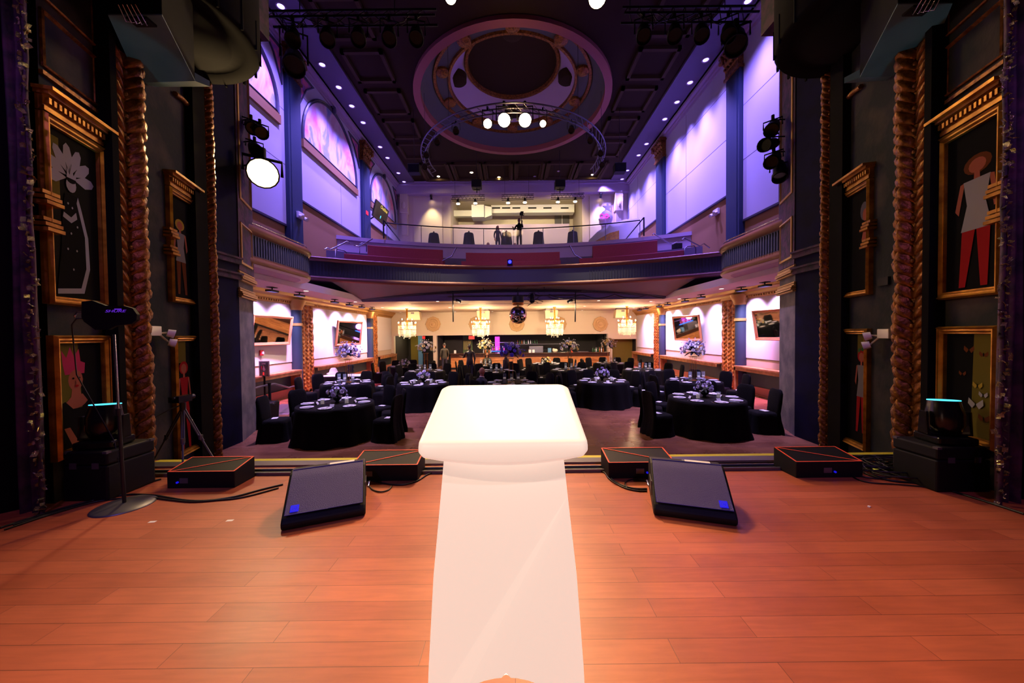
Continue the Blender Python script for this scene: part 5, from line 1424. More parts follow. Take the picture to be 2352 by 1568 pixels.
MB().box(-.13, .13, -.024, -.021, 1.01, 1.45, 0).box(-.03, .01, -.027, -.025, 1.03, 1.12, 1).box(-.09, -.05, -.027, -.025, 1.2, 1.32, 2).poly([(.0, -.026, 1.35), (.06, -.026, 1.2), (.0, -.026, 1.15), (-.03, -.026, 1.22)], 3).box(-.06, .06, -.027, -.025, 1.38, 1.41, 3).build('print', [M['blackgloss'], M['exitred'], PC['pink'], M['lilac']], t)
p = at(599, 810, X=XL + .06); t = thing('fire_alarm', 'red fire alarm strobe below the large leaning mirror', 'alarm', p)
MB().box(0, .05, -.07, .07, -.09, .09).build('housing', M['alarmred'], t, bevel=.01)
MB().box(.05, .09, -.03, .03, -.04, .04).build('strobe', M['china'], t)
p = at(640, 936, Z=HF); tag(MB().add([(-7.6, p.y - 1.0, HF), (-6.5, p.y - 1.0, HF), (-6.5, p.y + .5, HF), (-7.6, p.y + .5, HF), (-7.6, p.y - 1.0, HF + .04), (-6.5, p.y - .9, HF + .04), (-6.5, p.y + .4, HF + .04), (-7.6, p.y + .4, HF + .04)], [(4, 5, 6, 7), (0, 1, 5, 4), (1, 2, 6, 5), (2, 3, 7, 6), (3, 0, 4, 7)]).build('threshold_ramp', M['steel']), 'low grey ramp plate on the floor beneath the handrail', 'ramp')

# side table with hat and jar
p = at(797, 861, Z=HF + .76)
t = thing('side_table', 'rectangular table under black cloth against the handrail wall', 'table', (p.x - .1, p.y, HF))
MB().box(-.75, .75, -.38, .38, .74, .76).build('tabletop', M['linen'], t)
b = MB(); Ls = []
for z, e in ((.74, 0), (.4, .02), (.01, .05)):
    Ls.append([Vector((a * (.76 + e), c * (.39 + e), z)) for a, c in [(-1, -1), (-.5, -1.03), (0, -1), (.5, -1.03), (1, -1), (1.01, 0), (1, 1), (0, 1.02), (-1, 1), (-1.01, 0)]])
b.loops(Ls, 0, True); b.build('tablecloth', M['blackcloth'], t)
q = at(766, 858, Z=HF + .76); tag(MB().lathe([(0, .24), (.08, .23), (.13, .16), (.16, .06), (.24, .02), (.25, 0), (0, 0)], n=20).build('white_cloth_bundle', M['linen'], loc=(q.x, q.y, HF + .762)), 'white cloth bundle on the rectangular side table', 'cloth')
q = at(806, 853, Z=HF + .78); tag(MB().lathe([(0, 0), (.12, 0), (.14, .05), (.1, .12), (.14, .18), (.12, .27), (.13, .3), (0, .31)], n=20).build('dark_jar', M['bluepil'], loc=(q.x, q.y, HF + .762)), 'stacked dark blue jar on the rectangular side table', 'jar')

# ================================================================== BAR
yb0, yb1 = 22.6, 23.3
x0, x1 = bx(1036, yb0), bx(1400, yb0)
t = thing('bar_counter', 'long wooden bar counter with dark top', 'bar', ((x0 + x1) / 2, yb0, HF))
hw = (x1 - x0) / 2
MB().box(-hw, hw, .0, .06, .14, .80).build('front_panel', M['barwood'], t)
MB().box(-hw, hw, .05, .5, .0, .14).build('plinth', M['black'], t)
MB().box(-hw - .04, hw + .04, -.12, .62, .98, 1.05).box(-hw - .02, hw + .02, -.06, .1, .8, .98).build('countertop', M['bartop'], t, bevel=.01)
MB().box(-hw, -hw + .06, .06, .6, .14, .98).box(hw - .06, hw, .06, .6, .14, .98).build('end_panel', M['barwood'], t)
b = MB()
for k in range(46):
    u, z = random.Random(k).uniform(-hw, hw - 1), .18 + .6 * ((k * 7) % 11) / 11
    b.box(u, u + .9, -.012, .0, z, z + .012)
b.build('front_slats', M['bartop'], t)
BT = HF + 1.05
# back bar
xb0, xb1 = bx(1098, 25.6), bx(1390, 25.6)
t = thing('back_bar', 'dark back bar shelving behind the counter', 'shelving', (0, 25.7, HF)); b = MB()
b.box(xb0, xb1, 0, .5, 0, 1.0); b.build('cabinet', M['black'], t)
b = MB(); 
for z in (1.35, 1.65): b.box(bx(1128, 25.6), bx(1180, 25.6), .2, .45, z, z + .03)
b.box(bx(1185, 25.6), bx(1290, 25.6), .2, .45, 1.5, 1.53); b.build('shelf', M['steel'], t)
b = MB().box(bx(1127, 25.6), bx(1170, 25.6), -.02, .1, 1.0, 1.05); b.build('blue_light_strip', M['blueglow'], t)
b = MB().box(bx(1137, 25.6), bx(1148, 25.6), .42, .46, 1.1, 2.1); b.build('violet_light_panel', M['pinkglow'], t)
lamp('bar_glow_light', 'POINT', (bx(1150, 25.6), 25.3, HF + 1.5), 40, (.6, .25, 1.0), radius=.2)
lamp('lobby_light', 'POINT', (bx(950, 26), 25.8, HF + 2.0), 40, (1, .8, .45), radius=.2)
lamp('bar_glow_light', 'POINT', (bx(1290, 25.6), 24.6, HF + 2.0), 60, (1, .8, .5), radius=.2)
bcol = [mat('bottle_%s' % n_, c, .15) for n_, c in (('green', (30, 80, 40)), ('amber', (150, 90, 30)), ('clear', (190, 200, 210)), ('pink', (220, 70, 170)))]
rnd = random.Random(21)
bm_ = [MB().lathe([(0, 0), (.038, 0), (.04, .02), (.04, .17), (.014, .22), (.013, .29), (.016, .3), (0, .3)], n=12).mesh('bottle', m) for m in bcol]
spots = [(bx(1128 + i * 3.4, 25.6), 25.78, HF + 1.06, 'on the blue lit strip of the back bar') for i in range(12)] + [(bx(1190 + i * 5, 25.6), 25.95, HF + 1.53, 'on the back bar shelf') for i in range(10)] + \
        [(bx(1216 + i * 3.6, 23), 23.0, BT, 'at the middle of the bar counter') for i in range(5)] + [(bx(1362 + i * 4, 23), 22.95, BT, 'at the end of the bar counter') for i in range(7)] + [(bx(1112 + i * 4, 23), 22.95, BT, 'at the tap end of the bar counter') for i in range(5)]
for i, (x, y, z, ds) in enumerate(spots):
    ci = 3 if i < 12 and i % 2 else rnd.randrange(3)
    o = bpy.data.objects.new('bottle', bm_[ci]); COL.objects.link(o); o.location = (x, y, z + .001)
    tag(o, ['green', 'amber', 'clear', 'pink lit'][ci] + ' glass bottle ' + ds, 'bottle', 'bottles ' + ds)
def boxy(name, px, w_, h_, m, label, cat, y=22.95, d=.2):
    x = bx(px, y); o = MB().box(-w_ / 2, w_ / 2, -d / 2, d / 2, 0, h_).build(name, m, loc=(x, y, BT + .001), bevel=.01); return tag(o, label, cat)
boxy('glass_rack', 1232, .9, .42, M['steel'], 'grey glass rack on the bar counter', 'rack', 23.0, .4)
boxy('menu_card', 1218, .16, .2, M['linen'], 'white menu card in front of the bar bottles', 'card', 22.7, .03)
boxy('menu_card', 1226, .16, .2, M['linen'], 'pinkish menu card beside the first menu card', 'card', 22.7, .03)
boxy('menu_card', 1046, .14, .2, M['linen'], 'white upright card at the far end of the bar', 'card', 22.8, .03)
boxy('blue_bucket', 1263, .22, .28, M['bluewall'], 'blue bucket on the bar counter', 'bucket')
boxy('till_screen', 1380, .3, .3, M['blackgloss'], 'dark till screen near the end of the bar', 'screen', 23.1, .05)
boxy('serving_tray', 1340, .7, .04, M['steel'], 'flat grey tray on the bar counter', 'tray')
boxy('traffic_marker', 1315, .1, .13, M['orange'], 'small orange cone shaped caddy on the bar', 'caddy', 22.7, .1)
tag(MB().sph((0, 0, .12), (.18, .1, .12), 14, 8).sph((-.1, 0, .2), (.08, .07, .07), 10, 6).build('plush_moon', M['cream2'], loc=(bx(1276, 22.9), 22.9, BT)), 'cream crescent shaped ornament on the bar counter', 'ornament')
o = tag(MB().box(-.7, .7, -.05, .05, 0, 1.4).build('projection_screen', M['darkroom'], loc=(bx(1043, 26.6), 26.6, .05)), 'large dark panel hanging behind the bar end', 'screen')
b = MB()
for k in range(7): b.box(-.35 + .1 * k, -.31 + .1 * k, 0, .03, 0, .7)
tag(b.build('light_tubes', M['yellowp'], loc=(bx(1072, 26.9), 27.2, .3)), 'row of yellow vertical strips on the green wall', 'decoration')
o = tag(MB().box(-.2, .2, 0, .06, -.12, .12).build('exit_sign', M['exitred'], loc=at(1083, 775, Y=24.8)), 'red lit exit sign above the bar opening', 'sign')
o = tag(MB().box(-.1, .1, 0, .05, -.1, .1).build('exit_sign', M['exitred'], loc=at(973, 775, Y=26)), 'small red exit sign above the lobby opening', 'sign')
# poster portrait in lobby
o = MB().box(-.22, .22, 0, .02, 0, .75, 0).poly([(-.1, -.002, .1), (.12, -.002, .1), (.14, -.002, .4), (-.12, -.002, .4)], 1).poly([(-.06, -.002, .42), (.06, -.002, .42), (.05, -.002, .56), (-.05, -.002, .56)], 2).build('lobby_poster', [M['darkroom'], PC['red'], PC['skin']], loc=at(933, 840, Y=27.5))
tag(o, 'dark poster with red figure on the lobby wall', 'poster')
# wall rosettes
for px, lb in ((995, 'plaster rosette on the back wall nearest the handrail wall'), (1094, 'plaster rosette behind the second chandelier'), (1187, 'plaster rosette behind the mirror ball'), (1284, 'plaster rosette behind the third chandelier'), (1379, 'plaster rosette on the back wall nearest the pink lit aisle')):
    p = at(px, 744, Y=YB - .05)
    b = MB().lathe([(0, .12), (.08, .12), (.13, .05), (.18, .05), (.21, .1), (.24, .1), (.27, .04), (.33, .04), (.36, .09), (.39, .09), (.42, .03), (.47, .06), (.5, .05), (.51, 0)], n=36, ax=(0, -1, 0))
    for k in range(20): b.sph((.3 * math.cos(PI * k / 10), -.05, .3 * math.sin(PI * k / 10)), .03, 6, 4)
    for k in range(8): b.sph((.5 * math.cos(PI * k / 4), -.03, .5 * math.sin(PI * k / 4)), (.05, .03, .05), 8, 5)
    t = tag(b.build('wall_rosette', M['rosette'], loc=p), lb, 'rosette', 'round plaster rosettes')
# ================================================================== CHANDELIERS AND CEILING FIXTURES
CHX = [(935, 'nearest the handrail wall'), (1104, 'over the seated guests'), (1274, 'over the bar middle'), (1440, 'nearest the pink lit aisle')]
def chandelier(x, y, label):
    t = thing('crystal_chandelier', label, 'chandelier', (x, y, Zs), group='crystal chandeliers')
    MB().lathe([(0, 0), (.1, 0), (.09, -.04), (0, -.05)], n=16).build('canopy', M['gold'], t)
    MB().cyl((0, 0, -.04), (0, 0, -1.2), .05, n=10).build('chain_sleeve', M['gold'], t)
    b = MB()
    for r, z in ((.5, -1.0), (.3, -.8), (.46, -1.25)): b.tube([(r * math.cos(a), r * math.sin(a), z) for a in [2 * PI * k / 24 for k in range(24)]], .012, 6, closed=True)
    rf_ = b.build('ring_frame', M['gold'], t)
    b = MB()
    for k in range(8):
        a = 2 * PI * k / 8; b.tube([(.03 * math.cos(a), .03 * math.sin(a), -1.15), (.28 * math.cos(a), .28 * math.sin(a), -1.18), (.5 * math.cos(a), .5 * math.sin(a), -1.0), (.52 * math.cos(a), .52 * math.sin(a), -.9)], .012, 6)
    am_ = b.build('arms', M['gold'], t)
    for k in range(8):
        a = 2 * PI * k / 8; MB().sph((.52 * math.cos(a), .52 * math.sin(a), -.84), (.022, .022, .05), 8, 6).build('candle_bulb', M['bulb'], am_)
    for k in range(4):
        a = 2 * PI * k / 4 + .4; MB().sph((.28 * math.cos(a), .28 * math.sin(a), -.64), (.022, .022, .05), 8, 6).build('candle_bulb', M['bulb'], am_)
    b = MB(); rnd = random.Random(int(x * 10))
    for r, n, z0, z1 in ((.5, 40, -1.0, -1.5), (.46, 30, -1.25, -1.62), (.3, 24, -.8, -1.2), (.2, 16, -1.2, -1.7)):
        for k in range(n):
            a = 2 * PI * k / n; z = z0 - .02; zz = z1 + rnd.uniform(-.05, .05)
            while z > zz:
                b.add([(r * math.cos(a), r * math.sin(a), z), (r * math.cos(a) + .013, r * math.sin(a), z - .03), (r * math.cos(a), r * math.sin(a) + .013, z - .03), (r * math.cos(a) - .013, r * math.sin(a), z - .03), (r * math.cos(a), r * math.sin(a) - .013, z - .03), (r * math.cos(a), r * math.sin(a), z - .07)],
                      [(0, 1, 2), (0, 2, 3), (0, 3, 4), (0, 4, 1), (5, 2, 1), (5, 3, 2), (5, 4, 3), (5, 1, 4)]); z -= .085
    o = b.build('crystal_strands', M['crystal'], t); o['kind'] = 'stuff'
    lamp('chandelier_light', 'POINT', (x, y, Zs - 1.0), 380, (1.0, .62, .32), radius=.25)
for px, ds in CHX:
    p = at(px, 745, Y=20.6); chandelier(p.x, p.y, 'glittering crystal chandelier ' + ds)
for px, ds, k in ((950, 'nearest the handrail wall', 1), (1110, 'over the seated guests', .3), (1266, 'over the bar middle', -.3), (1428, 'nearest the pink lit aisle', -1)):
    p = at(px, 712, Y=22.2); t = thing('ceiling_speaker', 'cream box speaker hung behind the chandelier ' + ds, 'speaker', (p.x, p.y, Zs), group='cream ceiling speakers')
    MB().prism([(-.42, -.1), (.42, -.1), (.36 + .12 * k, -.62), (-.36 + .12 * k, -.62)], lambda a, c, q: Vector((a, -.25 + .5 * q, c))).build('cabinet', M['box'], t, bevel=.01)
    MB().box(-.36, .36, -.2, .2, -.1, 0).box(-.1, .1, -.262, -.25, -.24, -.14).build('bracket', M['steel'], t)
# recessed downlights below the balcony
dl = [(703, 668, 'l'), (816, 693, 'l'), (878, 706, 'l'), (1005, 692, 'm'), (1033, 706, 'm'), (920, 717, 'm'), (1046, 716, 'm'), (1131, 715, 'm'), (1343, 703, 'm'), (1375, 690, 'm'), (1336, 713, 'm'), (1250, 714, 'm'), (1495, 692, 'r'), (1560, 686, 'r'), (1657, 663, 'r'), (1455, 707, 'r'), (1514, 702, 'r')]
t0 = None
for i, (px, py, z_) in enumerate(dl):
    p = at(px, py, Z=Zs)
    if p.y > YB - .3: p.y = YB - .4
    lb = 'recessed ceiling downlight ' + {'l': 'above the handrail aisle', 'm': 'in the warm ceiling before the bar', 'r': 'above the pink lit aisle'}[z_] + ', ' + ['nearest the stage', 'second from the stage', 'third from the stage', 'fourth from the stage', 'fifth from the stage', 'close to the back wall', 'touching the vent line', 'before the bar middle', 'by the third chandelier'][i % 9]
    if t0 is None:
        t = t0 = thing('ceiling_downlight', lb, 'downlight', p, group='recessed downlights')
        MB().lathe([(.07, -.002), (.1, -.01), (.105, 0)], n=20).build('trim_ring', M['white'], t)
        MB().lathe([(0, -.003), (.075, -.003)], n=20).build('lens', emit_mat('lamp_down', (255, 236, 210), 9), t)
    else: t = dup(t0, p, 0, lb, 'recessed downlights')
    if i % 2 == 0 and p.y < 22.5: lamp('downlight_beam', 'SPOT', (p.x, p.y, Zs - .03), 520 if z_ == 'm' else 330, (1, .74, .5), (p.x, p.y, 0), 95, .9, .06)
for px, py, lb in ((1010, 697, 'dark slot vent by the first chandelier'), (1180, 697, 'dark slot vent behind the mirror ball'), (1370, 694, 'dark slot vent by the third chandelier')):
    p = at(px, py, Z=Zs); tag(MB().box(-1.45, 1.45, -.05, .05, -.012, -.002).build('slot_vent', M['steel'], loc=p), lb, 'vent', 'slot vents')
# wall washer fixtures along the cornice
proto = None
for sgn, lst in ((-1, ((625, 663), (688, 674), (769, 690), (803, 697), (831, 702), (855, 707))), (1, ((1768, 651), (1705, 662), (1610, 679), (1575, 688), (1542, 696), (1516, 700), (1488, 706), (1470, 709)))):
    for i, (px, py) in enumerate(lst):
        p = at(px, py, Z=Zs - .05); p.z = Zs
        p.x = max(XL + .6, min(XR - .6, p.x))
        lb = 'small black wall washer ' + ['nearest the grey column', 'second from the grey column', 'third from the grey column', 'fourth from the grey column', 'fifth from the grey column', 'sixth from the grey column', 'seventh from the grey column', 'farthest from the grey column'][i] + (' above the handrail wall' if sgn < 0 else ' above the pink lit aisle')
        if proto is None:
            t = proto = thing('wall_washer', lb, 'light fixture', p, group='black wall washers')
            MB().box(-.1, .1, -.12, .12, -.02, 0).cyl((0, 0, -.02), (0, 0, -.1), .02, n=8).build('mount', M['black'], t)
            MB().box(-.1, .1, -.19, .19, -.15, -.09).build('head', M['black'], t, bevel=.01)
            MB().box(-.08, .08, -.17, .17, -.153, -.15).build('lens', M['lampdim'], t)
        else: dup(proto, p, 0, lb, 'black wall washers')
        xw = XL if sgn < 0 else XR
        lamp('wall_washer_beam', 'SPOT', (p.x, p.y, Zs - .2), 520, (.74, .52, 1.0), (xw, p.y + .1, Zs - 1.7), 100, .9, .1)
        lamp('aisle_beam', 'SPOT', (p.x, p.y, Zs - .2), 900, MAGENTA, (xw - sgn * .6, p.y, HF), 64, .8, .1)
# violet downlights washing the upper side walls
proto = None
for sgn, lst in ((-1, ((645, 14), (740, 148), (778, 200), (808, 243), (834, 281), (873, 337), (890, 362), (915, 397), (928, 417))), (1, ((1718, 2), (1621, 137), (1585, 189), (1555, 234), (1527, 273), (1485, 330), (1467, 356), (1441, 391), (1429, 411)))):
    for i, (px, py) in enumerate(lst):
        p = at(px, py, Z=ZC_ - .12)
        lb = 'violet ceiling downlight ' + ['nearest the stage', 'second from the stage', 'third from the stage', 'fourth from the stage', 'fifth from the stage', 'sixth from the stage', 'seventh from the stage', 'next to last', 'nearest the back wall'][i] + (' above the mural wall' if sgn < 0 else ' above the plain panel wall')
        p.y = min(p.y, 25.6)
        if proto is None:
            t = proto = thing('violet_downlight', lb, 'downlight', p, group='violet ceiling downlights')
            MB().lathe([(.11, 0), (.13, -.03), (.15, -.03), (.16, 0)], n=20).build('trim_ring', M['lilac'], t)
            MB().lathe([(0, -.01), (.11, -.01)], n=20).build('lens', M['lampv'], t)
        else: dup(proto, p, 0, lb, 'violet ceiling downlights')
        if (i >= 8 and sgn < 0) or (i == 7 and sgn < 0): continue
        xw = XL if sgn < 0 else XR
        bright = 1.0 if sgn < 0 else (.8, .8, 1.5, 1.5, 1.5, 1.3, 1.1, 1.0, .9)[i]
        lamp('violet_wall_beam', 'SPOT', (p.x, p.y, p.z - .03), (1500 if sgn < 0 else 1900) * bright, (.30, .20, 1.0), (xw - sgn * .2, p.y, Zc(2.0)), 58, 1.0, .08)
        if i % 2 == 0: lamp('added_violet_fill', 'SPOT', (p.x - sgn * 1.5, p.y, p.z - .1), 3000, (.28, .18, 1.0), (xw, p.y, Zc(5.4)), 90, 1.0, .1)  # added fill spot with no fixture, brightens the upper wall
# warm downlights near the back of the main ceiling
proto = None
for i, (px, py) in enumerate(((1007, 405), (1083, 396), (1146, 407), (1361, 401), (1448, 369), (1228, 405), (1283, 393), (1506, 285))):
    p = at(px, py, Z=ZC_); lit = i < 5
    if p.y > 25.6: p.y = 25.5
    lb = ('lit' if lit else 'unlit') + ' round downlight in the dark ceiling ' + ['nearest the mural wall', 'in front of the hung speaker', 'below the middle of the dome', 'nearest the plain panel wall', 'beside the violet row', 'past the middle of the dome', 'behind the second hung speaker', 'in the violet strip'][i]
    t = thing('round_downlight', lb, 'downlight', p, group='round ceiling downlights')
    MB().lathe([(.1, -.004), (.14, -.02), (.15, 0)], n=20).build('trim_ring', M['ceil2'], t)
    MB().lathe([(0, -.006), (.1, -.006)], n=20).build('lens', M['lampw'] if lit else M['lilac'], t)
    if lit: lamp('warm_downlight_beam', 'SPOT', (p.x, p.y, p.z - .05), 500, (1, .78, .5), (p.x, p.y, 0), 70, .9, .1)

# round truss with the warm key lights ---------------------------------------------
TRC = Vector((DC.x, DC.y + .15, Zc(8.4)))
t = thing('round_truss', 'half round lighting truss hung below the ceiling dome', 'truss', TRC)
def tpt(a, r, z): return Vector((r * math.cos(a), r * math.sin(a), z))
A = [PI + PI * k / 40 for k in range(41)]
A = [math.radians(168) + math.radians(204) * k / 44 for k in range(45)]
b = MB()
for r, z in ((4.35, 0), (4.05, 0), (4.2, -.26)): b.tube([tpt(a, r, z) for a in A], .028, 6)
b.build('chords', M['steel'], t)
b = MB()
for k in range(len(A) - 1):
    P = [tpt(A[k], 4.35, 0), tpt(A[k + 1], 4.2, -.26), tpt(A[k], 4.05, 0)]
    b.tube([P[0], P[1]], .012, 4).tube([P[1], P[2]], .012, 4)
b.build('lacing', M['steel'], t)
b = MB()
for a in (A[4], A[14], A[30], A[40]): b.cyl(tpt(a, 4.2, 0), tpt(a, 4.2, 3.1), .008, n=5)
b.build('hanging_cables', M['cable'], t)
def fixture(loc, target, lit, label, size=1.0, m='lampkey', drop=.22, group='stage spotlights'):
    loc = Vector(loc); d = (Vector(target) - loc).normalized()
    t = thing('stage_spotlight', label, 'spotlight', loc, group=group)
    u = d.orthogonal().normalized(); sd = d.cross(Vector((0, 0, 1))).normalized()
    MB().lathe([(0, -.2), (.07, -.2), (.09, -.1), (.09, .08), (.11, .12), (.11, .2), (.1, .2), (.1, .13)], n=16, ax=d).xf(Matrix.Scale(size, 4)).build('barrel', M['black'], t); br_ = t.children[-1]
    MB().lathe([(0, .13), (.098, .13)], n=16, ax=d).xf(Matrix.Scale(size, 4)).build('lens', M[m] if lit else M['blackgloss'], br_)
    b = MB(); b.tube([sd * .13, sd * .13 + Vector((0, 0, drop)), -sd * .13 + Vector((0, 0, drop)), -sd * .13], .012, 6).cyl((0, 0, drop), (0, 0, drop + .08), .025, n=8)
    b.xf(Matrix.Scale(size, 4)).build('yoke', M['black'], t)
    return t
KP = [((1120, 284), 1.5, 'outermost of the four lit lamps on the mural side'), ((1158, 276), 2.2, 'brightest pair, lamp on the mural side'), ((1206, 276), 2.2, 'brightest pair, lamp on the plain wall side'), ((1247, 284), 1.1, 'outermost of the four lit lamps on the plain wall side')]
for (px, py), sz, ds in KP:
    p = at(px, py, Y=12.95); p = at(px, py, Y=TRC.y - math.sqrt(4.2 ** 2 - (p.x - TRC.x) ** 2)); fixture(p, (0, 0, H), True, 'blazing warm truss spotlight, ' + ds, sz, drop=.5 / sz)
for k, a in enumerate((190, 205, 222, 238, 302, 318, 335, 350)):
    q = tpt(math.radians(a), 4.2, -.5) + TRC
    fixture(q, (q.x * .3, 4, 0), False, 'dark unlit spotlight on the round truss, ' + ['first', 'second', 'third', 'fourth', 'fifth', 'sixth', 'seventh', 'eighth'][k] + ' counted from the mural side', 1.15)
for s, px, py in ((-1, 952, 391), (1, 1423, 389)):
    p = at(px, py, Y=17.5); t = thing('line_speaker', 'small dark loudspeaker at the ' + ('mural' if s < 0 else 'plain wall') + ' side end of the round truss', 'loudspeaker', p)
    MB().box(-.28, .28, -.2, .2, -.18, .25).build('cabinet', M['black'], t, bevel=.02); MB().cyl((0, 0, .25), (0, 0, ZC_ - p.z - .01), .01, n=5).build('cable', M['cable'], t); MB().box(-.28, .28, -.21, -.2, .22, .25).build('rigging_bar', M['steel'], t)
for px, lb in ((1095, 'black hung speaker in front of the cornice on the mural side'), (1286, 'black hung speaker in front of the cornice on the plain wall side')):
    p = at(px, 424, Y=21.5); t = thing('hung_speaker', lb, 'loudspeaker', p); MB().box(-.3, .3, -.25, .25, -.22, .22).build('cabinet', M['black'], t, bevel=.01); MB().cyl((0, 0, .22), (0, 0, Zc(11.2) - p.z), .012, n=5).cyl((0, 0, -.22), (0, 0, -.5), .03, n=8).box(-.2, .2, -.06, .06, -.36, -.3).build('hanging_pole', M['cable'], t)

# pipe across the top of the picture with rigging -----------------------------------
tpipe = []
for xa_, xb_, ds in ((-6.3, -1.9, 'mural'), (3.0, 6.5, 'plain wall')):
    t = thing('lighting_pipe', 'dark lighting truss with cables at the top on the ' + ds + ' side', 'truss', (0, 9.2, Zc(8.3))); tpipe.append(t)
    b = MB()
    for y, z in ((0, 0), (.3, 0), (.15, .28)): b.tube([(xa_, y, z), (xb_, y, z)], .03, 6)
    for k in range(int((xb_ - xa_) / .3)): b.tube([(xa_ + k * .3, 0, 0), (xa_ + .15 + k * .3, .15, .28), (xa_ + .3 + k * .3, .3, 0)], .012, 4)
    b.build('pipe', M['black'], t)
for tt in (0, 1):
  b = MB(); rnd = random.Random(8 + tt)
  for k in range(8):
    x = rnd.uniform(-6, -3.2) if tt == 0 else rnd.uniform(3.2, 5.4); L_ = rnd.uniform(.5, 1.2); b.tube([(x + L_ * q / 6, rnd.uniform(-.02, .02), -.25 * math.sin(PI * q / 6) * rnd.uniform(.6, 1.4)) for q in range(7)], .012, 5)
  o = b.build('cables', M['cable'], tpipe[tt]); o['kind'] = 'stuff'
for x in (-5.5, -3, 3.2, 5.7):
    MB().cyl((x, .15, .2), (x, .15, 2.9), .012, n=5).build('hanging_cable', M['cable'], tpipe[0 if x < 0 else 1])
k = 0
for x in (-5.6, -4.7, -3.9, -3.1, -2.4, 3.5, 4.3, 5.0, 5.7):
    fixture((x, 9.2, Zc(7.8)), (x * .4, 3, 0), False, 'dark unlit moving light on the top pipe, ' + ['first', 'second', 'third', 'fourth', 'fifth', 'sixth', 'seventh', 'eighth', 'ninth'][k] + ' from the mural wall', 1.7, group='dark fixtures on the top pipe'); k += 1
fixture(at(676, 140, Y=9.35), (-2, 3, 0), False, 'large dark moving light before the capital on the mural side', 2.4, drop=.32)
fixture(at(1690, 92, Y=9.35), (2, 3, 0), False, 'large dark moving light before the capital on the plain wall side', 2.4, drop=.14)
tag(MB().tube([(-3, 8.6, Zc(8.95)), (3.6, 8.6, Zc(8.95))], .03, 8).cyl((-2.6, 8.6, Zc(8.95)), (-2.6, 8.6, Zc(11.19)), .012, n=5).build('front_pipe', M['black']), 'black pipe carrying the two topmost warm spotlights', 'pipe')
for px, sz, ds in ((1035, 1.3, 'mural'), (1372, 2.0, 'plain wall')):
    p = at(px, -6, Y=8.6); fixture(p, (0, 0, H), True, 'warm spotlight at the very top edge of the view, ' + ds + ' side', sz)
# fixtures booming off the portal columns
for i, (px, py, tx, ty) in enumerate(((1775, 292, -.5, -.55), (1768, 331, -.9, -.35), (1777, 366, -.6, -.5), (1790, 392, -.35, -.9))):
    p = at(px, py, Y=8.0)
    t = fixture(p, p + Vector((tx, -.5, ty)), False, 'dark spotlight boomed off the grey column by the plain wall, ' + ['topmost', 'second from top', 'third from top', 'lowest'][i], 1.35, drop=.12, group='boomed spotlights')
    b = MB(); q = at(1822, py - 18, Y=8.1) - p; b.tube([(0, 0, .16), (q.x * .5, q.y * .5, .2), (q.x, q.y, q.z)], .015, 6); b.build('boom_arm', M['black'], t)
p0 = at(1818, 250, Y=8.1); tag(MB().tube([at(1818, y_, Y=8.05) + Vector((-.12 * math.sin(i * 1.1), 0, 0)) for i, y_ in enumerate((280, 330, 380, 410, 440, 460, 468, 455))], .012, 6).build('dangling_cable', M['cable']), 'loose black cable dangling below the boomed spotlights', 'cable')
for i, (px, py) in enumerate(((577, 290), (597, 300), (585, 340))):
    p = at(px, py, Y=7.9); t = fixture(p, p + Vector((.5, -.5, -.5)), False, 'dark spotlight boomed off the grey column by the mural wall, ' + ['topmost', 'second', 'just above the bright spotlight'][i], 1.25, drop=.12, group='boomed spotlights')
    b = MB(); q = at(556, py - 14, Y=7.95) - p; b.tube([(0, 0, .16), (q.x, q.y, q.z)], .015, 6); b.build('boom_arm', M['black'], t)
p = at(604, 398, Y=7.7); t = fixture(p, (0, 0, H), True, 'blazing white spotlight boomed off the grey column by the mural wall', 2.7, drop=.12, group='boomed spotlights')
b = MB(); q = at(558, 380, Y=7.8) - p; b.tube([(0, 0, .2), (q.x, q.y, q.z)], .02, 6); b.build('boom_arm', M['black'], t)

# mirror ball and pipe ---------------------------------------------------------------
p = at(1190, 723, Y=15.75); R_ = .4
t = thing('mirror_ball', 'hanging mirror ball under the balcony front', 'mirror ball', p)
b = MB(); nv = 22
for j in range(nv):
    t0_, t1_ = PI * j / nv, PI * (j + 1) / nv; n = max(4, int(44 * math.sin((t0_ + t1_) / 2)))
    for i in range(n):
        a0, a1 = 2 * PI * i / n, 2 * PI * (i + .94) / n; tb = t1_ - .006
        P = [Vector((math.sin(q) * math.cos(a), math.sin(q) * math.sin(a), math.cos(q))) * R_ for q, a in ((t0_, a0), (t0_, a1), (tb, a1), (tb, a0))]
        b.add(P, [(0, 1, 2, 3)])
b.build('mirror_tiles', M['mirror'], t)
MB().sph((0, 0, 0), R_ * .985, 24, 16).build('core', M['steel'], t)
zt_ = at(1190, 695, Y=15.75).z - p.z
MB().cyl((0, 0, R_), (0, 0, zt_), .03, n=10).cyl((0, 0, zt_), (0, 0, zt_ + .28), .26, n=24).build('motor', M['black'], t)
MB().lathe([(.26, 0), (.25, -.1), (.2, -.12), (.05, -.1)], (0, 0, zt_), 20).build('motor_shade', M['gold'], t)
MB().cyl((0, 0, zt_ + .28), (0, 0, Zc(2.1) - p.z), .02, n=8).build('rod', M['black'], t)
lamp('mirror_ball_lamp', 'SPOT', (p.x, p.y - .1, p.z + .55), 18, (1, .75, .35), (p.x, p.y, p.z), 90, .6, .03)
y_ = 15.7
t = thing('under_balcony_pipe', 'dark horizontal pipe with cables under the balcony', 'pipe', at(1180, 672, Y=y_))
off = Matrix.Translation(-Vector(t.location))
b = MB().tube([at(1026, 671, Y=y_), at(1335, 668, Y=y_)], .035, 8); b.xf(off).build('pipe', M['black'], t)
b = MB(); q = at(1320, 668, Y=y_); rnd = random.Random(2)
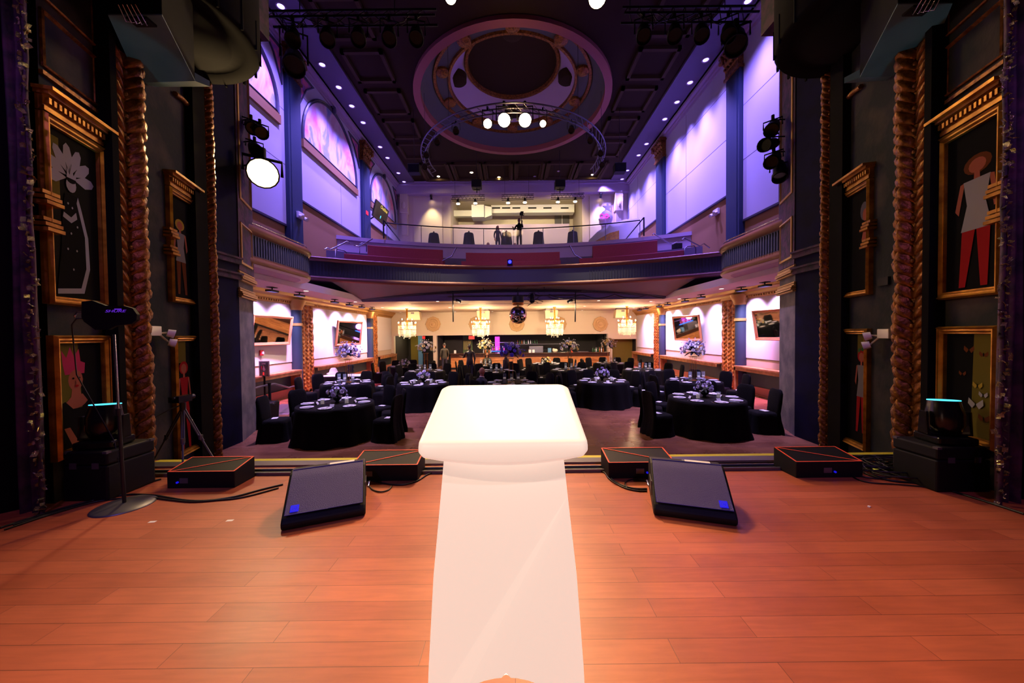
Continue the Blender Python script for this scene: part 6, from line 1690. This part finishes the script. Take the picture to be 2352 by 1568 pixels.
P = [at(x, 672 + 9 * abs(math.sin((x - 1260) / 38 * PI / 2)) + 4, Y=y_ + .3) for x in range(1260, 1530, 8)]; b.tube(P, .03, 6)
for i in range(5): b.tube([at(1215 + i * 6 + 8 * math.sin(v * 2 + i), 668 + v * (7 - i * .5), Y=y_) for v in range(6)], .012, 5)
o = b.xf(off).build('cable_swags', M['cable'], t); o['kind'] = 'stuff'
b = MB()
for x in (1110, 1250): b.cyl(at(x, 671, Y=y_), at(x, 659, Y=y_), .015, n=6)
b.xf(off).build('hangers', M['black'], t)
for px, k, ds in ((1040, 1, 'handrail'), (1322, -1, 'pink aisle')):
    tp_, bt_ = at(px, 668, Y=15.7), at(px + (1 if k > 0 else -1), 739, Y=15.7)
    t = thing('drop_pole', 'thin black drop pole with a small lamp on the ' + ds + ' side', 'pole', tp_)
    lamp('drop_pole_beam', 'SPOT', (tp_.x + k * .2, 15.5, tp_.z - .55), 1300, (1, .76, .46), (tp_.x + k * .6, 20.5, -.2), 100, .9, .06)
    MB().cyl((0, 0, 0), bt_ - tp_, .028, n=8).build('pole', M['black'], t)
    q = at(px, 690, Y=15.7) - tp_; c = q + Vector((k * .2, 0, 0)); MB().cyl(q, c, .015, n=6).cyl(c + Vector((-k * .06, 0, .03)), c + Vector((k * .16, -.02, -.07)), .06, .07, 10).build('lamp', M['black'], t)
q = at(1222, 684, Y=15.7); fixture(q, q + Vector((0, -.3, -1)), False, 'small dark spotlight hanging beside the mirror ball', 1.0, drop=.2)
# blue lamp on the balcony front
p = at(1171, 601, Y=15.2); t = thing('blue_lamp', 'bright blue point lamp on the balcony front', 'lamp', p); MB().sph((0, 0, 0), .07, 12, 8).build('glowing_lens', M['lampb'], t); MB().box(-.12, .12, .06, .3, -.1, .12).build('housing', M['black'], t)
lamp('blue_lamp_light', 'SPOT', (p.x, p.y - .2, p.z), 500, (.1, .12, 1.0), (0, 3.0, 0), 28, .6, .05)

# ================================================================== BALCONY
def bench(r, z0, z1, x0, x1, label):
    t = thing('red_banquette', label, 'bench', (0, 0, 0), group='curved red banquettes')
    b = MB(); arcslab(b, r, r + .14, z0, z1, 0, x0, x1, 12); b.build('backrest', M['red'], t, bevel=.02)
    b = MB(); arcslab(b, r + .14, r + .6, z0, z0 + .44, 0, x0, x1, 12); b.build('seat', M['red'], t, bevel=.02)
def bxr(px, r): return (px - 1177) / F * (r + CY) * .97
bench(15.45, Zc(2.62), Zc(3.5), bxr(797, 14.2), bxr(1012, 15.4), 'front red banquette nearest the mural wall')
bench(16.5, Zc(3.3), Zc(4.2), bxr(842, 15.2), bxr(1018, 16.4), 'rear red banquette nearest the mural wall')
bench(16.5, Zc(3.3), Zc(4.1), bxr(1072, 16.6), bxr(1290, 16.6), 'rear red banquette at the centre of the balcony')
bench(15.45, Zc(2.62), Zc(3.45), bxr(1062, 15.6), bxr(1292, 15.6), 'front red banquette at the centre of the balcony')
bench(15.45, Zc(2.62), Zc(3.5), bxr(1336, 15.4), bxr(1572, 14.2), 'front red banquette nearest the plain panel wall')
bench(16.5, Zc(3.3), Zc(4.3), bxr(1366, 16.4), bxr(1520, 15.2), 'rear red banquette nearest the plain panel wall')
# glass balustrade of the rear platform
t = thing('glass_balustrade', 'curved glass balustrade with dark rail along the rear platform', 'balustrade', (0, 0, 0))
xa, xb = (892 - 1177) / F * 18.0, (1474 - 1177) / F * 18.0
b = MB().tube(arcpts(18.2, Zc(5.82), xa, xb, 30), .03, 8); b.build('handrail', M['black'], t)
b = MB(); arcslab(b, 18.19, 18.21, Zc(4.9), Zc(5.74), 0, xa, xb, 30); b.build('glass', M['glass'], t)
for k in range(9):
    x = xa + (xb - xa) * k / 8; q = arcpts(18.25, 0, x, x + .01, 1)[0]
    MB().cyl((q.x, q.y, Zc(4.88)), (q.x, q.y, Zc(5.8)), .02, n=6).build('post', M['steel'], t)
for s, px0_, px1_ in ((-1, 893, 934), (1, 1474, 1430)):
    x0_, x1_ = (px0_ - 1177) / F * 18.0, (px1_ - 1177) / F * 19.5
    b = MB().tube([(x0_, 17.6, Zc(5.8)), (x1_, 19.2, Zc(5.0)), (x1_, 19.2, Zc(4.88))], .03, 8).tube([(x0_, 17.6, Zc(5.8)), (x0_, 17.6, Zc(4.88))], .04, 8); b.build('stair_rail', M['black'], t)
# aisle rails
def rail(pxs, Y, label, m='chrome', r=.025):
    P = [at(x, y, Y=Y + i * .12) for i, (x, y) in enumerate(pxs)]
    tag(MB().tube(P, r, 8).build('aisle_rail', M[m]), label, 'rail', 'balcony aisle rails')
rail(((745, 573), (752, 569), (760, 573), (798, 554), (803, 558)), 14.0, 'chrome wall rail on the balcony beside the mural side box')
rail(((812, 563), (824, 566), (834, 561), (856, 548)), 15.2, 'chrome wall rail higher on the balcony on the mural side')
rail(((770, 596), (771, 573), (776, 572), (790, 575), (796, 580), (796, 598)), 14.6, 'looped steel rail behind the balcony front on the mural side', 'steel')
rail(((826, 582), (826, 560), (832, 558), (842, 562), (842, 578)), 16.2, 'looped steel rail by the rear banquette on the mural side', 'steel')
rail(((1049, 567), (1038, 588), (1016, 599)), 16.4, 'slanting chrome rail between the banquettes on the mural side')
rail(((1308, 563), (1320, 585), (1340, 596)), 16.4, 'slanting chrome rail between the banquettes on the plain wall side')
rail(((1566, 551), (1571, 546), (1607, 565), (1617, 559), (1630, 569)), 14.0, 'chrome wall rail on the balcony beside the plain wall side box')
rail(((1499, 539), (1501, 536), (1528, 553), (1544, 561), (1555, 556)), 15.6, 'chrome wall rail higher on the balcony on the plain wall side')
rail(((1572, 591), (1572, 570), (1578, 566), (1594, 564), (1598, 570), (1598, 588)), 14.6, 'looped steel rail behind the balcony front on the plain wall side', 'steel')
tag(MB().box(-.17, .17, -.13, .13, -.25, .1).build('wall_speaker', M['black'], loc=at(1525, 556, Y=19.2), bevel=.02), 'small black speaker mounted on the blue pilaster', 'loudspeaker')
tag(MB().box(-.2, .2, -.15, .15, -.15, .12).build('wall_speaker', M['black'], loc=at(1555, 565, Y=17.2), bevel=.02), 'small black speaker on the brown wall beside the balcony aisle', 'loudspeaker')
# cocktail tables with black covers
YP = 20.6; PZ = Zc(4.87)
proto = None
for px, lb in ((1001, 'tall black covered cocktail table nearest the mural wall'), (1081, 'tall black covered cocktail table before the dark screen'), (1167, 'tall black covered cocktail table beside the standing woman'), (1240, 'tall black covered cocktail table beside the camera operator'), (1318, 'tall black covered cocktail table nearest the plain panel wall')):
    x = (px - 1177) / F * YP
    if proto is None:
        t = proto = thing('cocktail_table', lb, 'table', (x, YP, PZ), group='black covered cocktail tables')
        b = MB(); n = 48
        def rg(r, z, am): return [Vector(((r + am * math.sin(6 * a)) * math.cos(a), (r + am * math.sin(6 * a)) * math.sin(a), z)) for a in [2 * PI * i / n for i in range(n)]]
        b.loops([rg(.02, 1.1, 0), rg(.24, 1.1, 0), rg(.27, 1.06, 0), rg(.29, .9, .005), rg(.33, .45, .02), rg(.38, .01, .04)], 0, True, True, True, False); b.build('cover', M['blackcloth'], t)
        MB().lathe([(0, 0), (.05, 0), (.05, .1), (.02, .14), (0, .14)], (0, 0, 1.1), 12).build('lamp_top', M['blackgloss'], t)
    else: dup(proto, (x, YP, PZ), 0, lb, 'black covered cocktail tables')
for x0_, x1_, lb in ((1040, 1115, 'wide dark flat screen behind the cocktail tables on the mural side'), (1272, 1326, 'wide dark flat panel behind the cocktail tables on the plain wall side')):
    a, c = bx(x0_, 24.5), bx(x1_, 24.5); tag(MB().box(a, c, 24.5, 24.6, PZ, PZ + 1.45).build('dark_screen', M['blackgloss']), lb, 'screen')
a, c = bx(1128, 24.3), bx(1230, 24.3); tag(MB().box(a, c, 24.2, 24.6, PZ, PZ + .62).build('low_cabinet', M['black']), 'low black cabinet behind the camera operator', 'cabinet')
# curved bar with gold mirror front and giant head
t = thing('curved_bar', 'white curved bar with gold mirrored front on the rear platform', 'bar', (0, 0, 0))
P = [at(x, y, Y=yy) for x, y, yy in ((1352, 552, 21.5), (1372, 532, 21.2), (1400, 514, 20.8), (1435, 504, 20.3), (1467, 500, 19.8))]
b = MB(); b.loops([[Vector((p.x, p.y + .1, PZ)) for p in P], P, [p + Vector((0, .15, 0)) for p in P]], 0, True, False); b.build('wall', M['white'], t)
P2 = [at(x, y, Y=yy) for x, y, yy in ((1362, 557, 21.3), (1380, 546, 21.0), (1400, 535, 20.7), (1422, 529, 20.4))]
b = MB(); b.loops([[Vector((p.x, p.y, PZ)) for p in P2], P2], 0, False, False); b.build('mirrored_front', M['gold'], t)
q = at(1388, 503, Y=23.0)
t = thing('giant_head_sculpture', 'white mannequin head sculpture with pink glasses and star', 'sculpture', q)
b = MB().sph((.12, 0, .05), (.42, .4, .52), 18, 12).sph((-.12, -.12, -.16), (.26, .26, .34), 14, 10).cyl((0, 0, PZ - q.z), (.02, 0, -.3), .26, .2, 14).sph((-.34, -.2, -.1), (.09, .07, .1), 8, 6).sph((.3, -.3, -.05), (.06, .06, .12), 8, 6); b.build('head', M['white'], t)
b = MB()
for k in (0, 1): b.tube([(-.28 + .3 * k + .13 * math.cos(a), -.44, .06 + .13 * math.sin(a)) for a in [2 * PI * i / 14 for i in range(14)]], .03, 6, closed=True)
b.tube([(.15, -.42, .06), (.34, -.3, .04)], .025, 6); b.build('glasses', M['pinkglow'], t)
b = MB(); st = [(math.cos(PI / 2 + PI * k / 5) * (.34 if k % 2 == 0 else .14), math.sin(PI / 2 + PI * k / 5) * (.34 if k % 2 == 0 else .14)) for k in range(10)]
b.prism(st, lambda a, c, k_: Vector((.2 + a, -.1 + .08 * k_, .72 + c))); b.cyl((.2, -.05, .4), (.2, -.05, .62), .03, n=6); b.build('star', M['white'], t)
# booth: ducts, lit windows, trusses
t = thing('air_duct', 'long white rectangular air duct in the booth recess', 'duct', at(1200, 485, Y=27.6)); off = Matrix.Translation(-Vector(t.location))
p0, p1 = at(1128, 471, Y=27.4), at(1316, 493, Y=28.0); b = MB().box(p0.x, p1.x, 27.4, 28.1, p1.z, p0.z); b.xf(off).build('duct_body', M['duct'], t)
p0, p1 = at(1083, 470, Y=26.8), at(1112, 492, Y=26.8); b = MB().box(p0.x, p1.x, 26.8, 27.8, p1.z - .2, p0.z).prism([(p1.x, p0.z), (at(1130, 472, Y=27.4).x, p0.z - .1), (at(1130, 492, Y=27.4).x, p1.z), (p1.x, p1.z - .2)], lambda a, c, k_: Vector((a, 27.0 + .8 * k_, c))); b.xf(off).build('elbow', M['duct'], t)
p0, p1 = at(1042, 483, Y=27.6), at(1084, 496, Y=27.6); b = MB().box(p0.x, p1.x, 27.6, 28.0, p1.z, p0.z); b.xf(off).build('side_branch', M['duct'], t)
b = MB()
for xa_, xb_ in ((1130, 1149), (1153, 1172), (1177, 1195), (1213, 1232), (1248, 1267), (1288, 1306)):
    q0, q1 = at(xa_, 476, Y=27.39), at(xb_, 479, Y=27.39); b.box(q0.x, q1.x, 27.38, 27.39, q1.z, q0.z)
b.xf(off).build('grilles', M['black'], t)
a, c = at(1274, 493, Y=29.9), at(1308, 514, Y=29.9); tag(MB().box(a.x, c.x, 29.9, 29.95, c.z, a.z, 0).box((a.x + c.x) / 2 - .03, (a.x + c.x) / 2 + .03, 29.88, 29.9, c.z, a.z, 1).build('booth_window', [M['steel'], M['white']]), 'grey two pane window in the booth back wall', 'window')
for px0_, px1_, py, ds in ((1037, 1113, 452, 'on the mural side'), (1152, 1226, 450, 'in the middle'), (1266, 1342, 448, 'on the plain wall side')):
    y_ = 22.8; a, c = at(px0_, py + 2, Y=y_), at(px1_, py, Y=y_)
    t = thing('short_truss', 'short black box truss with lamps above the balcony ' + ds, 'truss', (a + c) / 2, group='short lighting trusses'); off = Matrix.Translation(-Vector(t.location)); L_ = (c - a)
    b = MB()
    for dy in (0, .25):
        for dz in (0, .25): b.tube([a + Vector((0, dy, dz - .12)), c + Vector((0, dy, dz - .12))], .02, 5)
    b.xf(off).build('chords', M['black'], t)
    b = MB()
    for k in range(9):
        q0, q1 = a + L_ * k / 9, a + L_ * (k + 1) / 9; b.tube([q0 + Vector((0, 0, -.12)), (q0 + q1) / 2 + Vector((0, 0, .13)), q1 + Vector((0, 0, -.12))], .012, 4)
    for f_ in (.1, .85): b.cyl(a + L_ * f_ + Vector((0, .1, .1)), a + L_ * f_ + Vector((0, .1, 2.05)), .01, n=4)
    b.xf(off).build('lacing', M['black'], t)
    for f_, dd in ((.2, 'nearer the mural wall'), (.72, 'nearer the plain panel wall')):
        q = a + L_ * f_ + Vector((0, 0, -.31)); fx = fixture(q, q + Vector((0, .5, -.3)), False, 'small lamp under the short truss ' + ds + ', ' + dd, .9, group='lamps under the short trusses')
        MB().sph((0, -.02, -.1), (.13, .1, .06), 10, 6).build('glowing_lens', M['bulb'], fx)
    m_ = (a + c) / 2
    lamp('booth_beam', 'SPOT', (m_.x, m_.y + .4, m_.z - .3), 900, (1, .8, .42), (m_.x, 29.5, Zc(8)), 80, .8, .1)
for px in (990, 1380):
    q = at(px, 440, Y=25.75); q.z = Zc(10.13); fixture(q, q + Vector((0, .5, -1)), True, 'small warm spotlight over the beige back panel, ' + ('mural side' if px < 1100 else 'plain wall side'), .8, m='bulb')
    lamp('panel_beam', 'SPOT', (q.x, 25.3, Zc(10.2)), 420, (1, .76, .4), (q.x, 26.05, Zc(7.2)), 62, .8, .06)
# ================================================================== PEOPLE
def skin_body(name, V, E, R_, root, sub=1):
    me = bpy.data.meshes.new(name); me.from_pydata([tuple(v) for v in V], E, []); o = bpy.data.objects.new(name, me); COL.objects.link(o)
    m = o.modifiers.new('skin', 'SKIN'); m.use_smooth_shade = True
    for i, r in enumerate(R_):
        me.skin_vertices[0].data[i].radius = (r, r) if not isinstance(r, tuple) else r
        me.skin_vertices[0].data[i].use_root = (i == root)
    s_ = o.modifiers.new('sub', 'SUBSURF'); s_.levels = sub; s_.render_levels = sub
    dg = bpy.context.evaluated_depsgraph_get(); dg.update()
    out = bpy.data.meshes.new_from_object(o.evaluated_get(dg))
    bpy.data.objects.remove(o)
    return out
def person(loc, rz, label, pose='stand', h=1.76, skin='skin', top='leather', legs='suit', hair='short', armL=None, armR=None, group=None):
    s = h / 1.76
    V = []; E = []; R_ = []
    def v(p, r, frm=None):
        V.append(Vector(p) * s); R_.append(r * s if not isinstance(r, tuple) else (r[0] * s, r[1] * s))
        if frm is not None: E.append((frm, len(V) - 1))
        return len(V) - 1
    zp = .95 if pose == 'stand' else .56
    dz = zp - .95
    pel = v((0, 0, zp), (.15, .115)); bel = v((0, .005, 1.12 + dz), (.135, .10), pel); che = v((0, .01, 1.32 + dz), (.165, .115), bel); nb = v((0, .005, 1.46 + dz), (.085, .07), che); nk = v((0, -.005, 1.55 + dz), .05, nb); hd = v((0, -.01, 1.6 + dz), .06, nk)
    joints = {}
    for k, arm in ((-1, armL), (1, armR)):
        sh = v((k * .185, .005, 1.41 + dz), .062, che)
        el, hn = arm if arm else ((k * .24, .03, 1.13 + dz), (k * .23, -.07, .88 + dz))
        if arm: el = (el[0], el[1], el[2] + dz); hn = (hn[0], hn[1], hn[2] + dz)
        e = v(el, .043, sh); wpt = Vector(el).lerp(Vector(hn), .92); wr = v(wpt, .026, e)
        d = (Vector(hn) - Vector(el)).normalized(); pm = v(Vector(hn) + d * .03, (.036, .022), wr)
        sd = d.cross(Vector((0, 1, 0))).normalized() if abs(d.y) < .9 else Vector((1, 0, 0))
        for q in range(4):
            f1 = v(Vector(hn) + d * (.09 - .006 * abs(q - 1.3)) + sd * (.024 * (q - 1.5)), .009, pm); v(Vector(hn) + d * (.125 - .012 * abs(q - 1.3)) + sd * (.024 * (q - 1.5)) + Vector((0, -.015, 0)), .008, f1)
        th = v(Vector(hn) + d * .05 + sd * -.05 * k, .01, pm); v(Vector(hn) + d * .08 + sd * -.058 * k, .009, th)
        joints[k] = (Vector(hn) * s)
        if pose == 'stand': pts = [((k * .095, 0, .88), .088), ((k * .1, -.015, .5), .062), ((k * .1, .02, .1), .042), ((k * .105, -.08, .04), .04), ((k * .11, -.15, .03), .03)]
        else: pts = [((k * .1, -.06, .53), .09), ((k * .12, -.44, .52), .066), ((k * .12, -.46, .1), .042), ((k * .12, -.56, .04), .038), ((k * .12, -.62, .03), .03)]
        pv = pel
        for p, r in pts: pv = v(p, r, pv)
    me = skin_body('body', V, E, R_, 0)
    # head with features joined to the body surface
    hz = (1.665 + dz) * s; b = MB()
    n0 = len(b.v)
    b.sph((0, -.01 * s, hz), (.077 * s, .096 * s, .118 * s), 18, 14)
    for i in range(n0, len(b.v)):
        x, y, z = b.v[i]; q = (z - hz) / (.118 * s)
        if q < 0: x *= 1 + .22 * q; 
        if y < 0 and q < -.3: y *= 1 - .06 * q
        b.v[i] = (x, y, z)
    b.sph((0, -.108 * s, hz - .012 * s), (.013 * s, .02 * s, .024 * s), 8, 6)
    for k in (-1, 1): b.sph((k * .078 * s, 0, hz - .005 * s), (.012 * s, .022 * s, .032 * s), 8, 6); b.sph((k * .028 * s, -.092 * s, hz + .012 * s), (.013 * s, .01 * s, .008 * s), 8, 5, 4)
    b.sph((0, -.1 * s, hz - .052 * s), (.024 * s, .01 * s, .007 * s), 8, 5, 5)
    b.cyl((0, .0, hz - .16 * s), (0, -.004 * s, hz - .06 * s), .052 * s, .05 * s, 12)
    hm = b.mesh('h', [M[skin]])
    me.materials.clear(); bm = bmesh.new(); bm.from_mesh(me)
    for f in bm.faces:
        c = f.calc_center_median()
        hand = min((c - (joints[k] + Vector((0, 0, 0)))).length for k in (-1, 1)) < .105 * s
        if hand or c.z > (1.5 + dz) * s: f.material_index = 0
        elif c.z < .075 * s: f.material_index = 3
        elif (pose == 'stand' and c.z < .9 * s and abs(c.x) < .2 * s and c.y > -.2) or (pose != 'stand' and c.z < (zp + .04) * s and (c.z < (zp - .04) or c.y < -.06)): f.material_index = 2
        else: f.material_index = 1
        f.smooth = True
    nf = len(bm.faces)
    bm.from_mesh(hm)
    bm.to_mesh(me); bm.free(); bpy.data.meshes.remove(hm)
    for m in (M[skin], M[top], M[legs], M['black'], M['black'], M['red']): me.materials.append(m)
    root = thing('person', label, 'person', loc, rz, group)
    o = bpy.data.objects.new('body', me); COL.objects.link(o); o.parent = root
    if hair != 'bald':
        b = MB(); L = []
        n = 18
        for j in range(7):
            t_ = PI * (.02 + .55 * j / 6)
            L.append([Vector((.084 * s * math.sin(t_) * math.cos(a), (.012 + .102 * (math.sin(t_) * math.sin(a)) + (.03 if math.sin(a) < -.3 and j > 3 else 0)) * s, hz + .008 * s + .126 * s * math.cos(t_) + (.035 * s if math.sin(a) < -.2 and j > 3 else 0))) for a in [2 * PI * i / n for i in range(n)]])
        b.loops(L, 0, True, True, True, False)
        if hair == 'long':
            L = []
            for j in range(8):
                q = j / 7; L.append([Vector(((.088 + .05 * q) * s * math.cos(a), (.02 + (.1 + .02 * q) * math.sin(a)) * s, hz + (.06 - .42 * q) * s)) for a in [-.25 + (PI + .5) * i / 12 for i in range(13)]])
            b.loops(L, 0, True, False)
        b.build('hair', M['hair'], root)
    b = MB()
    b.tube([(.075 * s * math.cos(a), (.0 + .062 * math.sin(a)) * s, (1.5 + dz) * s + .012 * s * math.sin(a)) for a in [2 * PI * i / 14 for i in range(14)]], .014 * s, 6, closed=True)
    b.build('collar', M['china'] if top == 'suit' else M[top], root)
    return root
def hall(px, py, Y): q = at(px, py, Y=Y); return (q.x, Y, HF)
person(hall(1079, 840, 16.4), .3 + PI, 'person standing in a dark leather jacket, one arm raised toward the table', 'stand', 1.8, 'skind', 'leather', 'suit', 'short', armR=((-.05 + .3, -.12, 1.16), (.34, -.33, 1.2)))
tx, ty = TPOS[6]; a_ = math.radians(225)
person((tx + 1.18 * math.cos(a_), ty + 1.18 * math.sin(a_), HF), a_ - PI / 2, 'person with bald head in navy suit seated behind the lectern', 'sit', 1.66, 'skin', 'suit', 'suit', 'bald')
tx, ty = TPOS[10]; a_ = math.radians(-30)
person((tx + 1.18 * math.cos(a_), ty + 1.18 * math.sin(a_), HF), a_ - PI / 2, 'person in olive jacket seated with back to the stage', 'sit', 1.8, 'skind', 'olive', 'suit', 'short')
person((tx, ty + 1.18, HF), 0.0, 'person with long dark hair seated facing the stage at the far table', 'sit', 1.68, 'skin', 'olive', 'suit', 'long')
person(hall(1021, 820, 20.6), PI + .5, 'person leaning near the end of the bar in dark shirt', 'stand', 1.76, 'skin', 'olive', 'suit', 'short')
def upx(px, Y): return ((px - 1177) / F * Y, Y, PZ)
pr = person(upx(1196, 20.3), -.5, 'person in black shirt standing on the balcony holding a camera stabiliser', 'stand', 1.82, 'skind', 'blackcloth', 'blackcloth', 'short', armR=((.3, -.15, 1.18), (.36, -.36, 1.42)), armL=((-.28, -.08, 1.16), (-.24, -.26, 1.22)))
q = Matrix.Rotation(-.5, 3, 'Z') @ (Vector((.36, -.41, 1.42)) * 1.82 / 1.76) + Vector(upx(1196, 20.3))
t = thing('camera_stabiliser', 'camera on a stabiliser pole held up by the standing operator', 'camera', q)
MB().cyl((0, 0, -1.3), (0, 0, .35), .018, n=8).build('pole', M['black'], t)
MB().box(-.1, .1, -.08, .08, .38, .5).cyl((0, -.08, .44), (0, -.18, .44), .045, n=12).box(-.05, .12, -.02, .02, .5, .58).build('camera_body', M['black'], t)
MB().tube([(0, 0, .35), (.14, 0, .36), (.15, 0, .46), (.1, 0, .47)], .015, 6).build('gimbal_arm', M['black'], t)
person(upx(1147, 21.1), .4, 'person with long hair standing beside a cocktail table on the balcony', 'stand', 1.66, 'skin', 'suit', 'suit', 'long')
def seatp(px, py, Y, lb, **k):
    q = at(px, py, Y=Y); person((q.x, Y, q.z - 1.3), 0, lb, 'sit', 1.7, **k)
seatp(1121, 559, 19.4, 'person with dark hair seated low behind the balcony edge on the mural side', top='blackcloth')
seatp(1183, 560, 19.4, 'person in pale top seated low behind the balcony edge below the operator', top='lilac')
